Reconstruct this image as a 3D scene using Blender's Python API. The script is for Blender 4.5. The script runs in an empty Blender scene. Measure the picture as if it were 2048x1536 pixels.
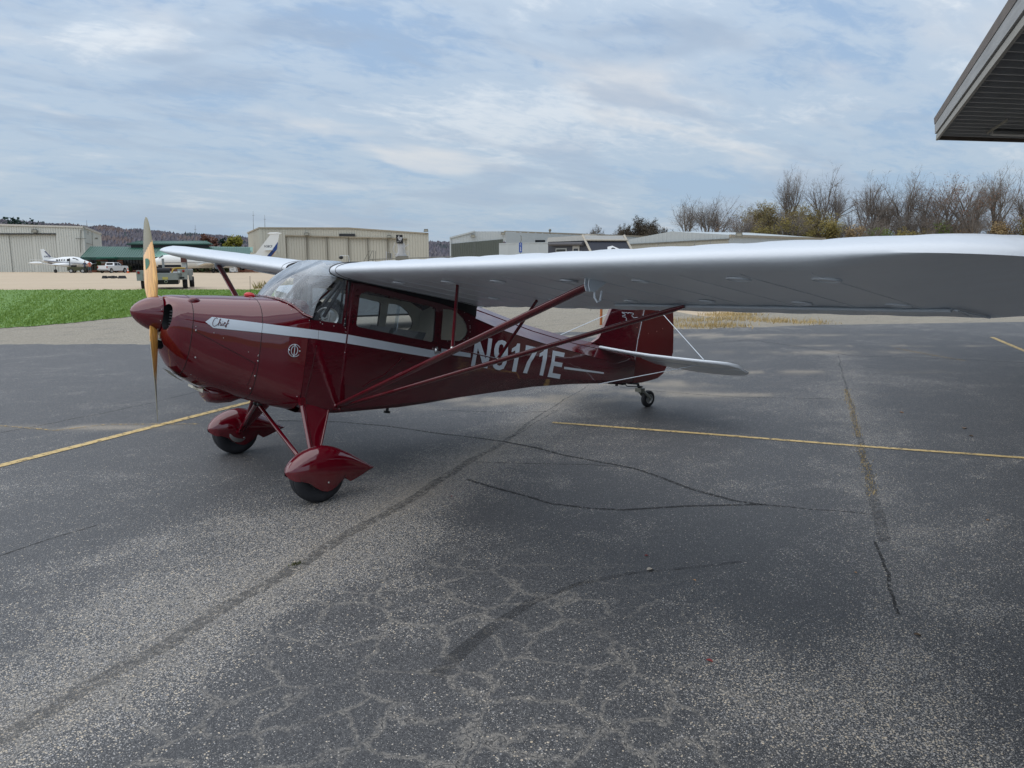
import bpy, bmesh, math, random
from math import sin, cos, pi, radians, sqrt, atan2
from mathutils import Vector, Matrix, noise
random.seed(7)
SC = bpy.context.scene
COL = SC.collection

# ------------------------------------------------------------------ camera
CAM = Vector((-2.303, -6.240, 1.852)); YAW = radians(38.4036); PITCH = radians(-9.5246); FPX = 1510.955
fw = Vector((sin(YAW)*cos(PITCH), cos(YAW)*cos(PITCH), sin(PITCH)))
rt = Vector((cos(YAW), -sin(YAW), 0)); up = rt.cross(fw)
cd = bpy.data.cameras.new('camera'); cam = bpy.data.objects.new('camera', cd); COL.objects.link(cam)
cam.matrix_world = Matrix(((rt.x, up.x, -fw.x, CAM.x), (rt.y, up.y, -fw.y, CAM.y), (rt.z, up.z, -fw.z, CAM.z), (0, 0, 0, 1)))
cd.sensor_width = 36; cd.lens = FPX/2048*36; cd.clip_start = .05; cd.clip_end = 6000
SC.camera = cam

# ------------------------------------------------------------------ world, sun, exposure
W = bpy.data.worlds.new('World'); SC.world = W; W.use_nodes = True
SUN_EL, SUN_AZ = radians(60), radians(-60)      # azimuth clockwise from +Y
def build_world():
    nt = W.node_tree; nt.nodes.clear(); N = nt.nodes.new; L = nt.links.new
    out = N('ShaderNodeOutputWorld'); bg = N('ShaderNodeBackground'); bg.inputs['Strength'].default_value = .088
    sky = N('ShaderNodeTexSky'); sky.sky_type = 'NISHITA'; sky.sun_disc = False
    sky.sun_elevation = SUN_EL; sky.sun_rotation = SUN_AZ; sky.air_density = 1; sky.dust_density = 2
    tc = N('ShaderNodeTexCoord'); sep = N('ShaderNodeSeparateXYZ'); L(tc.outputs['Generated'], sep.inputs[0])
    def M(op, a, b=None, c=None, clamp=False):
        n = N('ShaderNodeMath'); n.operation = op; n.use_clamp = clamp
        for i, v in enumerate((a, b, c)):
            if v is None: continue
            if isinstance(v, (int, float)): n.inputs[i].default_value = v
            else: L(v, n.inputs[i])
        return n.outputs[0]
    def MR(v, a, b, c=0, d=1, smooth=True):
        n = N('ShaderNodeMapRange'); n.interpolation_type = 'SMOOTHSTEP' if smooth else 'LINEAR'
        L(v, n.inputs[0])
        for i, x in zip((1, 2, 3, 4), (a, b, c, d)): n.inputs[i].default_value = x
        return n.outputs[0]
    def MIX(f, a, b):
        n = N('ShaderNodeMix'); n.data_type = 'RGBA'
        if isinstance(f, float): n.inputs[0].default_value = f
        else: L(f, n.inputs[0])
        for i, v in ((6, a), (7, b)):
            if isinstance(v, tuple): n.inputs[i].default_value = (*v, 1)
            else: L(v, n.inputs[i])
        return n.outputs[2]
    z = M('MAXIMUM', sep.outputs[2], 0.0); den = M('ADD', z, .16)
    u = M('DIVIDE', sep.outputs[0], den); v = M('DIVIDE', sep.outputs[1], den)
    cmb = N('ShaderNodeCombineXYZ'); L(u, cmb.inputs[0]); L(v, cmb.inputs[1])
    def noise_(sc, det, rough, rot=0, scl=(1, 1, 1), dist=0, loc=(0, 0, 0)):
        mp = N('ShaderNodeMapping'); L(cmb.outputs[0], mp.inputs[0]); mp.inputs['Rotation'].default_value[2] = rot
        mp.inputs['Scale'].default_value = scl; mp.inputs['Location'].default_value = loc
        n = N('ShaderNodeTexNoise'); L(mp.outputs[0], n.inputs[0]); n.inputs['Scale'].default_value = sc
        n.inputs['Detail'].default_value = det; n.inputs['Roughness'].default_value = rough; n.inputs['Distortion'].default_value = dist
        return n.outputs[0]
    big = noise_(.62, 3, .5, radians(30), (1, 1.5, 1), .6, (2.3, 1.1, 0))
    mid = noise_(1.9, 5, .55, radians(38), (1, 1.25, 1), .7, (5.1, .7, 0))
    rip = noise_(7.5, 4, .6, radians(28), (1, 1.7, 1), .8)
    fine = noise_(19, 4, .6, radians(45), (1, 1.4, 1), .5)
    s = M('ADD', M('MULTIPLY', big, .46), M('ADD', M('MULTIPLY', mid, .34), M('ADD', M('MULTIPLY', rip, .17), M('MULTIPLY', fine, .07))))
    hor = MR(sep.outputs[2], .02, .40)         # 0 at the horizon
    gap = MIX(hor, (2.95, 4.0, 5.3), (2.9, 4.1, 5.9))
    body = MIX(hor, (3.5, 4.35, 5.35), (4.6, 5.5, 6.6))
    high = MIX(hor, (4.6, 5.1, 5.7), (7.4, 7.9, 8.3))
    cl = MIX(MR(s, .43, .53), gap, body); cl = MIX(MR(s, .535, .66), cl, high)
    band = noise_(1.0, 4, .55, radians(38.4), (.8, 1.5, 1), .3, (0, 3.7, 0))   # thin pale bands low over the horizon
    bm = M('MULTIPLY', MR(band, .52, .68), MR(sep.outputs[2], .05, .13)); bm = M('MULTIPLY', bm, MR(sep.outputs[2], .34, .18))
    cl = MIX(M('MULTIPLY', bm, .6), cl, (6.7, 6.5, 6.3))
    dk = noise_(1.25, 4, .55, radians(40), (.8, 1.5, 1), .5, (9, 4, 0))        # darker undersides
    cl = MIX(M('MULTIPLY', MR(dk, .48, .64), .62), cl, (3.0, 3.75, 4.85))
    fin = MIX(.86, sky.outputs[0], cl)
    L(fin, bg.inputs[0]); L(bg.outputs[0], out.inputs[0])
build_world()
sd = bpy.data.lights.new('sun', 'SUN'); sd.energy = 1.5; sd.angle = radians(110); sd.color = (1, .955, .9)
sun = bpy.data.objects.new('sun', sd); COL.objects.link(sun)
sdir = Vector((sin(SUN_AZ)*cos(SUN_EL), cos(SUN_AZ)*cos(SUN_EL), sin(SUN_EL)))
sun.rotation_euler = sdir.to_track_quat('Z', 'Y').to_euler()
SC.view_settings.view_transform = 'Standard'; SC.view_settings.look = 'None'
SC.view_settings.exposure = .56; SC.view_settings.gamma = 1; SC.view_settings.use_curve_mapping = False

# ------------------------------------------------------------------ frames
TH = radians(10.1955); HX, HZ = -.7858, 1.4163
def B(p):                       # aircraft frame (aft, left, up) -> world
    a, s, z = p
    return Vector((HX + a*cos(TH) + z*sin(TH), -s, HZ + z*cos(TH) - a*sin(TH)))
def F(l, D, z=0.0):             # right of and away from the camera, level -> world
    return Vector((CAM.x + l*cos(YAW) + D*sin(YAW), CAM.y - l*sin(YAW) + D*cos(YAW), z))
def toF(x, y):
    dx, dy = x-CAM.x, y-CAM.y
    return dx*cos(YAW)-dy*sin(YAW), dx*sin(YAW)+dy*cos(YAW)
def ray(px, py):
    return (fw*FPX + rt*(px-1024) - up*(py-768)).normalized()
def lerp(x, xs, ys):
    if x <= xs[0]: return ys[0]
    for i in range(1, len(xs)):
        if x <= xs[i]:
            t = (x-xs[i-1])/(xs[i]-xs[i-1]); return ys[i-1]+(ys[i]-ys[i-1])*t
    return ys[-1]
def sm(t): t = max(0, min(1, t)); return t*t*(3-2*t)
def G(x, y):                    # ground height: level apron, a rise on the left, then falling away
    l, D = toF(x, y)
    g = lerp(D, [0, 13, 18, 24, 30, 36, 50, 135, 5000], [0, 0, .03, .15, .28, .36, .28, -.70, -.70])
    return g*sm((7-l)/10) if D < 60 else g*sm((7-l)/10)+(-.7 if D > 135 else 0)*0
def GP(px, py):                 # point of the ground seen at a place of the photograph
    d = ray(px, py); z = 0
    for _ in range(12):
        t = (z-CAM.z)/d.z; p = CAM+d*t; z = G(p.x, p.y)
    return p
def P(px, py, D):               # point at level distance D
    d = ray(px, py); k = D/(d.x*sin(YAW)+d.y*cos(YAW)); return CAM+d*k
def pz(py, D): return P(1024, py, D).z
def pl(px, D): return (px-1024)/FPX*D/cos(PITCH)*1.0*cos(PITCH)

# ------------------------------------------------------------------ materials
MATS = {}
def mat(name, col, rough=.5, metal=0, coat=0, cior=1.5, var=.12, vs=6, bump=0, bs=40, spec=.5, stretch=(1, 1, 1), col2=None, coatr=.03, thr=None):
    if name in MATS: return MATS[name]
    m = bpy.data.materials.new(name); m.use_nodes = True; nt = m.node_tree; b = nt.nodes['Principled BSDF']; L = nt.links.new
    tc = nt.nodes.new('ShaderNodeTexCoord'); mp = nt.nodes.new('ShaderNodeMapping'); mp.inputs['Scale'].default_value = stretch
    L(tc.outputs['Object'], mp.inputs[0])
    n = nt.nodes.new('ShaderNodeTexNoise'); n.inputs['Scale'].default_value = vs; n.inputs['Detail'].default_value = 5
    L(mp.outputs[0], n.inputs[0])
    mx = nt.nodes.new('ShaderNodeMix'); mx.data_type = 'RGBA'
    c2 = col2 or tuple(min(1, c*(1+var)) for c in col); c1 = tuple(c*(1-var) for c in col) if not col2 else col
    mx.inputs[6].default_value = (*c1, 1); mx.inputs[7].default_value = (*c2, 1)
    if thr:
        mr = nt.nodes.new('ShaderNodeMapRange'); mr.inputs[1].default_value, mr.inputs[2].default_value = thr
        L(n.outputs[0], mr.inputs[0]); L(mr.outputs[0], mx.inputs[0])
    else: L(n.outputs[0], mx.inputs[0])
    L(mx.outputs[2], b.inputs['Base Color'])
    b.inputs['Roughness'].default_value = rough; b.inputs['Metallic'].default_value = metal
    b.inputs['Specular IOR Level'].default_value = spec
    b.inputs['Coat Weight'].default_value = coat; b.inputs['Coat Roughness'].default_value = coatr; b.inputs['Coat IOR'].default_value = cior
    if bump:
        n2 = nt.nodes.new('ShaderNodeTexNoise'); n2.inputs['Scale'].default_value = bs; n2.inputs['Detail'].default_value = 4
        L(mp.outputs[0], n2.inputs[0]); bp = nt.nodes.new('ShaderNodeBump'); bp.inputs['Strength'].default_value = bump
        bp.inputs['Distance'].default_value = .01; L(n2.outputs[0], bp.inputs['Height']); L(bp.outputs[0], b.inputs['Normal'])
        if coat: L(bp.outputs[0], b.inputs['Coat Normal'])
    MATS[name] = m; return m
def emis(name, col, st):
    m = mat(name, col); b = m.node_tree.nodes['Principled BSDF']
    b.inputs['Emission Color'].default_value = (*col, 1); b.inputs['Emission Strength'].default_value = st; return m
maroon = mat('maroon_paint', (.112, .0005, .0072), .4, cior=1.8, coat=1, var=.12, vs=2.5, bump=.07, bs=4, coatr=.015, spec=.0)
maroon_fab = mat('maroon_fabric_paint', (.080, .0005, .0062), .4, cior=2.05, spec=.0, coat=1, var=.15, vs=3, bump=.16, bs=7, coatr=.07, stretch=(1, 1, 2))
maroon_flat = mat('maroon_worn_paint', (.075, .006, .012), .38, coat=.5, var=.25, vs=9, bump=.1, bs=30)
silver = mat('silver_white_dope', (.64, .685, .735), .33, var=.06, vs=1.6, bump=.75, bs=5, spec=.6, stretch=(1.5, .8, 1))
silver2 = mat('pale_gap_gleam', (.62, .68, .74), .3, var=.05, vs=9, bump=.05, bs=20)
white = mat('white_paint', (.74, .75, .75), .35, var=.04)
black = mat('black_paint', (.012, .012, .014), .35, var=.3)
dark = mat('dark_interior', (.02, .022, .026), .6, var=.3, vs=20)
rubber = mat('rubber', (.016, .017, .021), .72, var=.3, vs=20, bump=.15, bs=60)
steel = mat('bare_metal', (.55, .55, .54), .28, metal=1, var=.15, vs=25)
alu = mat('dull_aluminium', (.42, .43, .43), .4, metal=.8, var=.15, vs=20)
beige = mat('beige_lining', (.70, .66, .55), .8, var=.12, vs=5, bump=.2, bs=25)
greygreen = mat('grey_metal_leg', (.20, .20, .17), .45, metal=.3, var=.2, vs=30)
seam = mat('dark_seam', (.03, .004, .006), .5)
seamw = mat('dark_gap', (.035, .037, .042), .5)

# ------------------------------------------------------------------ mesh builder
class MB:
    def __init__(s): s.v = []; s.f = []; s.m = []; s.cur = 0
    def add(s, vs, fs):
        o = len(s.v); s.v += [tuple(v) for v in vs]; s.f += [tuple(i+o for i in f) for f in fs]; s.m += [s.cur]*len(fs); return s
    def box(s, c, d, rz=0, taper=1):
        x, y, z = [k/2 for k in d]; cs, sn = cos(rz), sin(rz); V = []
        for dz in (-z, z):
            t = taper if dz > 0 else 1
            for dx, dy in ((-x, -y), (x, -y), (x, y), (-x, y)):
                dx *= t; dy *= t; V.append((c[0]+dx*cs-dy*sn, c[1]+dx*sn+dy*cs, c[2]+dz))
        return s.add(V, [(3, 2, 1, 0), (4, 5, 6, 7), (0, 1, 5, 4), (1, 2, 6, 5), (2, 3, 7, 6), (3, 0, 4, 7)])
    def hexa(s, p):             # eight corners, bottom four then top four
        return s.add(p, [(3, 2, 1, 0), (4, 5, 6, 7), (0, 1, 5, 4), (1, 2, 6, 5), (2, 3, 7, 6), (3, 0, 4, 7)])
    def loft(s, rings, closed=True, cap=True):
        n = len(rings[0]); o = len(s.v); V = [tuple(p) for r in rings for p in r]; Fc = []
        m = n if closed else n-1
        for i in range(len(rings)-1):
            for j in range(m):
                k = (j+1) % n; Fc.append((i*n+j, i*n+k, (i+1)*n+k, (i+1)*n+j))
        if cap and closed: Fc += [tuple(range(n))[::-1], tuple((len(rings)-1)*n+i for i in range(n))]
        return s.add(V, Fc)
    def tube(s, pts, r, n=8, r2=None, flat=None, cap=True):
        # flat = (ratio, direction): elliptical section, long axis along direction
        pts = [Vector(p) for p in pts]; R = r if isinstance(r, (list, tuple)) else [r]*len(pts)
        rings = []; u = None
        for i, p in enumerate(pts):
            t = (pts[min(i+1, len(pts)-1)]-pts[max(i-1, 0)]).normalized()
            if flat: u = Vector(flat[1]); u = (u-t*u.dot(t)).normalized()
            elif u is None:
                u = t.orthogonal().normalized()
            else: u = (u-t*u.dot(t)).normalized()
            w = t.cross(u); k = flat[0] if flat else 1
            rings.append([p+u*(cos(2*pi*j/n)*R[i])+w*(sin(2*pi*j/n)*R[i]*k) for j in range(n)])
        return s.loft(rings, True, cap)
    def lathe(s, c, ax, prof, n=24, cap=False):
        ax = Vector(ax).normalized(); u = ax.orthogonal().normalized(); w = ax.cross(u); c = Vector(c)
        return s.loft([[c+ax*h+u*(cos(2*pi*j/n)*max(r, 1e-4))+w*(sin(2*pi*j/n)*max(r, 1e-4)) for j in range(n)] for r, h in prof], True, cap)
    def ball(s, c, r, n=10, m=6):
        r = r if isinstance(r, (tuple, list)) else (r, r, r)
        return s.loft([[(c[0]+r[0]*cos(2*pi*j/n)*sin(pi*i/m), c[1]+r[1]*sin(2*pi*j/n)*sin(pi*i/m), c[2]-r[2]*cos(pi*i/m)) for j in range(n)] for i in [.03]+list(range(1, m))+[m-.03]])
    def ribbon(s, pts, w, nrm=(0, 0, 1), h=0):
        pts = [Vector(p) for p in pts]; ws = w if isinstance(w, (list, tuple)) else [w]*len(pts); nrm = Vector(nrm); A = []
        for i, p in enumerate(pts):
            t = (pts[min(i+1, len(pts)-1)]-pts[max(i-1, 0)]).normalized(); q = nrm.cross(t).normalized()
            A.append((p-q*ws[i]/2, p+q*ws[i]/2))
        V = [x for a in A for x in a]
        return s.add(V, [(2*i, 2*i+2, 2*i+3, 2*i+1) for i in range(len(pts)-1)])
    def build(s, name, m, parent=None, xf=None, smooth=None, **tags):
        me = bpy.data.meshes.new(name); V = [tuple(xf(v)) for v in s.v] if xf else s.v
        me.from_pydata(V, [], s.f); ms = m if isinstance(m, (list, tuple)) else [m]
        for k in ms: me.materials.append(k)
        if len(ms) > 1: me.polygons.foreach_set('material_index', s.m)
        bm = bmesh.new(); bm.from_mesh(me); bmesh.ops.recalc_face_normals(bm, faces=bm.faces); bm.to_mesh(me); bm.free()
        if smooth is not None:
            me.polygons.foreach_set('use_smooth', [True]*len(me.polygons)); me.set_sharp_from_angle(angle=radians(smooth))
        return link(me, name, parent, **tags)
def link(me, name, parent=None, label=None, cat=None, group=None, kind=None):
    o = bpy.data.objects.new(name, me); COL.objects.link(o)
    if parent: o.parent = parent
    if label: o['label'] = label
    if cat: o['category'] = cat
    if group: o['group'] = group
    if kind: o['kind'] = kind
    return o
def empty(name, loc, label, cat, group=None):
    o = bpy.data.objects.new(name, None); COL.objects.link(o); o.location = loc; o['label'] = label; o['category'] = cat
    if group: o['group'] = group
    return o
def reparent(o, p):             # keep world place
    o.parent = p; o.matrix_parent_inverse = Matrix.Translation(p.location).inverted()
def thing(name, loc, label, cat, group=None):
    return empty(name, loc, label, cat, group)
def at(t):                      # xf into a thing's own frame
    o = Vector(t.location); return lambda v: Vector(v)-o
def copy_tree(o, parent=None, skip=()):
    c = o.copy(); COL.objects.link(c)
    if parent: c.parent = parent
    for ch in list(o.children): copy_tree(ch, c)
    return c
def fill2d(loops):              # polygon with holes -> (verts2d, faces)
    cu = bpy.data.curves.new('t', 'CURVE'); cu.dimensions = '2D'; cu.fill_mode = 'BOTH'
    for lp in loops:
        sp = cu.splines.new('POLY'); sp.points.add(len(lp)-1)
        for i, p in enumerate(lp): sp.points[i].co = (p[0], p[1], 0, 1)
        sp.use_cyclic_u = True
    o = bpy.data.objects.new('t', cu); me = bpy.data.meshes.new_from_object(o)
    V = [tuple(v.co[:2]) for v in me.vertices]; Fc = [tuple(p.vertices) for p in me.polygons]
    bpy.data.objects.remove(o); bpy.data.curves.remove(cu); bpy.data.meshes.remove(me)
    return V, Fc
def cut(V, Fc, xs=(), ys=()):   # slice a flat mesh so it can follow a curved skin
    bm = bmesh.new(); vs = [bm.verts.new((x, y, 0)) for x, y in V]
    for f in Fc:
        try: bm.faces.new([vs[i] for i in f])
        except ValueError: pass
    for ax, vals in ((0, xs), (1, ys)):
        for q in vals:
            co = (q, 0, 0) if ax == 0 else (0, q, 0); no = (1, 0, 0) if ax == 0 else (0, 1, 0)
            bmesh.ops.bisect_plane(bm, geom=bm.verts[:]+bm.edges[:]+bm.faces[:], plane_co=co, plane_no=no, dist=1e-5)
    bm.verts.index_update(); Vo = [(v.co.x, v.co.y) for v in bm.verts]; Fo = [tuple(v.index for v in f.verts) for f in bm.faces]
    bm.free(); return Vo, Fo
def frange(a, b, st):
    r = []; x = a
    while x < b-1e-9: r.append(x); x += st
    return r
def txt2d(s, size=1, bold=0, shear=0, align='LEFT'):
    cu = bpy.data.curves.new('t', 'FONT'); cu.body = s; cu.size = size; cu.offset = bold; cu.shear = shear; cu.align_x = align; cu.resolution_u = 4
    o = bpy.data.objects.new('t', cu); me = bpy.data.meshes.new_from_object(o)
    V = [tuple(v.co[:2]) for v in me.vertices]; Fc = [tuple(p.vertices) for p in me.polygons]
    bpy.data.objects.remove(o); bpy.data.curves.remove(cu); bpy.data.meshes.remove(me)
    return V, Fc
def fit_box(V, x0, x1, y0, y1):
    xs = [v[0] for v in V]; ys = [v[1] for v in V]
    return [(x0+(x-min(xs))/(max(xs)-min(xs))*(x1-x0), y0+(y-min(ys))/(max(ys)-min(ys))*(y1-y0)) for x, y in V]
# ================================================================== the ground
def nodes(m):
    m.use_nodes = True; nt = m.node_tree; return nt, nt.nodes['Principled BSDF'], nt.nodes.new, nt.links.new
def ground_mat(name, kind):
    m = bpy.data.materials.new(name); nt, b, N, L = nodes(m)
    tc = N('ShaderNodeTexCoord'); co = tc.outputs['Object']
    def math_(op, a, b_=None, c=None, clamp=False):
        n = N('ShaderNodeMath'); n.operation = op; n.use_clamp = clamp
        for i, v in enumerate((a, b_, c)):
            if v is None: continue
            if isinstance(v, (int, float)): n.inputs[i].default_value = v
            else: L(v, n.inputs[i])
        return n.outputs[0]
    def noise_(sc, det=4, rough=.55, dist=0, scl=None, rot=0):
        n = N('ShaderNodeTexNoise'); n.inputs['Scale'].default_value = sc; n.inputs['Detail'].default_value = det
        n.inputs['Roughness'].default_value = rough; n.inputs['Distortion'].default_value = dist
        if scl:
            mp = N('ShaderNodeMapping'); mp.inputs['Scale'].default_value = scl; mp.inputs['Rotation'].default_value[2] = rot; L(co, mp.inputs[0]); L(mp.outputs[0], n.inputs[0])
        else: L(co, n.inputs[0])
        return n.outputs[0]
    def MR(v, a, b_, c=0, d=1):
        n = N('ShaderNodeMapRange'); n.interpolation_type = 'SMOOTHSTEP'; L(v, n.inputs[0])
        for i, x in zip((1, 2, 3, 4), (a, b_, c, d)): n.inputs[i].default_value = x
        return n.outputs[0]
    def MIX(f, a, b_, blend='MIX'):
        n = N('ShaderNodeMix'); n.data_type = 'RGBA'; n.blend_type = blend
        if isinstance(f, (int, float)): n.inputs[0].default_value = f
        else: L(f, n.inputs[0])
        for i, v in ((6, a), (7, b_)):
            if isinstance(v, tuple): n.inputs[i].default_value = (*v, 1)
            else: L(v, n.inputs[i])
        return n.outputs[2]
    def stones(scale):
        v = N('ShaderNodeTexVoronoi'); v.inputs['Scale'].default_value = scale; L(co, v.inputs[0])
        s = N('ShaderNodeSeparateColor'); L(v.outputs['Color'], s.inputs[0]); return v.outputs['Distance'], s.outputs[0], s.outputs[1]
    if kind == 'asphalt':
        at_ = N('ShaderNodeAttribute'); at_.attribute_name = 'wear'; wear = at_.outputs['Fac']
        ac = N('ShaderNodeAttribute'); ac.attribute_name = 'craze'; craze = ac.outputs['Fac']
        ad = N('ShaderNodeAttribute'); ad.attribute_name = 'pale'; pale = ad.outputs['Fac']
        big = noise_(.45, 4, .6); md = noise_(2.2, 5, .62, .3); fine = noise_(60, 3, .7)
        strk = noise_(1.1, 4, .6, .5, (1, 3.2, 1), radians(-34))
        w = math_('ADD', math_('MULTIPLY', wear, .9), math_('ADD', MR(big, .44, .68, 0, .30), math_('ADD', MR(md, .48, .70, 0, .30), MR(strk, .50, .72, 0, .22))), None, True)
        base = MIX(big, (.043, .044, .047), (.064, .065, .067)); base = MIX(MR(fine, .36, .68), base, (.122, .123, .125)); grit = noise_(170, 2, .6); base = MIX(MR(grit, .42, .60, .55, 0), base, (.014, .015, .019))
        d1, r1, q1 = stones(120); d2, r2, q2 = stones(240); d3, r3, q3 = stones(62)
        def mask(dist, rnd, p0, p1, rad):
            thr = MR(w, 0, 1, 1-p0, 1-p1); a_ = math_('GREATER_THAN', rnd, thr); b_ = math_('LESS_THAN', dist, rad); return math_('MULTIPLY', a_, b_)
        stc = MIX(q1, (.58, .49, .36), (.36, .36, .365))
        c = MIX(mask(d2, r2, .08, .50, .50), base, MIX(q2, (.40, .37, .32), (.25, .255, .27)))
        c = MIX(mask(d1, r1, .012, .46, .46), c, stc)
        c = MIX(mask(d3, r3, .0, .10, .34), c, MIX(q3, (.60, .49, .35), (.42, .40, .37)))
        c = MIX(math_('MULTIPLY', pale, MR(fine, .34, .62, .25, .95)), c, MIX(fine, (.24, .205, .155), (.38, .33, .26)))
        # crazing: pale dusty veins with a dark hairline
        vw = N('ShaderNodeTexVoronoi'); vw.feature = 'DISTANCE_TO_EDGE'; vw.inputs['Scale'].default_value = 3.9
        nz = N('ShaderNodeTexNoise'); nz.inputs['Scale'].default_value = 3.2; nz.inputs['Detail'].default_value = 5; L(co, nz.inputs[0])
        mv = N('ShaderNodeMix'); mv.data_type = 'VECTOR'; mv.inputs[0].default_value = .25; L(co, mv.inputs[4]); L(nz.outputs['Color'], mv.inputs[5]); L(mv.outputs[1], vw.inputs[0])
        gate = math_('MULTIPLY', math_('MULTIPLY', craze, MR(noise_(1.3, 3), .30, .48)), MR(noise_(5.5, 4), .32, .55, .3, 1))
        halo = math_('MULTIPLY', MR(vw.outputs[0], .0, .065, 1, 0), gate)
        c = MIX(math_('MULTIPLY', halo, MR(fine, .36, .60, .08, .85)), c, (.27, .25, .22))
        hair = math_('MULTIPLY', math_('LESS_THAN', vw.outputs[0], .0045), gate); c = MIX(math_('MULTIPLY', hair, MR(fine, .4, .55)), c, (.02, .021, .024))
        rel = math_('ADD', math_('MULTIPLY', d1, -.6), math_('MULTIPLY', fine, .8)); rough = MR(fine, .3, .7, .46, .78); bs, bd = .55, .006
    elif kind == 'old':
        big = noise_(.5, 4); fine = noise_(45, 4, .7); st = noise_(.9, 4, .6, .4, (1, 4, 1), radians(-38))
        c = MIX(big, (.155, .138, .11), (.235, .205, .155)); c = MIX(MR(fine, .35, .7), c, (.31, .27, .205)); c = MIX(MR(st, .52, .68, 0, .45), c, (.085, .083, .08))
        d1, r1, q1 = stones(60); c = MIX(math_('GREATER_THAN', r1, .8), c, (.36, .33, .27)); rel = fine; rough = .85; bs, bd = .4, .006
    elif kind == 'concrete':
        st = noise_(.25, 5, .6, .6, (1, 6, 1), radians(-38.4)); st2 = noise_(.06, 5, .6, .3, (1, 5, 1), radians(-38.4)); fine = noise_(14, 4, .7)
        c = MIX(st2, (.43, .33, .215), (.56, .45, .32)); c = MIX(MR(st, .53, .70, 0, .6), c, (.30, .235, .165)); c = MIX(MR(fine, .4, .8, 0, .3), c, (.58, .50, .39)); rel = fine; rough = .85; bs, bd = .2, .01
    elif kind == 'lawn':
        a_ = noise_(.8, 4); f = noise_(30, 4, .7); c = MIX(a_, (.085, .18, .03), (.13, .25, .045)); c = MIX(MR(f, .4, .75), c, (.18, .29, .07)); rel = f; rough = .9; bs, bd = .6, .03
    elif kind == 'field':
        a_ = noise_(.02, 4); c = MIX(a_, (.12, .11, .05), (.17, .15, .08)); rel = a_; rough = .9; bs, bd = 0, .01
    L(c, b.inputs['Base Color'])
    if isinstance(rough, float): b.inputs['Roughness'].default_value = rough
    else: L(rough, b.inputs['Roughness'])
    bp = N('ShaderNodeBump'); bp.inputs['Strength'].default_value = bs; bp.inputs['Distance'].default_value = bd; L(rel, bp.inputs['Height']); L(bp.outputs[0], b.inputs['Normal'])
    return m
def grid_sheet(name, m, us, vs, fn, dz, **k):
    mb = MB(); V = []
    for u in us:
        for v in vs: x, y = fn(u, v); V.append((x, y, G(x, y)+dz))
    n = len(vs); mb.add(V, [(i*n+j, i*n+j+1, (i+1)*n+j+1, (i+1)*n+j) for i in range(len(us)-1) for j in range(n-1)])
    return mb.build(name, m, None, None, None, kind='structure', **k)
def ruled(near, far, z=0):
    def fn(u, v):
        a = (lerp(u, [p[2] for p in near], [p[0] for p in near]), lerp(u, [p[2] for p in near], [p[1] for p in near]))
        b = (lerp(u, [p[2] for p in far], [p[0] for p in far]), lerp(u, [p[2] for p in far], [p[1] for p in far]))
        q = F(a[0]+(b[0]-a[0])*v, a[1]+(b[1]-a[1])*v); return q.x, q.y
    return fn
def par(pts): n = len(pts)-1; return [(p[0], p[1], i/n) for i, p in enumerate(pts)]
concrete = ground_mat('pale_concrete', 'concrete'); old = ground_mat('worn_tan_pavement', 'old'); lawn = ground_mat('lawn_turf', 'lawn'); field = ground_mat('dry_field', 'field'); asphalt = ground_mat('weathered_asphalt', 'asphalt')
# one wide base sheet to the horizon
us = [-2400, -1500, -900, -600, -400, -280, -200, -150, -120]+list(range(-100, 101, 5))+[120, 150, 200, 280, 400, 600, 900, 1500, 2400]
vs = [-1500, -600, -300, -150, -80, -40, -20]+list(range(-10, 150, 4))+[160, 180, 210, 260, 340, 460, 620, 900, 1400, 2200, 3200]
def wide(l, D): q = F(l, D); return q.x, q.y
o = grid_sheet('ground', field, us, vs, wide, -.02)
grid_sheet('concrete_apron', concrete, [x for x in us if -200 <= x <= 150], [v for v in vs if -20 <= v <= 210], wide, -.008)
EDGE = [(-60, 14.6), (-30, 15.8), (-20, 16.0), (-10.9, 16.04), (-7.7, 16.05), (-2, 17.4), (2.6, 18.9), (8.5, 20.9), (13.9, 21.8), (22, 23.2), (60, 27)]
rnd = random.Random(3)
def jag(pts, n, amp, sd_):
    r = random.Random(sd_); out = []
    for i in range(n+1):
        t = i/n*(len(pts)-1); k = min(int(t), len(pts)-2); f = t-k
        out.append((pts[k][0]+(pts[k+1][0]-pts[k][0])*f, pts[k][1]+(pts[k+1][1]-pts[k][1])*f+noise.noise(Vector((i*.35, sd_, 0)))*amp+r.uniform(-amp, amp)*.3))
    return out
near_e = par(jag([(x, D-.5) for x, D in EDGE], 200, .05, 1)); far_e = par(jag([(-60, 34), (-40, 34.5), (-20, 34.5), (-8, 34.2), (0, 36), (8, 40), (16, 40), (26, 42), (60, 45)], 200, .5, 2))
grid_sheet('old_pavement', old, [i/200 for i in range(201)], [i/30 for i in range(31)], ruled(near_e, far_e), .0)
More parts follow.
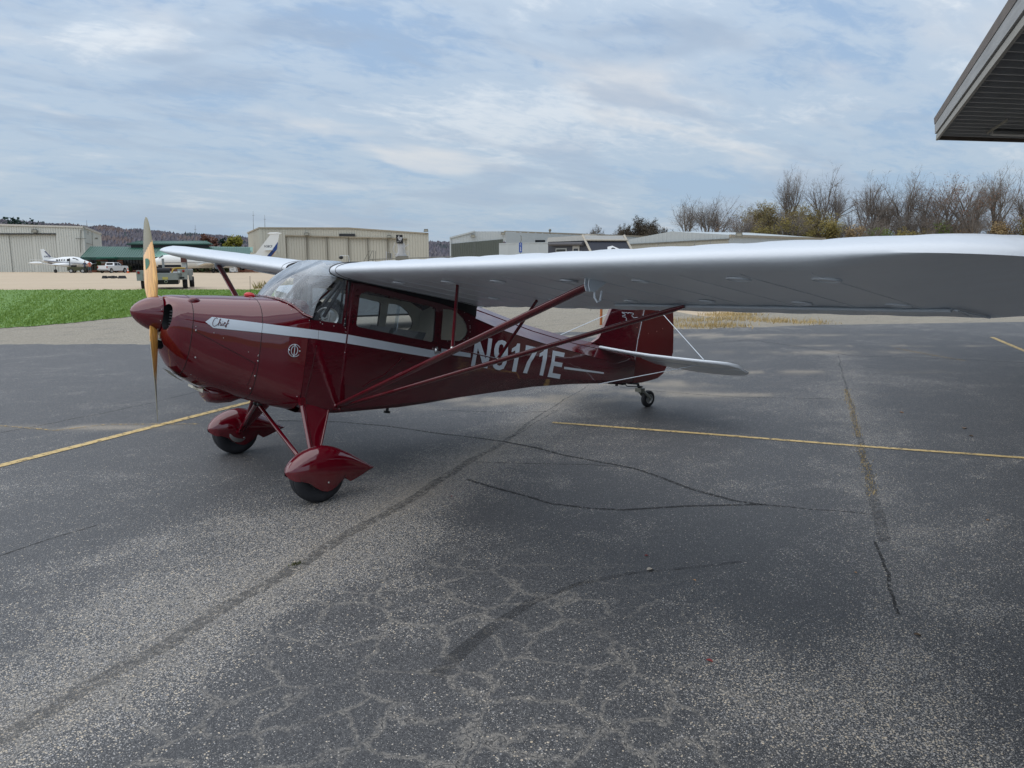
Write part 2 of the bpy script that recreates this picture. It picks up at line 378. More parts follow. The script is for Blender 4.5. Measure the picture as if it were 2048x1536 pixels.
# foreground asphalt, with wear recorded along its joints
SEAM_A = [GP(*p) for p in [(-260, 1600), (0, 1480), (180, 1375), (330, 1290), (470, 1205), (600, 1130), (700, 1068), (820, 1000), (920, 935), (1010, 882), (1070, 838), (1128, 800), (1180, 770)]]
SEAM_B = [GP(*p) for p in [(1676, 712), (1688, 760), (1700, 800), (1712, 850), (1722, 900), (1738, 960), (1750, 1020), (1760, 1050), (1775, 1085), (1790, 1180), (1810, 1300), (1830, 1420)]]
def seg_d(p, pts):
    best = 1e9
    for a, b in zip(pts, pts[1:]):
        dx, dy = b.x-a.x, b.y-a.y; t = max(0, min(1, ((p[0]-a.x)*dx+(p[1]-a.y)*dy)/(dx*dx+dy*dy))); best = min(best, math.hypot(p[0]-a.x-dx*t, p[1]-a.y-dy*t))
    return best
PALE = [(GP(1200, 785), 1.1, .30, radians(-20)), (GP(1330, 768), 1.0, .25, radians(-30)), (GP(1480, 745), 2.2, .16, radians(-35)), (GP(1640, 705), 2.0, .22, radians(-35)), (GP(1290, 672), 3.5, .5, radians(-35)), (GP(1000, 800), 2.0, .25, radians(-38)), (GP(880, 812), 1.2, .2, radians(-38)),
        (GP(150, 855), 1.2, .12, radians(-38)), (GP(1780, 692), 2.2, .10, radians(-38)), (GP(1400, 790), 1.5, .12, radians(-30)), (GP(1440, 670), 3, .15, radians(-38))]
WEARP = [(GP(350, 1100), 1.5), (GP(100, 1300), 1.0), (GP(250, 1230), .9), (GP(1650, 1450), .8), (GP(1900, 1180), .8), (GP(1500, 1380), .7), (GP(600, 1040), .8), (GP(760, 1060), .6), (GP(1850, 1460), .7), (GP(1000, 1500), .5), (GP(1800, 760), 1.2), (GP(1950, 1050), .7), (GP(760, 1180), .7)]
CRZ = [(GP(420, 1400), 1.3), (GP(700, 1330), .9), (GP(150, 1530), 1.0), (GP(1000, 1330), .8), (GP(700, 1500), 1.3), (GP(1000, 1480), .9)]
def asphalt_fn(u, v):
    a = u; e = lerp(u, [p[0] for p in EDGE], [p[1] for p in EDGE])+.22*noise.noise(Vector((u*1.1, 0, 4)))+.12*noise.noise(Vector((u*5, 0, 9))); D = -22+(e+22)*v if v < .001 else -1.0+(e+1.0)*v; q = F(a, D); return q.x, q.y
uu = frange(-60, -12, 1.6)+frange(-12, 10, .11)+frange(10, 60, 1.3)+[60]
vv = [0, .05, .10, .13]+frange(.15, .62, .005)+frange(.62, 1, .012)+[1]
asp = grid_sheet('asphalt', asphalt, uu, vv, asphalt_fn, .004)
me = asp.data
for nm_ in ('wear', 'craze', 'pale'): me.attributes.new(nm_, 'FLOAT', 'POINT')
wv, cv, pv = [], [], []
for v in me.vertices:
    p = v.co; l, D = toF(p.x, p.y)
    if D < .5 or D > 19 or abs(l) > 15: wv.append(.15); cv.append(0); pv.append(0); continue
    da, db = seg_d(p, SEAM_A), seg_d(p, SEAM_B); nn = noise.noise(Vector((p.x*1.3, p.y*1.3, 3)))*.5+.5
    w = 1.0*math.exp(-(da/(.25+.45*nn))**2)*(1 if D < 7 else .6)+.35*math.exp(-(db/(.2+.3*nn))**2)
    for q, r in WEARP: w += .42*math.exp(-((p.x-q.x)**2+(p.y-q.y)**2)/(r*r)*1.6)*nn
    pl_ = .55*math.exp(-(da/.17)**2)*nn*(1.3 if D > 5.2 else .75)
    for q, A_, B_, th in PALE:
        dx, dy = p.x-q.x, p.y-q.y; X_, Y_ = dx*cos(th)-dy*sin(th)*0+dy*0, 0
        ux, uy = cos(radians(-38.4)), sin(radians(-38.4)); e1 = dx*ux+dy*uy; e2 = -dx*uy+dy*ux
        pl_ += 1.5*math.exp(-(e1/A_)**2-(e2/B_)**2)*max(0, noise.noise(Vector((p.x*.9, p.y*1.6, 11)))+.25+.5*noise.noise(Vector((p.x*4, p.y*4, 3))))*1.6
    wv.append(min(1, w)); pv.append(min(1, pl_)); cv.append(min(1, sum(math.exp(-((p.x-q.x)**2+(p.y-q.y)**2)/(r*r)) for q, r in CRZ)))
for nm_, vals in (('wear', wv), ('craze', cv), ('pale', pv)): me.attributes[nm_].data.foreach_set('value', vals)
# paint, sealed joints and cracks lie on the asphalt
def paint_mat(name, c1, c2, lo, hi, sc=26, rough=.7, keep=1.0):
    m = bpy.data.materials.new(name); nt, b, N, L = nodes(m); out = nt.nodes['Material Output']
    tc = N('ShaderNodeTexCoord'); n = N('ShaderNodeTexNoise'); n.inputs['Scale'].default_value = sc; n.inputs['Detail'].default_value = 8; n.inputs['Roughness'].default_value = .72; L(tc.outputs['Object'], n.inputs[0])
    n2 = N('ShaderNodeTexNoise'); n2.inputs['Scale'].default_value = 3; L(tc.outputs['Object'], n2.inputs[0])
    mx = N('ShaderNodeMix'); mx.data_type = 'RGBA'; L(n2.outputs[0], mx.inputs[0]); mx.inputs[6].default_value = (*c1, 1); mx.inputs[7].default_value = (*c2, 1); L(mx.outputs[2], b.inputs['Base Color']); b.inputs['Roughness'].default_value = rough
    mr = N('ShaderNodeMapRange'); L(n.outputs[0], mr.inputs[0]); mr.inputs[1].default_value = lo; mr.inputs[2].default_value = hi; mr.inputs[4].default_value = keep
    tr = N('ShaderNodeBsdfTransparent'); ms = N('ShaderNodeMixShader'); L(mr.outputs[0], ms.inputs[0]); L(tr.outputs[0], ms.inputs[1]); L(b.outputs[0], ms.inputs[2]); L(ms.outputs[0], out.inputs[0]); return m
yellow = paint_mat('worn_yellow_paint', (.56, .39, .15), (.62, .47, .22), .33, .50, 15)
yellow2 = paint_mat('faded_yellow_paint', (.42, .28, .10), (.48, .36, .17), .44, .62)
tar = paint_mat('tar_seal', (.075, .074, .074), (.10, .097, .092), .40, .62, 22, .6, .65)
tar2 = paint_mat('crack_dark', (.014, .014, .015), (.035, .034, .033), .40, .54, 30, .8, .85)  # patchy dark tone of the open cracks
def dense(pts, st=.12, wob=0, sd_=0):
    out = []
    for a, b in zip(pts, pts[1:]):
        n = max(1, int((b-a).length/st))
        for i in range(n): out.append(a.lerp(b, i/n))
    out.append(pts[-1]); r = []
    for i, p in enumerate(out):
        w1 = noise.noise(Vector((p.x*2.1, p.y*2.1, sd_)))*wob+noise.noise(Vector((p.x*9, p.y*9, sd_)))*wob*.4; r.append(Vector((p.x+w1, p.y-w1*.6, 0)))
    return r
def strip(name, pts, w, m, dz, wob=0, sd_=0, **k):
    q = dense(pts, .1, wob, sd_); r = random.Random(sd_)
    ws = [w(i/(len(q)-1)) if callable(w) else w for i in range(len(q))]
    if wob: ws = [x*(.7+.6*(noise.noise(Vector((p.x*5, p.y*5, 7)))*.5+.5)) for x, p in zip(ws, q)]
    mb = MB().ribbon([(p.x, p.y, G(p.x, p.y)+dz) for p in q], ws); return mb.build(name, m, None, kind='structure', **k)
strip('yellow_line', [GP(-420, 1020), GP(0, 933), GP(500, 805), GP(640, 764)], .105, yellow, .0085)
strip('yellow_line', [GP(1105, 846), GP(1400, 868), GP(1715, 893), GP(2048, 917), GP(2300, 936)], lambda t: .07, yellow, .0085)
strip('yellow_line', [GP(1984, 675), GP(2048, 702), GP(2140, 742)], .10, yellow, .0085)
strip('faded_yellow_line', [GP(0, 852), GP(110, 862), GP(215, 850), GP(400, 849)], .04, yellow2, .0085)
strip('faded_yellow_line', [GP(1790, 697), GP(1870, 712), GP(1930, 722)], .07, yellow2, .0085)
strip('sealed_joint', SEAM_A, lambda t: .095 if t < .45 else max(.02, .095-(t-.45)*.22), tar, .0062, .03, 1)
strip('sealed_joint', SEAM_B[:9], lambda t: .02+.07*t*t, tar, .0062, .03, 2)
CR = [([(560, 842), (680, 845), (780, 853), (870, 867), (1010, 884), (1090, 902), (1180, 922), (1270, 938), (1400, 985), (1470, 1002), (1530, 1011)], .04, tar2), ([(1530, 1011), (1620, 1020), (1700, 1025), (1750, 1030)], .02, tar2),
      ([(950, 925), (1050, 928), (1180, 930), (1270, 938)], .014, tar2), ([(940, 960), (1020, 985), (1100, 1008), (1180, 1018), (1250, 1021), (1380, 1013), (1530, 1010)], .034, tar2), ([(870, 820), (960, 824), (1040, 826), (1115, 822)], .016, tar2),
      ([(0, 866), (110, 846), (200, 828), (300, 808), (395, 783)], .018, tar2), ([(1115, 822), (1010, 882)], .02, tar), ([(1240, 775), (1300, 782), (1400, 790), (1480, 795), (1690, 799)], .02, tar2), ([(0, 1115), (100, 1080), (200, 1050)], .015, tar2),
      ([(1380, 690), (1500, 680), (1640, 700), (1700, 712), (1850, 716), (2048, 726)], .03, tar2), ([(1745, 1085), (1780, 1180), (1795, 1230)], .02, tar2), ([(1350, 1140), (1260, 1148), (1160, 1168), (1060, 1205), (1000, 1245), (940, 1290), (868, 1356)], .0, None)]
for i, (pp, w, m_) in enumerate(CR[:-1]): strip('crack', [GP(*p) for p in pp], w, m_, .0055, .035, 5+i)
smear = paint_mat('old_tar_smear', (.030, .032, .036), (.042, .044, .048), .36, .70, 6, .8, .7)
strip('tar_smear', [GP(*p) for p in CR[-1][0]], lambda t: .02+.075*t, smear, .0058, .02, 40)
strip('tar_smear', [GP(1350, 1140), GP(1420, 1133), GP(1480, 1125)], .03, smear, .0058, .02, 41)

# lawn beyond the pavement
GN = [(-60, 10), (-45, 12.5), (-30, 15.6), (-20, 17.4), (-13.4, 18.9), (-12.2, 20.2), (-11.3, 22.3), (-10.0, 25), (-8.9, 28), (-7.6, 31), (-6.8, 34.0)]
GF = [(-80, 35), (-55, 35.5), (-40, 35.5), (-30, 35.6), (-22, 35.4), (-18, 35.3), (-15, 35.4), (-12, 35.3), (-9.5, 35.0), (-7.8, 34.8), (-6.7, 34.4)]
gn, gf = par(jag(GN, 160, .6, 5)), par(jag(GF, 160, .4, 6)); gfn = ruled(gn, gf)
grid_sheet('lawn', lawn, [i/160 for i in range(161)], [i/20 for i in range(21)], gfn, .012)
def grass(name, spots, h, m, label, cat, wdt=.012):
    mb = MB(); r = random.Random(11)
    for x, y, k in spots:
        z = G(x, y); hh = h*k*r.uniform(.5, 1.25); a = r.uniform(0, 6.28); w = wdt*r.uniform(.6, 1.4); lx, ly = r.uniform(-.5, .5)*hh, r.uniform(-.5, .5)*hh
        mb.v += [(x-w*cos(a), y-w*sin(a), z), (x+w*cos(a), y+w*sin(a), z), (x+lx, y+ly, z+hh)]; n = len(mb.v); mb.f.append((n-3, n-2, n-1))
    mb.m = [0]*len(mb.f); me = bpy.data.meshes.new(name); me.from_pydata(mb.v, [], mb.f); me.materials.append(m); return link(me, name, None, label, cat, kind='stuff')
blade_m = mat('grass_blade', (.13, .235, .04), .6, col2=(.26, .37, .08), vs=1.4, spec=.25)
r_ = random.Random(5); sp = []
while len(sp) < 65000:
    u = r_.random(); v = r_.random(); x, y = gfn(u, v); l, D = toF(x, y)
    if abs(l) > D*.72+3 or l > -1: continue
    if r_.random() > .35+.65*(24/max(18, D))**2: continue
    sp.append((x, y, 1))
grass('grass', sp, .065, blade_m, 'bright green mown grass between the pavement and far apron', 'grass', .016)
dry_m = mat('dry_grass_blade', (.38, .27, .11), .8, col2=(.55, .43, .22), vs=2)
def tuftline(pts, w, n, k=1, r=r_):
    out = []; 
    for _ in range(n):
        i = r.randrange(len(pts)-1); p = pts[i].lerp(pts[i+1], r.random()); out.append((p.x+r.gauss(0, w), p.y+r.gauss(0, w), k*r.uniform(.4, 1)))
    return out
q = [(GP(1350, 644), GP(1500, 636)), (GP(1360, 655), GP(1480, 651)), (GP(1420, 632), GP(1500, 629)), (GP(1480, 640), GP(1640, 647))]; sp = []
for a, b in q: sp += [(p[0], p[1], p[2]) for p in tuftline([a, b], .3, 520)]
grass('dry_grass', sp, .17, dry_m, 'clump of straw coloured dry grass on the pavement edge behind the tail', 'dry grass', .012)
q = dense([GP(*p) for p in [(1690, 780), (1700, 808), (1712, 850), (1722, 900), (1738, 960), (1750, 1025)]], .1)
sp = []
for p in q:
    if noise.noise(Vector((p.x*1.7, p.y*1.7, 2))) > -.12: sp += [(p.x+r_.gauss(0, .022), p.y+r_.gauss(0, .022), r_.uniform(.3, 1)) for _ in range(18)]
grass('dry_weeds', sp, .035, dry_m, 'dry straw weeds growing in the long joint on the right', 'weeds', .004)
olive_m = mat('olive_grass_blade', (.17, .16, .045), .8, col2=(.30, .25, .09), vs=3)
sp = []
for _ in range(3500):
    l, D = r_.uniform(-12.5, -5.5), r_.uniform(36.5, 45); 
    if noise.noise(Vector((l*.4, D*.25, 8))) > -.15: p = F(l, D); sp.append((p.x, p.y, 1))
grass('rough_grass', sp, .35, olive_m, 'rough olive and yellow grass beyond the lawn left of the windshield', 'grass', .04)
p0 = GP(592, 1130); sp = [(p0.x+r_.gauss(0, .022), p0.y+r_.gauss(0, .01), r_.uniform(.4, 1)) for _ in range(60)]
grass('green_weed', sp, .03, mat('weed_green', (.08, .085, .02), .8), 'tiny green weed sprouting in the diagonal sealed joint', 'weed', .004)
# dead leaves
leafm = [mat('leaf_red', (.22, .03, .03), .6), mat('leaf_tan', (.42, .24, .12), .7), mat('leaf_brown', (.12, .08, .05), .7), mat('leaf_pale', (.5, .45, .38), .7)]
def leaf(px, py, sz, mi, label, rot):
    p = GP(px, py); o = empty('x', (0, 0, 0), '', ''); bpy.data.objects.remove(o)
    mb = MB(); pts = [(0, -.5), (.28, -.3), (.35, 0), (.22, .3), (0, .55), (-.22, .3), (-.35, 0), (-.28, -.3)]
    top = [(sz*(x*cos(rot)-y*sin(rot)), sz*(x*sin(rot)+y*cos(rot)), .006+sz*.5*abs(x)+sz*.12*y) for x, y in pts]; mb.add([(0, 0, .006)]+top, [(0, i+1, (i+1) % 8+1) for i in range(8)])
    ob = mb.build('fallen_leaf', leafm[mi], None, None, None, label=label, cat='leaf', group='fallen leaves on the asphalt'); ob.location = (p.x, p.y, G(p.x, p.y)); return ob
for a in [(1419, 1324, .032, 0, 'small crimson leaf on the dark asphalt at bottom right centre', .5), (1293, 1113, .028, 0, 'dark red leaf below the crossing cracks', 1.2), (1803, 826, .05, 1, 'pale tan leaf lying right of the weedy joint, above the yellow line', .4), (1928, 857, .07, 1, 'long orange tan leaf just above the yellow line at right', 1.9),
          (1942, 873, .05, 2, 'dark brown leaf just above the yellow line at right', .2), (1835, 1272, .035, 2, 'black curled leaf low on the right side', .8), (1711, 1147, .02, 1, 'tiny orange leaf midway down the right joint', .3), (1976, 1042, .03, 1, 'tan leaf near the right border of the asphalt', 1.1),
          (2010, 1054, .03, 3, 'pale sliver leaf at the right border beside the tan one', 1.8), (1300, 1141, .05, 3, 'whitish leaf fragment on the dark smear', 1.5), (1389, 1162, .02, 1, 'tiny orange leaf right of the dark smear', 0), (903, 994, .02, 0, 'tiny red leaf near the diagonal joint behind the near wheel', 0)]: leaf(*a)
# ================================================================== buildings
wall_m = mat('cream_corrugated_metal', (.56, .57, .53), .55, var=.08, vs=.4, stretch=(1, 1, .3))
wall_m2 = mat('beige_corrugated_metal', (.50, .485, .415), .55, var=.07, vs=.4, stretch=(1, 1, .3))
wall_m3 = mat('pale_grey_metal', (.46, .50, .51), .5, var=.06, vs=.4)
trim_m = mat('tan_metal_trim', (.33, .29, .22), .5, var=.15, vs=2)
lamp_m = mat('grey_lamp_housing', (.16, .16, .14), .5)
glassdark = mat('dark_window_glass', (.008, .010, .013), .08, var=.1)
def V2(l, D): return F(l, D)
def corr(A, Bp, z0, zA, zB, pitch=.5, depth=.06, out=1):
    # ribbed sheet between two ground points, level foot z0, head sloping zA..zB ; returns MB
    A, Bp = Vector((A.x, A.y, 0)), Vector((Bp.x, Bp.y, 0)); L_ = (Bp-A).length; t = (Bp-A)/L_; nr = Vector((t.y, -t.x, 0))*out
    n = max(1, int(L_/pitch)); prof = []
    for i in range(n):
        x = i*L_/n; w = L_/n
        prof += [(x, 0), (x+w*.72, 0), (x+w*.80, depth), (x+w*.92, depth)]
    prof.append((L_, 0)); Vv = []
    for x, d in prof:
        p = A+t*x+nr*d; Vv += [(p.x, p.y, z0), (p.x, p.y, zA+(zB-zA)*x/L_)]
    m = MB(); m.add(Vv, [(2*i, 2*i+2, 2*i+3, 2*i+1) for i in range(len(prof)-1)]); return m
def pt(px, D): return P(px, 520, D)
def wpart(th, name, mb, m, smooth=None, parent=None, **k):
    o = mb.build(name, m, parent or th, lambda v: Vector(v)-th_off(th), smooth, **k); return o
def th_off(t): return t.location.copy()
def lerpv(A, B_, t): return A+(B_-A)*t
def quad_box(A, Bp, z0, z1, d0, d1, out=1, zB0=None, zB1=None):
    # thin board on a wall line: from depth d0 to d1 in front of it
    t = Vector((Bp.x-A.x, Bp.y-A.y, 0)).normalized(); nr = Vector((t.y, -t.x, 0))*out; a, b = Vector((A.x, A.y, 0)), Vector((Bp.x, Bp.y, 0))
    zB0 = z0 if zB0 is None else zB0; zB1 = z1 if zB1 is None else zB1
    def q(p, d, z): r = p+nr*d; return (r.x, r.y, z)
    return MB().hexa([q(a, d1, z0), q(b, d1, zB0), q(b, d0, zB0), q(a, d0, z0), q(a, d1, z1), q(b, d1, zB1), q(b, d0, zB1), q(a, d0, z1)])
def zat(py, D): return CAM.z+(514.5-py)/FPX*D

def hangar(name, label, cornersF, z0, eaves, doors, wallm, side, roof=None):
    pass
# --- big cream hangar on the left
t = thing('hangar', F(-85, 133, -.72), 'large cream corrugated hangar with closed sliding doors at far left', 'hangar')
A0, A1 = pt(-420, 133), pt(173, 133); A2 = pt(206, 171); zf = -.76; ztop = lambda px: zat(lerp(px, [-420, 0, 173], [440, 448, 456]), 133)
hd = zat(468, 133)
Dl, Dr = pt(-420, 133), pt(117, 133)
wpart(t, 'wall', corr(pt(117, 133), A1, zf, ztop(117), ztop(173), .42, .07), wall_m)
wpart(t, 'header_panel', corr(pt(-420, 133), pt(117, 133), hd, ztop(-420), ztop(117), .42, .07), wall_m)
back = F(0, 0)-F(0, .5)
xs = [-420, -330, -240, -150, -68, 19, 68, 117]
for i in range(len(xs)-1):
    off = F(0, .35+.12*(i % 2))-F(0, 0); wpart(t, 'door_panel', corr(pt(xs[i], 133)+off, pt(xs[i+1]+1, 133)+off, zf, hd+.1, hd+.1, .42, .07), wall_m)
wpart(t, 'door_reveal', quad_box(pt(-420, 133), pt(117, 133), hd-.22, hd-.02, -.3, .12), dark)
wpart(t, 'side_wall', corr(A1, A2, zf, ztop(173), zat(469, 171), .42, .06), wall_m)
zr = ztop(-420)
mb = MB(); Bk = pt(-500, 175)
mb.add([(pt(-420, 132.7).x, pt(-420, 132.7).y, ztop(-420)+.02), (A1.x+.2, A1.y-.3, ztop(173)+.03), (A2.x+.3, A2.y, zat(469, 171)+.05), (Bk.x, Bk.y, ztop(-420)+.3)], [(0, 1, 2, 3)])
wpart(t, 'roof', mb, trim_m)
wpart(t, 'eave_trim', quad_box(pt(-420, 133), A1, ztop(-420)-.16, ztop(-420)+.12, .02, .22, 1, ztop(173)-.16, ztop(173)+.12), mat('pale_trim', (.55, .53, .48), .5))
wpart(t, 'side_trim', quad_box(A1, A2, ztop(173)-.18, ztop(173)+.14, .02, .2, 1, zat(469, 171)-.2, zat(469, 171)+.16), mat('pale_trim', (.55, .53, .48), .5))
def flood(th, px, py, D, s=.55):
    p = P(px, py, D); v = (Vector((CAM.x, CAM.y, 0))-Vector((p.x, p.y, 0))).normalized(); p = p+v*.5
    mb = MB(); mb.box(p, (s*1.7, s*.7, s), -YAW, .8); mb.box(p+Vector((0, 0, -.1))-v*.3, (.12, .5, .1), -YAW); lo = wpart(th, 'flood_light', mb, lamp_m)
    wpart(th, 'lens', MB().box(p+v*(s*.36)+Vector((0, 0, -.05)), (s*1.2, .03, s*.55), -YAW), mat('lamp_lens', (.35, .34, .28), .2), None, lo)
flood(t, 69, 462, 133)
flood(t, 193, 477, 152, .3)
mb = MB(); p = [P(161, 460, 132.8), P(161, 505, 132.8)]; mb.tube(p, .05, 5); mb.tube([P(151, 477, 132.8), P(172, 477, 132.8)], .05, 5); mb.tube([P(161, 460, 132.8), P(172, 459.5, 132.8)], .05, 5); wpart(t, 'downpipe', mb, lamp_m)
mb = MB(); mb.tube([P(176, 462, 136), P(176, 470, 136)], .05, 5); mb.tube([P(184, 464, 144), P(185, 494, 144)], .05, 5); mb.tube([P(173.5, 486, 134), P(185, 489, 145)], .05, 5); wpart(t, 'conduit', mb, lamp_m)

# --- beige hangar in the middle
t = thing('hangar', F(-34, 140, -.72), 'beige corrugated hangar with dark door header behind the business jet tail', 'hangar')
top2 = lambda px: zat(lerp(px, [523, 700, 858], [457.5, 458, 468.5]), 140)
for x0, x1 in ((523, 573), (815, 858)): wpart(t, 'wall', corr(pt(x0, 140), pt(x1, 140), zf, top2(x0), top2(x1), .46, .08), wall_m2)
hdz = lambda px: zat(lerp(px, [572, 815], [471.5, 478]), 140)
xx = [573, 700, 815]
for i in range(2): wpart(t, 'header_panel', corr(pt(xx[i], 140), pt(xx[i+1], 140), hdz(xx[i])*.5+hdz(xx[i+1])*.5-.1, top2(xx[i]), top2(xx[i+1]), .46, .08), wall_m2)
xx = [573, 614, 655, 697, 736, 775, 815]
for i in range(6):
    off = F(0, .3+.14*(i % 2))-F(0, 0); wpart(t, 'door_panel', corr(pt(xx[i], 140)+off, pt(xx[i+1]+1, 140)+off, zf, hdz(xx[i]), hdz(xx[i+1]), .46, .08), wall_m2)
    wpart(t, 'door_edge', quad_box(pt(xx[i]-.6, 140), pt(xx[i]+.6, 140), zf, hdz(xx[i]), -.3, .03), mat('dark_door_edge', (.20, .19, .155), .6))  # darker strip along each door panel joint
wpart(t, 'header_track', quad_box(pt(573, 140), pt(815, 140), hdz(573)-.12, hdz(573)+.06, .0, .25, 1, hdz(815)-.12, hdz(815)+.06), trim_m)
wpart(t, 'header_recess', quad_box(pt(681, 140), pt(712, 140), zat(474, 140), zat(469, 140), .1, .30), dark)
wpart(t, 'side_wall', corr(pt(499, 170), pt(523, 140), zf, zat(467.5, 170), top2(523), .6, .08, 1), wall_m2)
for a, b in ((523, 700), (700, 858)): wpart(t, 'eave_trim', quad_box(pt(a, 140), pt(b, 140), top2(a)-.13, top2(a)+.10, .02, .22, 1, top2(b)-.13, top2(b)+.10), trim_m)
wpart(t, 'side_trim', quad_box(pt(499, 170), pt(523, 140), zat(467.5, 170)-.15, zat(467.5, 170)+.12, .02, .22, 1, top2(523)-.13, top2(523)+.1), trim_m)
mb = MB(); q = [pt(523, 140), pt(700, 140), pt(858, 140), pt(850, 175), pt(700, 175), pt(499, 170)]; zz = [top2(523), top2(700), top2(858), top2(858)-.3, top2(700), zat(467.5, 170)]
mb.add([(a.x, a.y, z) for a, z in zip(q, zz)], [(0, 1, 4, 5), (1, 2, 3, 4)]); wpart(t, 'roof', mb, trim_m)
flood(t, 613, 468, 140, .5); flood(t, 778, 473, 140, .5); flood(t, 852, 461, 140, .5); flood(t, 504.5, 478, 164, .3)

# --- grey hangar with a dark door, long side towards the right
t = thing('hangar', F(-8, 122, -.72), 'pale grey gable hangar with dark ribbed door beside the blue sign', 'hangar')
D3 = 120
ap = zat(464.5, D3); ev = zat(477, D3)
wpart(t, 'wall', corr(pt(900, D3), pt(950, D3), zat(489, D3), ev, ap, .4, .03), wall_m3)
wpart(t, 'wall', corr(pt(950, D3), pt(1012, D3), zat(484, D3), ap, zat(464.5, D3), .4, .03), wall_m3)
wpart(t, 'corner_post', quad_box(pt(900, D3), pt(902.5, D3), -.7, ev, -.1, .12), wall_m3)
for i, (x0, x1) in enumerate(((902.5, 948), (948.5, 1006))):
    wpart(t, 'door_panel', corr(pt(x0, D3)-F(0, .1)+F(0, 0), pt(x1, D3)-F(0, .1)+F(0, 0), -.7, zat(lerp(x0, [902, 1006], [488.5, 479.5]), D3), zat(lerp(x1, [902, 1006], [488.5, 479.5]), D3), .35, .05), mat('dark_green_grey_door', (.10, .115, .10), .5, var=.1))
wpart(t, 'side_wall', corr(pt(1012, D3), pt(1400, 190), -.7, zat(464.5, D3), zat(478, 190), 2.2, .03), wall_m3)
wpart(t, 'roof_trim', quad_box(pt(900, D3), pt(950, D3), ev-.12, ev+.12, .02, .2, 1, ap-.12, ap+.12), wall_m3)
wpart(t, 'side_trim', quad_box(pt(1008, D3), pt(1400, 190), zat(464.5, D3)-.12, zat(464.5, D3)+.1, .02, .25, 1, zat(478, 190)-.12, zat(478, 190)+.1), trim_m)
mb = MB(); q = [pt(900, D3), pt(950, D3), pt(1012, D3), pt(1400, 190), pt(1330, 200), pt(1280, 200)]; zz = [ev, ap, zat(464.5, D3), zat(478, 190), zat(476, 200), zat(478, 200)]
mb.add([(a.x, a.y, z) for a, z in zip(q, zz)], [(0, 1, 4, 5), (1, 2, 3, 4)]); wpart(t, 'roof', mb, wall_m3)
flood(t, 946, 472, D3, .45); flood(t, 1006, 467, D3, .4)
mb = MB(); mb.tube([P(1099, 468, 118), P(1100, 461, 118)], .12, 6); mb.ball(P(1100, 460.5, 118), .22); wpart(t, 'roof_vent', mb, lamp_m)
t = thing('annex_building', F(2, 100, -.5), 'low pale grey flat-roofed annex in front of the grey hangar', 'building')
wpart(t, 'wall', corr(pt(998, 100), pt(1100, 100), -.6, zat(489, 100), zat(487, 100), 1.3, .02), wall_m3)
wpart(t, 'parapet', quad_box(pt(998, 100), pt(1100, 100), zat(489, 100), zat(488, 100)+.05, -.2, .05, 1, zat(487, 100), zat(486, 100)+.05), wall_m3)
wpart(t, 'window_strip', quad_box(pt(1070, 112), pt(1090, 112), zat(486, 112), zat(481, 112), 0, .1), glassdark)

# --- long grey hangar row on the right
t = thing('hangar', F(25, 118, -.5), 'long pale grey hangar with low gable below the bare trees on the right', 'hangar')
D4 = 112
pe = [(1262, 479), (1340, 464), (1456, 471)]
za = lambda px: zat(lerp(px, [1240, 1340, 1456], [483, 464.5, 471]), D4)
zb_ = lambda px: zat(lerp(px, [1240, 1456], [490, 478.5]), D4)
for a, b in ((1240, 1340), (1340, 1456)): wpart(t, 'gable_wall', corr(pt(a, D4), pt(b, D4), min(zb_(a), zb_(b)), za(a), za(b), .6, .03), wall_m3)
xx = [1240, 1316, 1388, 1419, 1456]
for i in range(4): wpart(t, 'door_panel', corr(pt(xx[i], D4)-F(0, .12)+F(0, 0), pt(xx[i+1]-1, D4)-F(0, .12)+F(0, 0), -.5, zb_(xx[i])-.1, zb_(xx[i+1])-.1, .8, .03), mat('light_beige_door', (.36, .35, .30), .5))
wpart(t, 'door_header', quad_box(pt(1240, D4), pt(1456, D4), zb_(1240)-.15, zb_(1240)+.03, .0, .25, 1, zb_(1456)-.15, zb_(1456)+.03), lamp_m)
wpart(t, 'side_wall', corr(pt(1456, D4), pt(1646, 150), -.5, zat(471, D4), zat(477.5, 150), 2.4, .04), wall_m3)
wpart(t, 'side_trim', quad_box(pt(1456, D4), pt(1646, 150), zat(471, D4)-.3, zat(471, D4)+.05, .02, .3, 1, zat(477.5, 150)-.3, zat(477.5, 150)+.05), trim_m)
mb = MB(); q = [pt(1240, D4), pt(1340, D4), pt(1456, D4), pt(1646, 150), pt(1500, 160), pt(1380, 160)]; zz = [za(1240), za(1340), za(1456), zat(477.5, 150), zat(467, 160), zat(478, 160)]
mb.add([(a.x, a.y, z) for a, z in zip(q, zz)], [(0, 1, 4, 5), (1, 2, 3, 4)]); wpart(t, 'roof', mb, wall_m3)
flood(t, 1478, 469, 111, .6)

# --- brick terminal with a green metal roof
brick = mat('red_brick', (.27, .10, .065), .8, var=.25, vs=3, bump=.1)
groof = mat('green_metal_roof', (.012, .095, .06), .45, var=.1, vs=1)
groof2 = mat('green_fascia_metal', (.006, .05, .034), .5, var=.1, vs=1)
t = thing('terminal_building', F(-75, 122, -.65), 'low red brick terminal building with dark green standing-seam metal roof', 'building')
DT = 124
ez, bz = zat(514.5, DT), zat(519.5, DT)
def roofq(name, pts, rib=None, m=groof):
    # pts: A (eave left), B (eave right), C (ridge right), D (ridge left)
    mb = MB(); mb.add([tuple(p) for p in pts], [(0, 1, 2, 3)]); wpart(t, name, mb, m)
    if rib:
        mb = MB()
        for i in range(rib+1):
            k = i/rib; a, b = lerpv(pts[0], pts[1], k), lerpv(pts[3], pts[2], k); mb.tube([a+Vector((0, 0, .03)), b+Vector((0, 0, .03))], .05, 4)
        wpart(t, 'roof_seams', mb, m, kind='stuff')
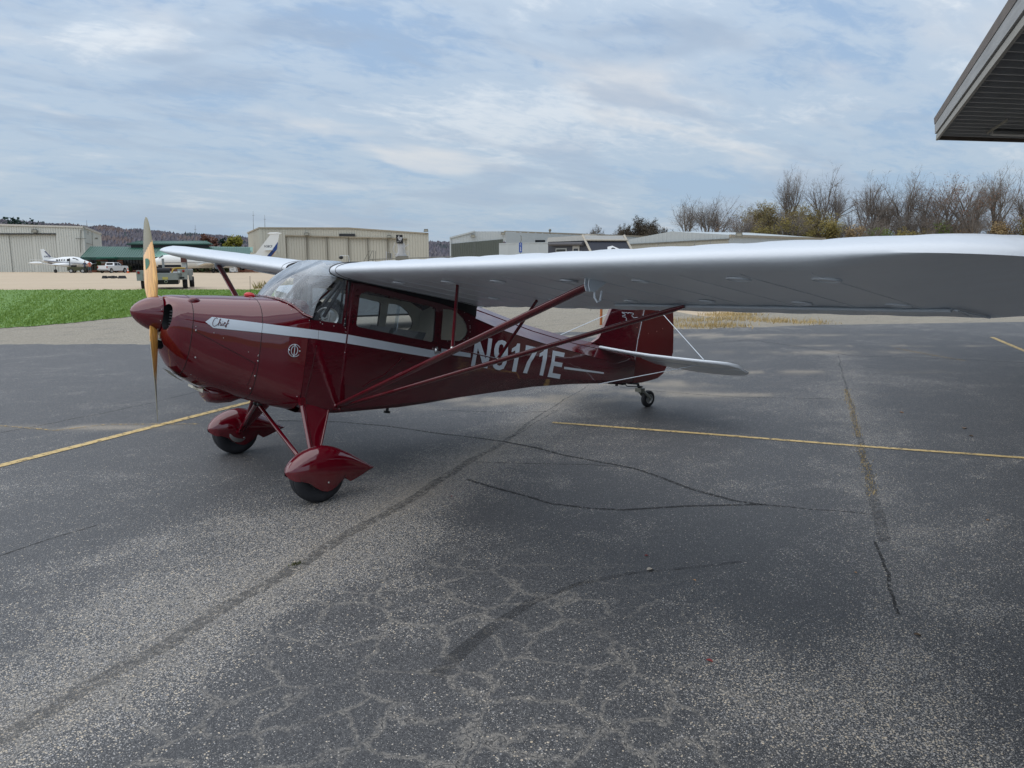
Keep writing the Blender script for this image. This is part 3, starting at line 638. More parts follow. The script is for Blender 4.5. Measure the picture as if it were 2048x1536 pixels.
roofq('roof', [P(161, 515, DT-2), P(500, 516, DT-2), P(500, 495, DT+9), P(182, 493, DT+9)], 70)
roofq('roof_hip', [P(161, 515, DT-2), P(161.5, 513, DT), P(180, 493.5, DT+9.2), P(182, 493, DT+9)], None, groof2)
for a, b in ((161, 300), (300, 400), (400, 500)):
    wpart(t, 'fascia', corr(pt(a, DT-2.1), pt(b, DT-2.1), bz, ez, ez, .45, .05), groof2)
wpart(t, 'entrance_canopy', quad_box(pt(199, DT-2.2), pt(235, DT-2.2), zat(516.5, DT-2), zat(514, DT-2), .0, .9), mat('canopy_green', (.03, .14, .10), .4))
roofq('porch_roof', [P(302, 514, DT-3), P(362, 513.5, DT-3), P(335, 494, DT+4), P(335, 494, DT+4)], 12, mat('pale_green_roof', (.16, .34, .26), .4))
roofq('clerestory_roof', [P(257, 488, DT+8), P(425, 489, DT+8), P(412, 482, DT+13), P(276, 482, DT+13)], 36, groof)
wpart(t, 'clerestory_fascia', quad_box(pt(257, DT+7.8), pt(425, DT+7.8), zat(490.5, DT+8), zat(488, DT+8), 0, .3), groof2)
wpart(t, 'clerestory_wall', quad_box(pt(264, DT+8), pt(419, DT+8), zat(496, DT+8), zat(490, DT+8), -.2, 0), dark)
roofq('long_roof', [P(420, 503, DT+6), P(505, 505, DT+6), P(505, 494.5, DT+14), P(420, 493.5, DT+14)], 28, mat('pale_green_roof', (.16, .34, .26), .4))
zb0 = -.72
bays = [(168, 176, 'b'), (176, 193, 'w'), (193, 202, 'b'), (202, 215, 'b'), (215, 234, 'w'), (234, 245, 'b'), (245, 288, 'w'), (288, 300, 'b'), (300, 340, 'w'), (340, 420, 'b'), (420, 478, 'b'), (478, 488, 'w'), (488, 560, 'b')]
for x0, x1, k in bays:
    if k == 'b':
        rows = 8
        for r in range(rows): wpart(t, 'brick_course', quad_box(pt(x0, DT), pt(x1, DT), zb0+r*(bz-zb0)/rows+.01, zb0+(r+1)*(bz-zb0)/rows-.012, -.3, .0), brick)
    else:
        wpart(t, 'brick_sill', quad_box(pt(x0, DT), pt(x1, DT), zb0, zb0+.5, -.3, .02), brick)
        wf = wpart(t, 'window', quad_box(pt(x0, DT), pt(x1, DT), zb0+.5, bz, -.3, -.15), glassdark)
        n = max(2, int((x1-x0)/6)); 
        for i in range(n+1):
            xm = x0+(x1-x0)*i/n; wpart(t, 'mullion', quad_box(pt(xm-.25, DT), pt(xm+.25, DT), zb0+.5, bz, -.15, -.05), black, None, wf)
hedge_m = mat('hedge_green', (.022, .045, .014), .8, col2=(.06, .085, .02), vs=1.5)
def hedge(px0, px1, D, h, label, cat='hedge', dens=260, m=hedge_m, thick=1.2, seed=1, leafs=.14, z0=None):
    r = random.Random(seed); t_ = thing('hedge', F((px0+px1)/2/1-1024, 0), label, cat); p = pt((px0+px1)/2, D); t_.location = (p.x, p.y, G(p.x, p.y)); mb = MB(); W_ = (px1-px0)/FPX*D
    n = int(dens*W_*h)
    for _ in range(n):
        px = r.uniform(px0, px1); q = pt(px, D+r.uniform(-thick/2, thick/2)); gz = G(q.x, q.y) if z0 is None else z0; ed = min(1, 6*min(px-px0, px1-px)/(px1-px0)+.45)
        z = gz+h*ed*(r.random()**.7)*(1+.15*noise.noise(Vector((px*.3, 0, seed)))); s = leafs*r.uniform(.5, 1.3)
        u = Vector((r.gauss(0, 1), r.gauss(0, 1), r.gauss(0, 1))).normalized(); v = u.orthogonal().normalized(); c = Vector((q.x, q.y, z))
        mb.v += [c+u*s, c+v*s*.6, c-u*s, c-v*s*.6]; k = len(mb.v); mb.f.append((k-4, k-3, k-2, k-1)); mb.m.append(0)
    wpart(t_, 'foliage', mb, m, None, kind='stuff'); return t_
hedge(193, 201, 122.5, 1.7, 'dark shrub by the brick terminal entrance, left of the white pickup', 'shrub', 120, seed=2, leafs=.22)
hedge(383, 455, 123, 1.7, 'long dark green hedge under the business jet', 'hedge', 70, seed=3, leafs=.25)
hedge(248, 262, 124, .9, 'small shrub beside the orange cone', 'shrub', 120, seed=4, leafs=.2)
for px, y0, y1, D, lab in ((174, 440, 456, 160, 'short thin mast behind the corner of the cream hangar'), (391, 450, 484, 150, 'thin antenna mast above the green roof'), (372, 462, 484, 150, 'short thin antenna left of the tall mast on the green roof'), (507, 422, 470, 165, 'tall whip antenna just left of the beige hangar corner'), (530, 430, 459, 160, 'whip antenna rising behind the beige hangar edge')):
    a, b = P(px, y1, D), P(px-.8, y0, D); t = thing('antenna_mast', (a.x, a.y, -.7), lab, 'antenna'); wpart(t, 'pole', MB().tube([Vector((a.x, a.y, -.7)), a, b], [.07, .06, .02], 5), lamp_m)
    if y1-y0 > 26: wpart(t, 'crossarm', MB().tube([P(px-2.5, y0+9, D), P(px+2, y0+8.5, D)], .03, 4), lamp_m)

# ================================================================== canopied hangar to the right of and behind the camera
t = thing('hangar_canopy_building', (8, -6, 0), 'grey flat roof overhang with ribbed metal underside at top right', 'hangar')
C0_ = Vector((14.23, .80, 0)); e1 = Vector((12.11+2.303, -.05+6.24, 0)).normalized()
e1 = Vector((7.12-14.23, -2.98-.80, 0)).normalized(); e2 = Vector((15.94-14.23, -.14-.80, 0)).normalized()
ZC = 4.2; LEN = 21; DEP = 5
def cb(a, b, z): q = C0_+e1*a+e2*b; return (q.x, q.y, z)
fas = mat('weathered_grey_fascia', (.34, .34, .335), .55, var=.35, vs=3, bump=.1, stretch=(.4, .4, 6))
fas2 = mat('rusty_brown_flashing', (.15, .12, .10), .6, var=.4, vs=4)
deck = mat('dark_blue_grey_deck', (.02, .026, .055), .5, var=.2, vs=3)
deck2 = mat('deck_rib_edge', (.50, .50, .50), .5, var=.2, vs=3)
wpart(t, 'roof', MB().hexa([cb(-.06, -.13, ZC+.28), cb(LEN, -.13, ZC+.28), cb(LEN, DEP, ZC+.28), cb(-.06, DEP, ZC+.28), cb(-.08, -.15, ZC+.40), cb(LEN, -.15, ZC+.40), cb(LEN, DEP, ZC+.40), cb(-.08, DEP, ZC+.40)]), fas2)
wpart(t, 'upper_fascia', MB().hexa([cb(-.06, -.10, ZC+.10), cb(LEN, -.10, ZC+.10), cb(LEN, -.05, ZC+.10), cb(-.06, -.05, ZC+.10), cb(-.06, -.12, ZC+.275), cb(LEN, -.12, ZC+.275), cb(LEN, -.05, ZC+.275), cb(-.06, -.05, ZC+.275)]), fas)
wpart(t, 'lower_fascia', MB().hexa([cb(-.03, -.07, ZC-.03), cb(LEN, -.07, ZC-.03), cb(LEN, -.02, ZC-.03), cb(-.03, -.02, ZC-.03), cb(-.03, -.07, ZC+.075), cb(LEN, -.07, ZC+.075), cb(LEN, -.02, ZC+.075), cb(-.03, -.02, ZC+.075)]), mat('tan_lower_fascia', (.30, .28, .24), .55, var=.2, vs=3))
wpart(t, 'end_fascia', MB().hexa([cb(-.05, -.045, ZC-.02), cb(0, -.045, ZC-.02), cb(0, DEP, ZC-.02), cb(-.05, DEP, ZC-.02), cb(-.05, -.045, ZC+.27), cb(0, -.045, ZC+.27), cb(0, DEP, ZC+.27), cb(-.05, DEP, ZC+.27)]), fas2)
k = 0; a = .18; first = None
while a < LEN-.5:
    if first is None:
        ribo = MB(); ribo.add([cb(0, 0, ZC+.13), cb(.30, 0, ZC+.13), cb(.30, DEP, ZC+.13), cb(0, DEP, ZC+.13)], [(0, 1, 2, 3)])
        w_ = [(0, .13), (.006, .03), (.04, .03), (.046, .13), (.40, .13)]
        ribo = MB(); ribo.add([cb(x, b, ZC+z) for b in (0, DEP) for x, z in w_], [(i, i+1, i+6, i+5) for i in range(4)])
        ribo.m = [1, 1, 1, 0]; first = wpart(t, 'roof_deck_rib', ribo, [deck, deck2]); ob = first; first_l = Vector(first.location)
    else:
        ob = first.copy(); COL.objects.link(ob)
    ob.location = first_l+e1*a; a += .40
wpart(t, 'hanger_bracket', MB().hexa([cb(1.0, .9, ZC-.04), cb(1.12, .9, ZC-.04), cb(2.6, 1.0, ZC-.04), cb(2.5, 1.0, ZC-.04), cb(1.0, .9, ZC+.01), cb(1.12, .9, ZC+.01), cb(2.6, 1.0, ZC+.01), cb(2.5, 1.0, ZC+.01)]), mat('tan_lower_fascia', (.30, .28, .24), .55))
wpart(t, 'cross_beam', MB().hexa([cb(.95, 1.0, ZC-.05), cb(1.2, 1.0, ZC-.05), cb(1.2, DEP, ZC-.05), cb(.95, DEP, ZC-.05), cb(.95, 1.0, ZC+.01), cb(1.2, 1.0, ZC+.01), cb(1.2, DEP, ZC+.01), cb(.95, DEP, ZC+.01)]), fas)
wq = mat('tan_metal_siding', (.30, .28, .24), .5, var=.1, vs=1)
aa, bb = Vector(cb(.5, 5.2, 0)), Vector(cb(LEN, 5.2, 0))
wpart(t, 'front_wall', corr(bb, aa, 0, ZC, ZC, .4, .04, -1), wq)
dd0, dd1 = Vector(cb(9, 5.1, 0)), Vector(cb(19, 5.1, 0)); wpart(t, 'open_doorway', quad_box(dd1, dd0, 0, 3.6, -.1, .1, -1), dark)
# ================================================================== wooded ridge
RIDGE = [(-700, 430), (-200, 436), (0, 434), (60, 440), (110, 445), (170, 452), (215, 451), (250, 456), (300, 462), (350, 468), (400, 471), (440, 473), (480, 477), (500, 480), (700, 490), (858, 489), (900, 490), (1100, 492), (1300, 494), (1600, 488), (2048, 484), (2700, 480)]
hill_m = mat('leafless_woodland', (.070, .055, .062), .9, col2=(.135, .095, .085), vs=.02, spec=.1)
hill_g = mat('hill_ground', (.16, .145, .15), .95, vs=.03, spec=.1)
def ridge_z(px, D): return zat(lerp(px, [p[0] for p in RIDGE], [p[1] for p in RIDGE]), 640)
mb = MB(); cols = [-700+20*i for i in range(171)]; rows = [(300, -1.0), (400, .25), (500, .55), (580, .82), (640, .93), (760, .9), (1100, .4)]
V = []
for px in cols:
    for D, k in rows:
        p = pt(px, D); z = -1+max(0, ridge_z(px, D)+1)*max(0, k)*.86; V.append((p.x, p.y, z))
mb.add(V, [(i*7+j, i*7+j+1, (i+1)*7+j+1, (i+1)*7+j) for i in range(len(cols)-1) for j in range(6)])
mb.build('hills', hill_g, None, None, None, kind='structure')
rr = random.Random(21); tones = [(.235, .22, .25), (.28, .255, .27), (.20, .20, .225), (.30, .24, .225), (.13, .16, .16)]
labs = ['purple grey bare woodland covering the distant ridge', 'lighter brown bare treetops over the distant ridge', 'dark grey trees over the distant ridge', 'rust coloured treetops among the bare ridge woodland', 'dark green evergreens scattered over the ridge']
HB = [MB() for _ in tones]
for _ in range(52000):
    px = rr.uniform(-70, 1500); D = rr.choice((640, 640, 640, 600, 540, 470, 400))+rr.uniform(-35, 35); k = lerp(D, [r[0] for r in rows], [r[1] for r in rows]); p = pt(px, D)
    n1 = noise.noise(Vector((p.x*.045, p.y*.02, 1))); n2 = noise.noise(Vector((p.x*.11, p.y*.04, 5))); z = -1+max(0, ridge_z(px, D)+1)*max(0, k)*.86+1.4+2.2*(n1+.6*n2)+rr.uniform(-.8, 1.6)
    t_i = 4 if n2 > .42 and n1 < 0 else (3 if n1 > .38 else (2 if n2 < -.25 else (1 if rr.random() < .4 else 0)))
    s = rr.uniform(.35, .95); h = rr.uniform(1.0, 2.6)*(1.25 if t_i == 4 else 1); a = rr.uniform(-.6, .6); lx = rr.uniform(-.7, .7); m_ = HB[t_i]; q = len(m_.v)
    m_.v += [(p.x-s*rt.x, p.y-s*rt.y, z), (p.x+s*rt.x, p.y+s*rt.y+a, z), (p.x+lx*rt.x+s*.4, p.y+lx*rt.y+a, z+h), (p.x+lx*rt.x-s*.4, p.y+lx*rt.y, z+h*rr.uniform(.7, 1))]; m_.f.append((q, q+1, q+2, q+3)); m_.m.append(0)
for i, m_ in enumerate(HB): m_.build('wooded_hillside', mat('woodland_tone_%d' % i, tones[i], .95, var=.3, vs=.05, spec=.1), None, None, None, label=labs[i], cat='woodland', kind='stuff')

# ================================================================== trees
bark = mat('grey_brown_bark', (.17, .15, .135), .9, var=.3, vs=2, spec=.1)
bark_l = mat('pale_bark', (.20, .175, .15), .9, var=.3, vs=2, spec=.1)
twig = mat('twig_brown', (.20, .172, .15), .9, var=.3, vs=.4, spec=.1)
def bare_tree(name, H, seed, spread=.45, leafy=0, leaf_m=None, lab='', tm=twig, dens=1.0, low=.3, trunkm=None):
    r = random.Random(seed); tk = MB(); tw = MB(); lf = MB()
    def grow(p, d, L_, rad, lev):
        n = 3; pts = [p]; q = Vector(p); dd = Vector(d)
        for i in range(n):
            dd = (dd+Vector((r.gauss(0, .10), r.gauss(0, .10), r.gauss(.03, .05)))).normalized(); q = q+dd*(L_/n); pts.append(Vector(q))
        if lev <= 2: tk.tube(pts, [rad*(1-.45*i/n) for i in range(n+1)], 5 if lev < 2 else 3, cap=False)
        else:
            w = max(rad*.8, .0085); nn = Vector((sin(YAW), cos(YAW), 0)).cross(dd).normalized() if False else dd.orthogonal().normalized()
            a = r.uniform(0, 6.28); nn = (Matrix.Rotation(a, 3, dd) @ nn); tw.ribbon(pts, [w*2.0, w*1.6, w*1.1, w*.5], nn)
        if leafy and lev >= 4 and (leafy > 1 or r.random() < .3):
            for _ in range(leafy):
                c = pts[r.randrange(1, 4)]+Vector((r.gauss(0, .12), r.gauss(0, .12), r.gauss(0, .12))); s = r.uniform(.05, .11)
                u = Vector((r.gauss(0, 1), r.gauss(0, 1), r.gauss(0, 1))).normalized(); v = u.orthogonal().normalized(); lf.add([c+u*s, c+v*s*.7, c-u*s, c-v*s*.7], [(0, 1, 2, 3)])
        if lev >= 5: return
        kids = [0, 5, 5, 4, 3, 3][lev+1] if lev+1 < 6 else 0
        kids = max(2, int(round(kids*dens)))
        for k in range(kids):
            f = r.uniform(.35 if lev else low, 1.0); base = pts[0].lerp(pts[-1], f) if lev == 0 else pts[min(3, int(f*3))].copy()
            az = r.uniform(0, 6.28); sp = spread*(1.0 if lev < 2 else 1.5)*r.uniform(.6, 1.3); o = dd.orthogonal().normalized(); o = Matrix.Rotation(az, 3, dd) @ o
            nd = (dd+o*sp+Vector((0, 0, .12 if lev < 3 else .04))).normalized(); grow(base, nd, L_*r.uniform(.50, .78)*(1 if lev else .95), rad*r.uniform(.42, .6), lev+1)
        if lev < 4: grow(pts[-1], dd, L_*.62, rad*.55, lev+1)
    grow(Vector((0, 0, 0)), Vector((r.gauss(0, .05), r.gauss(0, .05), 1)).normalized(), H*.40, H*.016, 0)
    zm = max(v[2] for v in tw.v); k = H/zm
    for m_ in (tk, tw, lf): m_.v = [(v[0]*k, v[1]*k, v[2]*k) for v in m_.v]
    t_ = thing(name, (0, 0, 0), lab, 'tree'); tk.build('trunk', trunkm or bark, t_, None, 60); tw.build('crown', tm, t_, None)
    if leafy: lf.build('remaining_leaves', leaf_m, t_, None)
    return t_
rust = mat('rust_leaves', (.19, .085, .045), .8, var=.4, vs=1); brownl = mat('olive_brown_leaves', (.15, .13, .045), .8, col2=(.25, .19, .07), vs=.5); dkl = mat('dark_brown_leaves', (.07, .055, .035), .8, var=.4, vs=1)
PR = [bare_tree('bare_tree', 15, 1, .66, lab='p', low=.5), bare_tree('bare_tree', 15, 2, .58, lab='p', low=.55, tm=mat('grey_twigs', (.22, .20, .185), .9, spec=.1), trunkm=bark_l), bare_tree('bare_tree', 15, 3, .75, lab='p', low=.5, dens=.9), bare_tree('bare_tree', 15, 4, .72, 1, rust, lab='p', dens=.85, low=.45), bare_tree('bare_tree', 12, 5, .6, 5, dkl, lab='p', low=.15), bare_tree('bare_tree', 12, 8, .55, 4, brownl, lab='p', low=.12)]
TR_ = [(1372, 391, 118, 1, 1.0, 'leftmost slender bare tree with pale twin stems above the long grey hangar'), (1409, 387, 116, 1, 1.0, 'second slender bare tree, pale, its stem forked, right of the leftmost'), (1439, 395, 118, 0, .9, 'third bare tree over the hangar roof, between slender pair and brown shrubs'), (1462, 404, 120, 2, .9, 'broad bare tree just left of the first leafy brown tree'),
       (1500, 402, 110, 5, 1.0, 'dense olive brown tree still in leaf, left edge of the thicket'), (1530, 408, 112, 5, 1.1, 'second olive brown leafy tree from the left in the thicket'), (1555, 400, 118, 0, .8, 'faint bare tree behind the olive thicket, left of the tallest pair'),
       (1572, 326, 112, 1, .72, 'tall bare tree with grey V-shaped crown, left of the tallest pair'), (1622, 329, 112, 2, .78, 'tall bare tree with wide fan crown, right of the tallest pair'), (1664, 356, 116, 1, .75, 'bare tree with upswept branches right of the tall pair'), (1600, 405, 108, 5, 1.2, 'olive leafy tree at the feet of the tall bare pair'),
       (1645, 415, 106, 5, 1.1, 'olive yellow leafy tree under the upswept bare tree'), (1700, 348, 110, 2, .8, 'bare tree with dense twiggy top in the middle of the right-hand row'), (1738, 346, 108, 0, .8, 'bare tree close right of the dense twiggy one'), (1797, 336, 106, 0, .85, 'bare tree with a narrow pointed crown near the row middle'), (1765, 372, 110, 1, .85, 'lower pale bare tree left of the narrow pointed crown'),
       (1832, 370, 108, 2, .9, 'lower bare tree right of the narrow pointed crown'), (1852, 354, 104, 3, .9, 'bare tree with a few rust leaves, left of two such'), (1883, 347, 104, 3, 1.0, 'leaning dark tree with rust leaves high in its crown'), (1925, 350, 106, 0, .9, 'bare dark tree between the two rust-leaved ones'), (1943, 345, 102, 3, .95, 'rightmost rust-leaved tree, beside the tall pale crown'),
       (1982, 324, 104, 1, .8, 'tallest pale bare crown near the right border'), (2020, 342, 106, 2, .9, 'wide bare tree second from the right border'), (2052, 345, 104, 0, .9, 'bare tree cut by the right border of the photo'), (1190, 452, 135, 4, .9, 'small dark brown tree above the camper roof, leftmost of the dark group'), (1237, 446, 135, 4, .9, 'dark brown-leaved tree above the camper front'), (1268, 437, 132, 4, 1.0, 'rounded dark brown tree right of the camper logo'), (1305, 431, 130, 4, 1.1, 'rightmost and largest dark brown tree, left of the low gable'),
       (1335, 452, 134, 4, .7, 'small brown tree directly over the low gable')]
rq = random.Random(9)
for px in range(1478, 2060, 19): TR_.append((px+rq.uniform(-8, 8), rq.uniform(395, 438) if px > 1660 else rq.uniform(402, 440), rq.uniform(100, 122), rq.choice((0, 1, 2, 0, 3)), rq.uniform(.9, 1.3), 'one of the thin tangled bare trees filling the lower row behind the wing'))
used = set()
for i, (px, py, D, k, ws, lab) in enumerate(TR_):
    D *= 1.55
    o = PR[k] if k not in used else copy_tree(PR[k]); used.add(k); p = pt(px, D); Hh = zat(py, D)+.3; s = Hh/(15 if k < 4 else 12)
    o.location = (p.x, p.y, -.3); o.rotation_euler.z = i*1.3; o.scale = (s*ws*1.12, s*ws*1.12, s); o['label'] = lab; o['group'] = 'late autumn trees beyond the hangars' if i < 29 else 'tangled lower row of bare trees'
olive = mat('olive_shrub_leaves', (.13, .12, .035), .85, col2=(.26, .20, .07), vs=.35, spec=.15); greenl = mat('green_shrub_leaves', (.075, .13, .02), .85, col2=(.15, .19, .035), vs=.4, spec=.15); tanl = mat('tan_shrub_leaves', (.26, .19, .10), .85, col2=(.40, .29, .15), vs=.4, spec=.15)
def shrub(px, top, D, wpx, lab, m, dens=420, seed=0, twigs=True, name='shrub', cat='shrub', base=-.5, leafs=.10):
    r = random.Random(seed+100); p = pt(px, D); t_ = thing(name, (p.x, p.y, base), lab, cat); h = zat(top, D)-base; w = wpx/FPX*D/2; mb = MB(); st = MB()
    lobes = [(r.uniform(-.7, .7)*w, r.uniform(-.5, .5)*w, h*r.uniform(.35, .85), r.uniform(.30, .5)*min(w, h*.6)) for _ in range(9)]+[(0, 0, h*.82, h*.18)]
    for _ in range(int(dens*w*h/4)):
        lx, ly, lz, lr = r.choice(lobes); d = Vector((r.gauss(0, 1), r.gauss(0, 1), r.gauss(0, 1))).normalized()*lr*r.uniform(.3, 1.15)
        c = Vector((p.x+lx+d.x, p.y+ly+d.y, base+max(.05, min(h, lz+d.z)))); s = leafs*r.uniform(.5, 1.3)
        u = Vector((r.gauss(0, 1), r.gauss(0, 1), r.gauss(0, 1))).normalized(); v = u.orthogonal().normalized(); mb.add([c+u*s, c+v*s*.7, c-u*s, c-v*s*.7], [(0, 1, 2, 3)])
    for lx, ly, lz, lr in lobes: st.tube([Vector((p.x, p.y, base)), Vector((p.x+lx*.5, p.y+ly*.5, base+lz*.5)), Vector((p.x+lx, p.y+ly, base+lz))], [.07, .05, .02], 4)
    wpart(t_, 'crown' if name != 'shrub' else 'foliage', mb, m, None); wpart(t_, 'trunk' if name != 'shrub' else 'stem', st, bark); return t_
for i, (px, top, w, m, lab) in enumerate([(1515, 440, 60, olive, 'olive shrub at the left foot of the thicket above the hangar end'), (1560, 432, 70, olive, 'brown olive shrub beneath the tallest pair, left side'), (1608, 430, 70, olive, 'yellow olive shrub beneath the tallest pair, right side'), (1660, 424, 66, olive, 'broad olive shrub just above the hangar roof end'), (1705, 445, 60, tanl, 'tan twiggy shrub left of the green bushes'), (1750, 452, 70, greenl, 'low green bush in the middle of the right-hand row'),
                                          (1800, 450, 60, olive, 'low olive bush left of the bright green one'), (1880, 436, 56, greenl, 'bright green bush, topmost green in the row'), (1845, 452, 60, olive, 'low dark olive bush left beside the bright green one'), (1930, 448, 70, tanl, 'tan brushy shrub right of the bright green bush'), (1990, 440, 70, tanl, 'pinkish tan brush near the right border'), (2040, 425, 70, olive, 'yellow olive shrub at the right border')]):
    shrub(px, top+6, 158, w, lab, m, dens=330, seed=i, leafs=.17)
shrub(471, 470, 150, 36, 'round yellow green tree behind the green roof, left of the jet tail', mat('yellow_green_leaves', (.13, .14, .022), .85, col2=(.24, .22, .04), vs=.6, spec=.15), 900, 50, name='tree', cat='tree', base=-.7, leafs=.22)
for px, top, D, w, lab in ((31, 437, 200, 16, 'dark blue green pine above the cream hangar roof, larger left one'), (43, 437, 202, 9, 'dark pine just right of the larger pine above the hangar'), (69, 440, 204, 12, 'rounded dark evergreen above the cream hangar, right of the pines'), (447, 474, 320, 12, 'dark evergreen on the ridge left of the yellow green tree'), (413, 470, 310, 20, 'rust brown tree on the ridge above the green roof'), (432, 476, 330, 14, 'purple grey tree between the rust one and the evergreen')):
    shrub(px, top, D, w, lab, mat('pine_needles', (.018, .036, .03), .9, spec=.1) if 'dark' in lab else (mat('rust_ridge_leaves', (.14, .07, .05), .9, spec=.1) if 'rust' in lab else mat('purple_ridge_leaves', (.09, .07, .075), .9, spec=.1)), 260, px, name='tree', cat='tree', base=-.7, leafs=.55)

# ================================================================== vehicles
def frame(loc, az):             # local x forward along compass angle az, y left, z up
    c, s = sin(az), cos(az); o = Vector(loc)
    return lambda v: Vector((v[0]*c-v[1]*s, v[0]*s+v[1]*c, v[2]))
def vpart(t_, name, mb, m, fr, smooth=None, parent=None, **k): return mb.build(name, m, parent or t_, fr, smooth, **k)
def rounded_loft(secs, n=20, e=3.2):
    # secs: (x, half width, z0, z1)
    rg = []
    for x, w, z0, z1 in secs:
        rg.append([(x, w*abs(cos(t))**(2/e)*(1 if cos(t) > 0 else -1), (z0+z1)/2+(z1-z0)/2*abs(sin(t))**(2/e)*(1 if sin(t) > 0 else -1)) for t in [2*pi*j/n for j in range(n)]])
    return MB().loft(rg)
def wheel(t_, fr, x, y, r, w, rimm=alu):
    ty = vpart(t_, 'tyre', MB().lathe((x, y, r), (0, 1, 0), [(r*.62, -w/2), (r*.95, -w/2), (r, -w*.35), (r, w*.35), (r*.95, w/2), (r*.62, w/2)], 24), rubber, fr, 40)
    vpart(t_, 'rim', MB().lathe((x, y, r), (0, 1, 0), [(.01, -w*.3), (r*.3, -w*.42), (r*.5, -w*.3), (r*.62, -w*.5), (r*.62, w*.5), (r*.5, w*.3), (r*.3, w*.42), (.01, w*.3)], 18), rimm, fr, 40, ty)
def pickup(loc, az, paint, label, rimm=alu, size=1):
    t_ = thing('pickup_truck', loc, label, 'pickup truck'); fr0 = frame(loc, az); fr = lambda v: fr0((v[0]*size, v[1]*size, v[2]*size))
    # body side profile with wheel arches, x: rear -2.9 .. front 2.9
    def arch(cx, r, n=9): return [(cx+r*cos(pi-pi*i/n), .42+r*sin(pi-pi*i/n)) for i in range(n+1)]
    prof = [(-2.85, .55)]+[(-2.3, .45)]+arch(-1.85, .50)+arch(1.85, .50)+[(2.75, .42), (2.88, .6), (2.88, 1.0), (2.75, 1.16), (1.3, 1.24), (1.15, 1.27), (-.85, 1.28), (-2.85, 1.30)]
    mb = MB()
    rg = [[(x, y*(1 if z < .9 else 1), z) for x, z in prof] for y in (-.98, -.90, .90, .98)]
    rg[0] = [(x*.985, -.97, z) for x, z in prof]; rg[3] = [(x*.985, .97, z) for x, z in prof]; rg[1] = [(x, -.93, z+(.03 if z > 1.1 else 0)) for x, z in prof]; rg[2] = [(x, .93, z+(.03 if z > 1.1 else 0)) for x, z in prof]
    V, Fc = fill2d([prof]); mb.loft(rg, True, False)
    for y, k in ((-.97, .985), (.97, .985)): mb.add([(x*k, y, z) for x, z in V], Fc)
    vpart(t_, 'body', mb, paint, fr, 35)
    cab = [(1.35, 1.25), (.55, 1.83), (-.75, 1.87), (-.95, 1.28)]
    cm = MB(); cm.loft([[(x, y*(1-.16*(z-1.25)/.6), z) for x, z in cab] for y in (-.9, .9)]); vpart(t_, 'cab', cm, paint, fr, 30)
    for sy in (1, -1):
        for q in ([(1.05, 1.30), (.50, 1.74), (.18, 1.77), (.16, 1.30)], [(.08, 1.30), (.08, 1.77), (-.66, 1.79), (-.80, 1.30)]):
            vpart(t_, 'side_window', MB().loft([[(x, sy*(.905-.144*(z-1.25)/.6+e), z) for x, z in q] for e in (-.01, .006)]), glassdark, fr)
        vpart(t_, 'door_handle', MB().box((-.05, sy*.985, 1.1), (.16, .03, .04)), black, fr); vpart(t_, 'tail_lamp', MB().box((-2.84, sy*.88, 1.05), (.06, .16, .34)), mat('red_lamp', (.30, .01, .01), .3), fr); vpart(t_, 'headlamp', MB().box((2.84, sy*.80, .95), (.1, .26, .2)), mat('lamp_glass', (.5, .52, .55), .1), fr)
        vpart(t_, 'mirror', MB().box((.95, sy*1.05, 1.38), (.12, .16, .2)), black, fr)
        for x in (-1.85, 1.85): wheel(t_, fr, x, sy*.86, .40, .26, rimm)
    vpart(t_, 'windshield', MB().hexa([(1.30, -.78, 1.30), (1.32, -.78, 1.29), (1.32, .78, 1.29), (1.30, .78, 1.30), (.62, -.68, 1.77), (.64, -.68, 1.79), (.64, .68, 1.79), (.62, .68, 1.77)]), glassdark, fr)
    vpart(t_, 'rear_window', MB().box((-.87, 0, 1.58), (.08, 1.2, .34)), glassdark, fr); vpart(t_, 'tailgate', MB().box((-2.87, 0, .98), (.05, 1.5, .52)), paint, fr)
    vpart(t_, 'rear_bumper', MB().box((-2.95, 0, .60), (.14, 1.8, .18)), alu, fr); vpart(t_, 'grille', MB().box((2.89, 0, .9), (.05, 1.3, .32)), black, fr); vpart(t_, 'underbody', MB().box((0, 0, .48), (5.2, 1.5, .25)), black, fr)
    return t_
pw = mat('white_truck_paint', (.72, .73, .74), .25, coat=.6, var=.03)
p = pt(225, 114); pickup((p.x, p.y, G(p.x, p.y)), YAW+radians(8), pw, 'white crew cab pickup truck parked before the brick terminal', size=.84)
p = F(-3.35, 19.8); pickup((p.x, p.y, G(p.x, p.y)), YAW+radians(-118), mat('silver_grey_paint', (.30, .33, .34), .25, metal=.3, coat=.6, var=.05), 'silver grey pickup truck parked behind the windshield of the red airplane', size=.9)
# shrubby baggage cart / dark green tug by the twin
def boxes(t_, fr, L_):
    for name, c, d, m in L_: vpart(t_, name, MB().box(c, d), m, fr)
p = pt(155, 114.5); lc = (p.x, p.y, G(p.x, p.y)); t = thing('aircraft_tug', lc, 'low dark olive tug under the nose of the white twin', 'tug'); fr = frame(lc, YAW+radians(80)); om = mat('olive_drab_paint', (.06, .065, .03), .5)
boxes(t, fr, [('body', (0, 0, .62), (2.6, 1.3, .55), om), ('seat', (-.6, 0, 1.0), (.5, .9, .3), black), ('bumper', (1.4, 0, .5), (.2, 1.2, .2), black)])
for x in (-.8, .8):
    for y in (-.6, .6): wheel(t, fr, x, y, .32, .2)
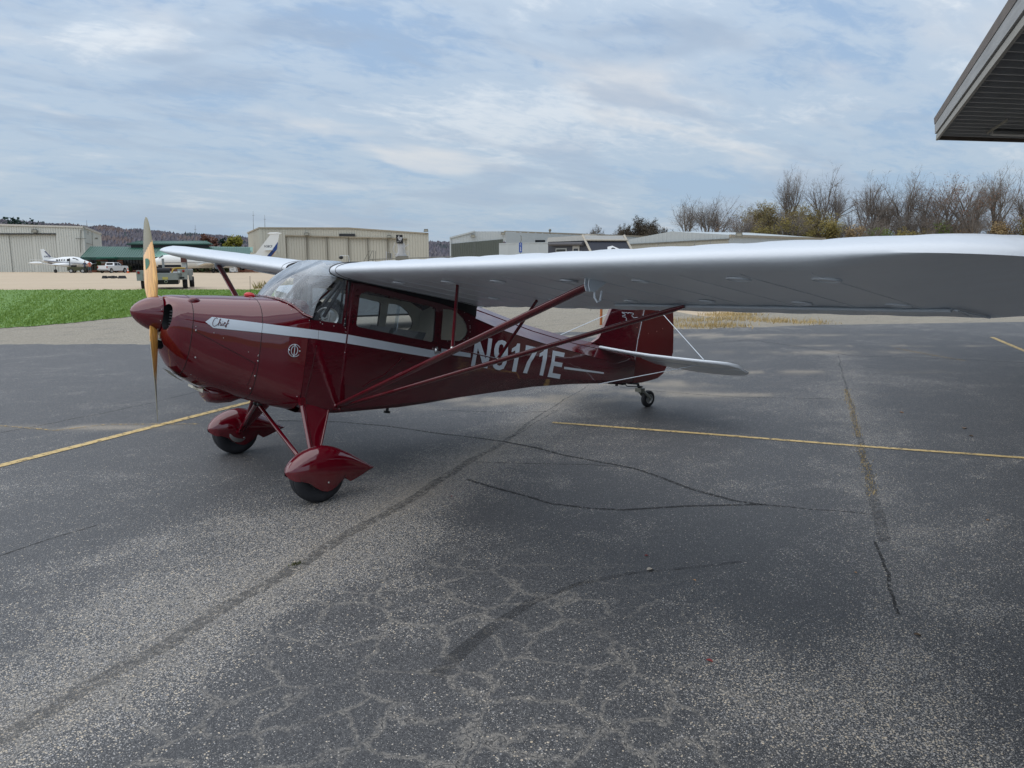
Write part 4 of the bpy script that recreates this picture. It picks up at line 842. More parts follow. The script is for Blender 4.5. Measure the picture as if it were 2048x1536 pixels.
# tow truck seen from behind on the near edge of the far apron
SG = .0238; p = pt(321, 36); lc = (p.x, p.y, .36); t = thing('utility_tractor', lc, 'grey flatbed utility truck seen from behind, half hidden by the propeller', 'utility truck')
def T(px, py, dy=0): return ((px-321)*SG, dy, (577-py)*SG)       # local: x right, y away, z up
YT = YAW-radians(22); fr = lambda v: Vector((v[0]*cos(YT)+v[1]*sin(YT), -v[0]*sin(YT)+v[1]*cos(YT), v[2]))
gp = mat('grey_truck_paint', (.27, .28, .27), .5, var=.15, vs=6); rl = mat('red_lamp', (.30, .01, .01), .3); yl = mat('yellow_hose', (.50, .33, .05), .6, var=.3, vs=12)
def slabp(name, x0, y0, x1, y1, d0, d1, m):
    a, b = T(x0, y1), T(x1, y0); return vpart(t, name, MB().hexa([(a[0], d0, a[2]), (b[0], d0, a[2]), (b[0], d1, a[2]), (a[0], d1, a[2]), (a[0], d0, b[2]), (b[0], d0, b[2]), (b[0], d1, b[2]), (a[0], d1, b[2])]), m, fr)
slabp('rear_plate', 287, 546, 358, 559, 0, .12, gp); slabp('corner_box', 276, 540, 290, 560, 0, .5, gp); slabp('corner_box', 350, 538, 368, 558, 0, .5, gp); slabp('bed', 280, 545, 364, 549, .1, 3.6, gp)
slabp('license_plate', 322, 553, 332, 558, -.02, .0, mat('yellow_plate', (.5, .42, .12), .5)); slabp('step_slot', 353, 553, 362, 556.5, -.01, .01, black); slabp('chassis', 300, 559, 350, 568, .3, 3.2, black)
slabp('side_fender', 366.5, 539, 377.5, 551, 1.2, 2.6, gp); slabp('fender_flap', 369, 541, 376, 561, 1.15, 1.2, gp); slabp('cab_post', 319.5, 517, 324, 536, 1.8, 1.95, gp); slabp('cab_post', 365, 517, 368, 542, 1.8, 1.95, gp); slabp('brown_box', 356, 514.5, 367, 525, 1.6, 2.2, mat('brown_box_paint', (.11, .035, .025), .6)); slabp('light_panel', 357, 526, 366, 535, 1.7, 2.0, mat('dirty_white_panel', (.5, .5, .47), .5)); slabp('dashboard', 311, 530, 355, 535, 2.2, 2.6, black)
for px in (280, 361): a = T(px, 541.5 if px > 300 else 544); vpart(t, 'tail_lamp', MB().lathe((a[0], -.005, a[2]), (0, 1, 0), [(.001, -.03), (.055, -.025), (.058, 0)], 16), rl, fr)
a = T(353, 543.5); vpart(t, 'reverse_lamp', MB().lathe((a[0], -.005, a[2]), (0, 1, 0), [(.001, -.03), (.06, -.02), (.065, 0)], 16), mat('lamp_glass', (.5, .52, .55), .1), fr)
a, b = T(296, 541), T(336, 541); vpart(t, 'black_roll', MB().tube([(a[0], .35, a[2]), (b[0], .35, b[2])], .14, 14), rubber, fr, 40)
mb = MB(); mb.tube([T(338, 549, .2), T(341, 541, .2), T(343, 537, .3), T(350, 535.5, .3), T(364, 536, .3)], .035, 6); mb.tube([T(300, 549, .1), T(343, 549, .1)], .02, 5); vpart(t, 'yellow_hose', mb, yl, fr, 50)
mb = MB(); a = T(328, 562); mb.tube([(a[0]+.06*cos(k), -.04, a[2]+.06*sin(k)) for k in [2*pi*j/16 for j in range(17)]], .014, 6); vpart(t, 'tow_ring', mb, steel, fr, 50)
for x, d in ((286, .7), (362, .7), (374, 2.4), (290, 2.6)): a = T(x, 567); vpart(t, 'wheel_tyre', MB().lathe((a[0], d, .27), (1, 0, 0), [(.1, -.10), (.25, -.11), (.27, -.08), (.27, .08), (.25, .11), (.1, .10)], 22), rubber, fr, 40)
# black chocks lying on the apron
p = pt(226, 62); t = thing('chock_pile', (p.x, p.y, G(p.x, p.y)), 'flat row of black chocks and straps lying on the far apron', 'chocks'); fr2 = lambda v: Vector((v[0]*cos(YAW)+v[1]*sin(YAW), -v[0]*sin(YAW)+v[1]*cos(YAW), v[2]))
for i, (x, w) in enumerate(((-.80, .35), (-.42, .25), (-.12, .22), (.1, .2), (.62, .62))): vpart(t, 'chock', MB().box((x, 0, .12), (w, .3, .22-.05*(i % 2)), 0, .7), rubber, fr2)
# cones
def cone(px, py_base, D, lab):
    p = pt(px, D); g = G(p.x, p.y); t_ = thing('traffic_cone', (p.x, p.y, g), lab, 'traffic cone'); o_ = mat('orange_plastic', (.62, .13, .04), .6)
    fr_ = lambda v: Vector(v); vpart(t_, 'cone_body', MB().lathe((0, 0, 0), (0, 0, 1), [(.17, .03), (.045, .72), (.02, .73)], 16), o_, fr_, 40); vpart(t_, 'base', MB().box((0, 0, .015), (.42, .42, .03)), o_, fr_); vpart(t_, 'white_band', MB().lathe((0, 0, 0), (0, 0, 1), [(.124, .32), (.097, .47)], 16), white, fr_)
cone(254, 543, 112, 'orange traffic cone in front of the white pickup'); cone(551, 560, 50, 'orange traffic cone behind the windshield, beyond the lawn')
# post with chain
p = GP(1202, 650); t = thing('chain_post', (p.x, p.y, G(p.x, p.y)), 'rusty orange steel post with hanging chain, seen under the wing', 'post'); o_ = mat('rusty_orange', (.40, .13, .04), .8, var=.3, vs=15)
vpart(t, 'post', MB().tube([(0, 0, 0), (0, 0, .75)], .035, 8), o_, lambda v: Vector(v), 40)
c0 = rt*(-.25); vpart(t, 'chain', MB().tube([(0, 0, .62), tuple(c0*.5+Vector((0, 0, .53))), tuple(c0+Vector((0, 0, .60))), tuple(c0*1.15+Vector((0, 0, .38))), tuple(c0*1.1+Vector((0, 0, .58)))], .008, 5), lamp_m, lambda v: Vector(v), 40)

# ---- camper trailer
t = thing('camper_trailer', F(4, 46), 'dark navy camper trailer with rolled awning and white logo on its sloping end', 'camper'); navy = mat('dark_navy_gelcoat', (.014, .018, .032), .5, var=.2, vs=2); rail = mat('beige_camper_rail', (.46, .42, .35), .5, var=.1); sil = mat('silver_camper_panel', (.33, .33, .31), .45, var=.1)
LA, LB, LC = pt(1096, 50), pt(1207, 44), pt(1292, 44.5); sdv = Vector((LA.x-LB.x, LA.y-LB.y, 0)).normalized(); zt_, zs = zat(470, 44.5), .55
def CB(a, b, w, z): # a along side from LB to LA (0..1), w across to LC
    q = Vector((LB.x, LB.y, 0))+(Vector((LA.x, LA.y, 0))-Vector((LB.x, LB.y, 0)))*a+(Vector((LC.x, LC.y, 0))-Vector((LB.x, LB.y, 0)))*w; return (q.x, q.y, z)
ln = (LA-LB).length
wpart(t, 'shell', MB().hexa([CB(-.02, 0, 0, zs), CB(-.02, 0, 1, zs), CB(1, 0, 1, zs), CB(1, 0, 0, zs), CB(.30, 0, 0, zt_-.32), CB(.30, 0, 1, zt_-.32), CB(1, 0, 1, zt_-.32), CB(1, 0, 0, zt_-.32)]), navy)
wpart(t, 'roof_rail', MB().hexa([CB(.28, 0, -.02, zt_-.33), CB(.28, 0, 1.02, zt_-.33), CB(1.02, 0, 1.02, zt_-.33), CB(1.02, 0, -.02, zt_-.33), CB(.36, 0, 0, zt_-.02), CB(.36, 0, 1, zt_-.02), CB(1.0, 0, 1, zt_-.05), CB(1.0, 0, 0, zt_-.05)]), sil)
for w in (-.01, 1.0): wpart(t, 'corner_trim', MB().tube([CB(-.03, 0, w, zs), CB(.345, 0, w, zt_)], .07, 8), rail)
wpart(t, 'top_trim', MB().tube([CB(.29, 0, 0, zt_-.30), CB(.29, 0, 1, zt_-.30)], .06, 8), rail)
for i, w in enumerate((.42, .62, .80)): wpart(t, 'roof_vent', MB().hexa([CB(.5+.1*i, 0, w-.05, zt_-.05), CB(.5+.1*i, 0, w+.05, zt_-.05), CB(.6+.1*i, 0, w+.05, zt_-.05), CB(.6+.1*i, 0, w-.05, zt_-.05), CB(.5+.1*i, 0, w-.05, zt_+.10), CB(.5+.1*i, 0, w+.05, zt_+.10), CB(.6+.1*i, 0, w+.05, zt_+.08), CB(.6+.1*i, 0, w-.05, zt_+.08)]), rail)
wpart(t, 'awning_roll', MB().tube([CB(.30, 0, -.06, zat(488, 45)), CB(.93, 0, -.06, zat(489, 49))], .11, 10), mat('grey_awning', (.075, .075, .085), .7), 40)
def cpan(name, a0, a1, z0, z1, m, off=-.012, d=.01):
    return wpart(t, name, MB().hexa([CB(a0, 0, off, z0), CB(a1, 0, off, z0), CB(a1, 0, off+d, z0), CB(a0, 0, off+d, z0), CB(a0, 0, off, z1), CB(a1, 0, off, z1), CB(a1, 0, off+d, z1), CB(a0, 0, off+d, z1)]), m)
d_ = cpan('door', .40, .52, .6, zat(491, 46), sil); 
cpan('window', .58+.05, .84, zat(504, 48), zat(497, 48), mat('camper_window_frame', (.30, .32, .31), .4)); cpan('window_pane', .65, .82, zat(503, 48), zat(499, 48), glassdark, -.022)
cpan('door_window', .425, .495, 1.5, zat(497.5, 46), glassdark, -.022)
def CF(u, v):                   # on the sloping end: u across, v up
    return Vector(CB(-.02+.32*v, 0, u, zs+(zt_-.32-zs)*v))
nf = (CF(1, 0)-CF(0, 0)).cross(CF(0, 1)-CF(0, 0)).normalized(); nf = nf if nf.dot(CAM-CF(.5, .5)) > 0 else -nf
def plate(name, pts, m, e): wpart(t, name, MB().add([CF(*q)+nf*e for q in pts], [tuple(range(len(pts)))]), m)
uc, vc = .55, .66
plate('logo_plate', [(uc-.155, vc+.06), (uc-.10, vc+.17), (uc+.03, vc+.20), (uc+.16, vc+.12), (uc+.155, vc-.14), (uc+.06, vc-.30), (uc-.1, vc-.30), (uc-.13, vc-.1)], white, .012)
wpart(t, 'logo_ring', MB().tube([CF(uc+.01+.055*cos(k), vc+.05+.085*sin(k))+nf*.03 for k in [2*pi*j/20 for j in range(21)]], .032, 6), black)
for a in (.25, .45):
    q = Vector(CB(a, 0, 0, .36)); ax = (Vector(CB(0, 0, 1, 0))-Vector(CB(0, 0, 0, 0))).normalized(); wpart(t, 'wheel', MB().lathe(q, ax, [(.05, 0), (.3, .0), (.36, .05), (.36, .25), (.3, .28)], 20), rubber)
# blue sign
p = pt(1041, 60); t = thing('sign', (p.x, p.y, 0), 'narrow blue vertical sign with white symbols on a pole before the grey hangar', 'sign'); bl = mat('sign_blue', (.01, .07, .33), .4)
fr3 = lambda v: Vector((v[0]*cos(YAW)+v[1]*sin(YAW), -v[0]*sin(YAW)+v[1]*cos(YAW), v[2]))
vpart(t, 'pole', MB().tube([(0, .05, 0), (0, .05, zat(486, 60)), (.06, .05, zat(481, 60)), (.05, .05, zat(474, 60)), (-.02, .05, zat(472.5, 60))], .022, 6), lamp_m, fr3, 40)
vpart(t, 'board', MB().box((0, 0, zat(495.7, 60)), (.24, .05, .76)), bl, fr3)
for ch_, z in (('C', 489.5), ('2', 496), ('3', 501)):
    V, Fc = txt2d(ch_, .2, .004); V = fit_box(V, -.05, .05, -.075, .075); vpart(t, 'symbol', MB().add([(x, -.03, zat(z, 60)+y) for x, y in V], Fc), white, fr3)
# stair rails, railing and the folded boom
p = pt(740, 75); t = thing('boarding_stairs', (p.x, p.y, -.4), 'thin grey stair handrails standing before the beige hangar doors', 'stairs'); q = lambda px, py: P(px, py, 75)
for o_ in (0, 1.1):
    k = F(0, o_)-F(0, 0)
    wpart(t, 'handrail', MB().tube([P(724, 560, 75)+k, P(728+o_*3, 522, 75)+k, P(738+o_*2, 502, 75)+k, P(747, 501.5, 75)+k, P(747, 560, 75)+k], .03, 5), lamp_m)
for i in range(5): wpart(t, 'step', MB().box(P(727+4*i, 556-6*i, 75.5), (.5, .8, .04), -YAW), alu)
p = pt(870, 60); t = thing('railing', (p.x, p.y, -.3), 'low grey pipe railing before the beige hangar', 'railing')
wpart(t, 'top_rail', MB().tube([P(738, 519, 60), P(790, 517, 60), P(905, 513.5, 60)], .035, 5), lamp_m); wpart(t, 'lower_rail', MB().tube([P(820, 523, 60), P(905, 520, 60)], .03, 5), lamp_m)
for px in (745, 770, 822, 842, 870, 900): a = P(px, 517.5, 60); wpart(t, 'rail_post', MB().tube([(a.x, a.y, -.3), a], .03, 5), lamp_m)
D6 = 66; p = pt(802, D6); t = thing('folded_lift', (p.x, p.y, -.3), 'pale grey folded lift with arms and a square black picture panel on top', 'lift'); pg = mat('pale_grey_machine', (.42, .43, .44), .5, var=.15, vs=4)
wpart(t, 'base', MB().hexa([P(791, 575, D6), P(817, 575, D6), P(817, 575, D6+1.2), P(791, 575, D6+1.2), P(791, 512, D6), P(817, 512, D6), P(817, 512, D6+1.2), P(791, 512, D6+1.2)]), mat('olive_grey_box', (.17, .165, .14), .6))
rg = []
for py, w in ((512, 12), (509, 10), (505, 7), (498, 7), (490, 7.2), (486, 6.5)): c = P(802.5, py, D6+.3); rg.append([c+rt*(w/FPX*D6*cos(k))+Vector((sin(YAW), cos(YAW), 0))*(.22*sin(k)) for k in [2*pi*j/12 for j in range(12)]])
wpart(t, 'body', MB().loft(rg), pg, 40)
wpart(t, 'panel', MB().hexa([P(793, 487, D6), P(806.5, 487, D6), P(806.5, 487, D6+.1), P(793, 487, D6+.1), P(791.8, 469.5, D6), P(805, 469.5, D6), P(805, 469.5, D6+.1), P(791.8, 469.5, D6+.1)]), black)
r = random.Random(4); mb = MB()
for _ in range(34):
    cx, cy = r.gauss(799.5, 2.6), r.gauss(478.5, 3.0)
    if 793.5 < cx < 805 and 472 < cy < 485: k = r.uniform(.3, 1.1); mb.add([P(cx+k*cos(a), cy+k*1.5*sin(a), D6-.02) for a in [2*pi*j/6 for j in range(6)]], [tuple(range(6))])
wpart(t, 'panel_print', mb, mat('print_white', (.55, .56, .58), .6), kind='stuff')
for pts_ in ([(795, 510), (789, 505), (786, 498), (790, 489), (789, 485)], [(811, 503), (808, 496), (812, 492), (817.5, 489)], [(810, 509), (813, 504), (818, 503), (819, 508), (817, 513)], [(797, 511), (791, 514), (789, 508)]): wpart(t, 'arm', MB().tube([P(a, b, D6) for a, b in pts_], .035, 6), pg, 40)
for px in (773, 777, 783): wpart(t, 'mast', MB().tube([P(px, 560, D6), P(px, 503+(px-773)*.4, D6)], .05, 6), pg, 40)
wpart(t, 'control_box', MB().box(P(779, 512, D6), (.22, .3, .5), -YAW), lamp_m)
p = P(659, 514, 30); t = thing('roof_camera', (p.x, p.y, p.z), 'small black camera head with white bracket just above the cabin roof', 'camera')
wpart(t, 'camera_head', MB().ball(p+rt*.45-Vector((0, 0, .02)), (.09, .09, .07)), black, 40); wpart(t, 'bracket', MB().tube([p+rt*.42+Vector((0, 0, -.12)), p+rt*.42+Vector((0, 0, .05)), p+rt*.75+Vector((0, 0, .05)), p+rt*.78+Vector((0, 0, -.3))], .012, 5), white)

# ================================================================== far aircraft
def tube_body(secs, n=20): return MB().loft([[(x, w*cos(2*pi*j/n), zc+h*sin(2*pi*j/n)) for j in range(n)] for x, w, h, zc in secs])
def flat_wing(root, tip, thk, dz=0):  # root/tip: (x_le, x_te, y, z)
    rg = []
    for k in range(6):
        f = k/5; a = [root[i]+(tip[i]-root[i])*f for i in range(4)]; c = a[0]-a[1]; th = thk*(1-.6*f)
        rg.append([(a[0]-c*x, a[2], a[3]+th*h) for x, h in ((0, 0), (.06, .6), (.3, 1), (.7, .6), (1, 0), (.7, -.3), (.3, -.5), (.06, -.4))])
    return MB().loft(rg)
def decal(t_, txt, x0, x1, z0, z1, y, fr, m=black, flip=True):
    V, Fc = txt2d(txt, 1, .01); V = fit_box(V, 0, 1, 0, 1); vpart(t_, 'registration', MB().add([(x0+(x1-x0)*u, y, z0+(z1-z0)*v) for u, v in V], Fc), m, fr)
jw = mat('jet_white', (.70, .71, .69), .25, coat=.5, var=.04, vs=1)
# business jet
p = pt(418, 117); g = G(p.x, p.y); t = thing('business_jet', (p.x, p.y, g), 'white business jet with blue tail stripe parked before the terminal', 'jet'); fr = frame((0, 0, 0), YAW+radians(-96))
ZB = 1.62
vpart(t, 'fuselage', tube_body([(8.75, .05, .05, ZB-.12), (8.5, .30, .28, ZB-.10), (8.0, .55, .52, ZB-.05), (7.2, .80, .78, ZB+.02), (6.4, .92, .98, ZB+.10), (5.6, .96, 1.0, ZB+.10), (2, .98, 1.02, ZB+.1), (-3, .96, 1.0, ZB+.1), (-6, .70, .75, ZB+.25), (-8.6, .25, .30, ZB+.55), (-9.2, .05, .06, ZB+.7)]), jw, fr, 50)
for y0, y1 in ((-.6, -.1), (.1, .6)): vpart(t, 'cockpit_window', MB().hexa([(7.15, y0*1.1, ZB+.62), (7.15, y1*1.1, ZB+.62), (7.1, y1*1.1, ZB+.60), (7.1, y0*1.1, ZB+.60), (6.65, y0, ZB+1.0), (6.65, y1, ZB+1.0), (6.6, y1, ZB+.98), (6.6, y0, ZB+.98)]), glassdark, fr)
for sy in (1, -1):
    vpart(t, 'wing', flat_wing((1.6, -1.6, .7*sy, ZB-.55), (-1.4, -2.4, 7.2*sy, ZB-.1), .16), jw, fr, 50)
    vpart(t, 'engine', MB().lathe((-4.9, 1.45*sy, ZB+.75), (1, 0, 0), [(.30, -1.4), (.42, -.9), (.48, .2), (.46, .9), (.40, 1.05), (.36, .95), (.1, .8)], 20), jw, fr, 40)
    vpart(t, 'main_gear', MB().tube([(-.9, 1.3*sy, ZB-.6), (-.9, 1.3*sy, .3)], .07, 8), alu, fr); vpart(t, 'main_tyre', MB().lathe((-.9, 1.3*sy, .30), (0, 1, 0), [(.1, -.12), (.28, -.12), (.30, 0), (.28, .12), (.1, .12)], 18), rubber, fr, 40)
    vpart(t, 'tailplane', flat_wing((-8.3, -9.5, .1*sy, ZB+1.75), (-9.6, -10.2, 2.6*sy, ZB+1.8), .07), jw, fr, 50)
vpart(t, 'nose_gear', MB().tube([(6.6, 0, ZB-.8), (6.7, 0, .2)], .05, 8), alu, fr); vpart(t, 'nose_tyre', MB().lathe((6.7, 0, .2), (0, 1, 0), [(.05, -.08), (.2, -.08), (.2, .08), (.05, .08)], 16), rubber, fr, 40)
finp = [(-5.6, ZB+.9), (-7.0, ZB+1.3), (-9.35, ZB+4.15), (-10.7, ZB+4.2), (-9.9, ZB+1.2), (-9.0, ZB+.6)]
V, Fc = fill2d([finp]); mb = MB(); mb.loft([[(x, y, z) for x, z in finp] for y in (-.07, .07)], True, False)
for y in (-.07, .07): mb.add([(x, y, z) for x, z in V], Fc)
vpart(t, 'fin', mb, jw, fr, 30); vpart(t, 'fin_cap', tube_body([(-8.9, .04, .04, ZB+4.3), (-9.3, .14, .16, ZB+4.3), (-10.4, .14, .16, ZB+4.32), (-11.0, .04, .05, ZB+4.33)]), jw, fr, 50)
vpart(t, 'blue_stripe', MB().loft([[(x, y, z) for x, z in ((-8.55, ZB+.75), (-9.3, ZB+.85), (-10.2, ZB+1.9), (-10.42, ZB+3.1), (-9.55, ZB+1.9))] for y in (.075, .085)]), mat('deep_blue_paint', (.01, .045, .20), .4), fr)
vpart(t, 'gold_stripe', MB().tube([(-9.35, .085, ZB+.85), (-9.98, .085, ZB+1.6)], .05, 4), mat('gold_paint', (.45, .25, .06), .4), fr)
vpart(t, 'cheat_line', MB().loft([[(x, .965+e, z) for x, z in ((6.4, ZB-.02), (-5, ZB+.05), (-5, ZB-.06), (6.4, ZB-.12))] for e in (0, .02)]), mat('grey_line', (.33, .33, .33), .4), fr)
decal(t, 'N38CP', -8.35, -9.55, ZB+2.2, ZB+2.55, .09, fr, mat('navy_letters', (.03, .035, .06), .5))
p = pt(464, 117); t = thing('ground_power_unit', (p.x, p.y, G(p.x, p.y)), 'small white sign-covered cart under the jet wing', 'cart'); fr4 = lambda v: Vector((v[0]*cos(YAW)+v[1]*sin(YAW), -v[0]*sin(YAW)+v[1]*cos(YAW), v[2]))
vpart(t, 'cabinet', MB().hexa([(-.45, 0, .12), (.55, 0, .12), (.55, .8, .12), (-.45, .8, .12), (-.5, 0, .95), (.40, 0, .95), (.40, .8, .95), (-.5, .8, .95)]), white, fr4)
for z in (.45, .75): vpart(t, 'marking', MB().box((.0, -.01, z), (.4, .02, .06)), lamp_m, fr4)
for x in (-.3, .35): vpart(t, 'wheel', MB().lathe((x, .05, .12), (0, 1, 0), [(.02, -.05), (.12, -.05), (.12, .05), (.02, .05)], 12), rubber, fr4)
# twin engined aeroplane
p = pt(138, 119); g = G(p.x, p.y); t = thing('twin_engine_airplane', (p.x, p.y, g), 'white twin-engine airplane parked in front of the cream hangar', 'airplane'); fr = frame((0, 0, 0), YAW+radians(112)); Z = 1.62
tw_ = mat('airplane_white', (.66, .69, .70), .3, coat=.4, var=.04, vs=1); bl_ = mat('navy_trim', (.05, .06, .12), .4)
vpart(t, 'fuselage', tube_body([(4.9, .06, .06, Z-.25), (4.6, .25, .22, Z-.25), (3.6, .45, .42, Z-.18), (2.7, .56, .55, Z-.08), (2.1, .62, .72, Z+.02), (1.2, .66, .80, Z+.06), (-1.2, .64, .76, Z+.05), (-3.2, .40, .48, Z+.08), (-5.4, .12, .18, Z+.12), (-5.9, .03, .04, Z+.15)]), tw_, fr, 50)
for x in (-1.9, -1.35, -.8, -.25): vpart(t, 'cabin_window', MB().lathe((x, -.5, Z+.30), (0, -1, 0), [(.001, .14), (.14, .125), (.15, .05)], 14), glassdark, fr); 
vpart(t, 'cabin_window', MB().loft([[(x, y, z) for x, z in ((.35, Z+.12), (.4, Z+.5), (.95, Z+.52), (1.05, Z+.14))] for y in (-.5, -.66)]), glassdark, fr)
vpart(t, 'windshield', MB().loft([[(x, y, z) for x, z in ((1.4, Z+.30), (1.45, Z+.68), (2.1, Z+.56), (2.65, Z+.32))] for y in (-.5, .5)]), glassdark, fr)
for sy in (1, -1):
    vpart(t, 'wing', flat_wing((1.0, -.8, .5*sy, Z-.62), (.4, -.6, 5.4*sy, Z-.15), .12), tw_, fr, 50)
    vpart(t, 'tip_tank', tube_body([(1.5, .03, .03, 0), (.9, .2, .2, 0), (-.4, .22, .2, 0), (-1.5, .04, .04, .0)]), tw_, lambda v, s=sy: fr((v[0], v[1]+5.5*s, v[2]+Z-.1)), 50)
    vpart(t, 'engine_nacelle', tube_body([(2.4, .08, .08, 0), (2.2, .28, .26, 0), (1.2, .36, .32, 0), (-.4, .3, .22, 0), (-1.6, .1, .08, 0)]), tw_, lambda v, s=sy: fr((v[0], v[1]+1.85*s, v[2]+Z-.38)), 50)
    vpart(t, 'propeller', MB().tube([(2.45, 1.85*sy, Z-1.35), (2.45, 1.85*sy, Z+.6)], .05, 5), black, fr)
    vpart(t, 'gear_strut', MB().tube([(-.3, 2.2*sy, Z-.5), (-.3, 2.2*sy, .25)], .05, 6), alu, fr); vpart(t, 'tyre', MB().lathe((-.3, 2.2*sy, .27), (0, 1, 0), [(.1, -.09), (.27, -.09), (.27, .09), (.1, .09)], 16), rubber, fr, 40)
    vpart(t, 'tailplane', flat_wing((-4.7, -5.7, .1*sy, Z+.25), (-5.1, -5.8, 2.4*sy, Z+.35), .06), tw_, fr, 50)
vpart(t, 'nose_strut', MB().tube([(3.5, 0, Z-.5), (3.5, 0, .2)], .04, 6), alu, fr); vpart(t, 'nose_tyre', MB().lathe((3.5, 0, .22), (0, 1, 0), [(.05, -.07), (.22, -.07), (.22, .07), (.05, .07)], 16), rubber, fr, 40)
finp = [(-2.6, Z+.55), (-3.9, Z+.75), (-5.5, Z+2.0), (-6.1, Z+2.0), (-5.75, Z+.2), (-4, Z+.3)]; V, Fc = fill2d([finp]); mb = MB(); mb.loft([[(x, y, z) for x, z in finp] for y in (-.05, .05)], True, False)
for y in (-.05, .05): mb.add([(x, y, z) for x, z in V], Fc)
vpart(t, 'fin', mb, tw_, fr, 30); vpart(t, 'fin_stripe', MB().tube([(-3.95, -.06, Z+.82), (-5.1, -.06, Z+1.68)], .09, 4), bl_, fr)
vpart(t, 'side_stripe', MB().loft([[(x, y, z) for x, z in ((-4.6, Z+.16), (-4.6, Z+.26), (0, Z-.02), (4.3, Z-.26), (0, Z-.10))] for y in (.0, -.665)]), bl_, fr)
vpart(t, 'exhaust_stripe', MB().loft([[(x, y, z) for x, z in ((-4.5, Z-.10), (-2, Z-.32), (.5, Z-.66), (-.5, Z-.70), (-3, Z-.42))] for y in (.0, -.45)]), mat('brown_stripe', (.10, .05, .03), .5), fr)
V, Fc = txt2d('N340TB', 1, .01); V = fit_box(V, 0, 1, 0, 1); vpart(t, 'registration', MB().add([(-5.35+1.25*u, -.08, Z+.72+.28*v) for u, v in V], Fc), bl_, fr)

# ================================================================== two people by the nose of the twin
def person(px, D, lab, shirt, trousers, skin_, hair, arm, lean):
    p = pt(px, D); g = G(p.x, p.y); t_ = thing('person', (p.x, p.y, g), lab, 'person')
    J = [(0, 0, .95), (0, 0, 1.2), (lean*.03, 0, 1.43), (lean*.04, 0, 1.52), (lean*.05, .0, 1.66), (.10, 0, .90), (.12, .02, .50), (.13, 0, .08), (.14, -.12, .04), (-.10, 0, .90), (-.13, -.03, .50), (-.15, 0, .08), (-.15, -.12, .04), (.20, 0, 1.40), (.27, -.03, 1.14), arm[0], (-.20, 0, 1.40), (-.27, -.03, 1.14), arm[1]]
    E_ = [(0, 1), (1, 2), (2, 3), (3, 4), (0, 5), (5, 6), (6, 7), (7, 8), (0, 9), (9, 10), (10, 11), (11, 12), (2, 13), (13, 14), (14, 15), (2, 16), (16, 17), (17, 18)]
    Rr = [.14, .13, .14, .055, .10, .09, .065, .045, .035, .09, .065, .045, .035, .06, .045, .035, .06, .045, .035]
    me = bpy.data.meshes.new('person_body'); me.from_pydata(J, E_, []); o = bpy.data.objects.new('person_body', me); COL.objects.link(o)
    mo = o.modifiers.new('s', 'SKIN'); o.modifiers.new('u', 'SUBSURF').levels = 1
    if not me.skin_vertices: 
        bm = bmesh.new(); bm.from_mesh(me); bm.verts.layers.skin.verify(); bm.to_mesh(me); bm.free()
    for i, sv in enumerate(me.skin_vertices[0].data): sv.radius = (Rr[i], Rr[i]*(.72 if i < 3 else 1)); sv.use_root = i == 0
    dg = bpy.context.evaluated_depsgraph_get(); m2 = bpy.data.meshes.new_from_object(o.evaluated_get(dg)); bpy.data.objects.remove(o)
    for m in (shirt, trousers, skin_): m2.materials.append(m)
    for f in m2.polygons: c = f.center; f.material_index = 2 if c.z > 1.50 or (abs(c.x) > .24 and c.z < 1.2 and c.z > .8) else (0 if c.z > .93 else 1)
    for v in m2.vertices: q = fr4(v.co); v.co = q
    m2.polygons.foreach_set('use_smooth', [True]*len(m2.polygons)); link(m2, 'body', t_)
    vpart(t_, 'hair', MB().ball((lean*.05, .015, 1.71), (.095, .11, .07), 10, 6), hair, fr4, 60); vpart(t_, 'shoes', MB().ball((.14, -.06, .05), (.05, .13, .05)).ball((-.15, -.06, .05), (.05, .13, .05)), black, fr4, 60)
sk = mat('skin_tone', (.48, .27, .19), .6); hr = mat('dark_hair', (.04, .03, .02), .7)
person(168.5, 111, 'person in dark blue clothes with a white cuff beside the airplane nose', mat('navy_cloth', (.05, .06, .10), .8), mat('black_cloth', (.02, .022, .025), .8), sk, hr, [(.30, -.25, 1.15), (-.20, -.05, .90)], 1)
person(178, 111, 'person in orange red shirt and blue green jeans, arms on hips', mat('orange_red_cloth', (.50, .13, .08), .8), mat('teal_denim', (.05, .11, .13), .8), sk, hr, [(.14, -.08, 1.02), (-.26, -.10, .95)], 0)
# ================================================================== the red high-wing aeroplane
plane = empty('light_airplane', (0, 0, 0), 'dark red and silver high-wing tailwheel airplane with wooden propeller, parked on the dark asphalt', 'airplane')
def AP(mb, name, m, smooth=None, parent=None, **k): return mb.build(name, m, parent or plane, B, smooth, **k)

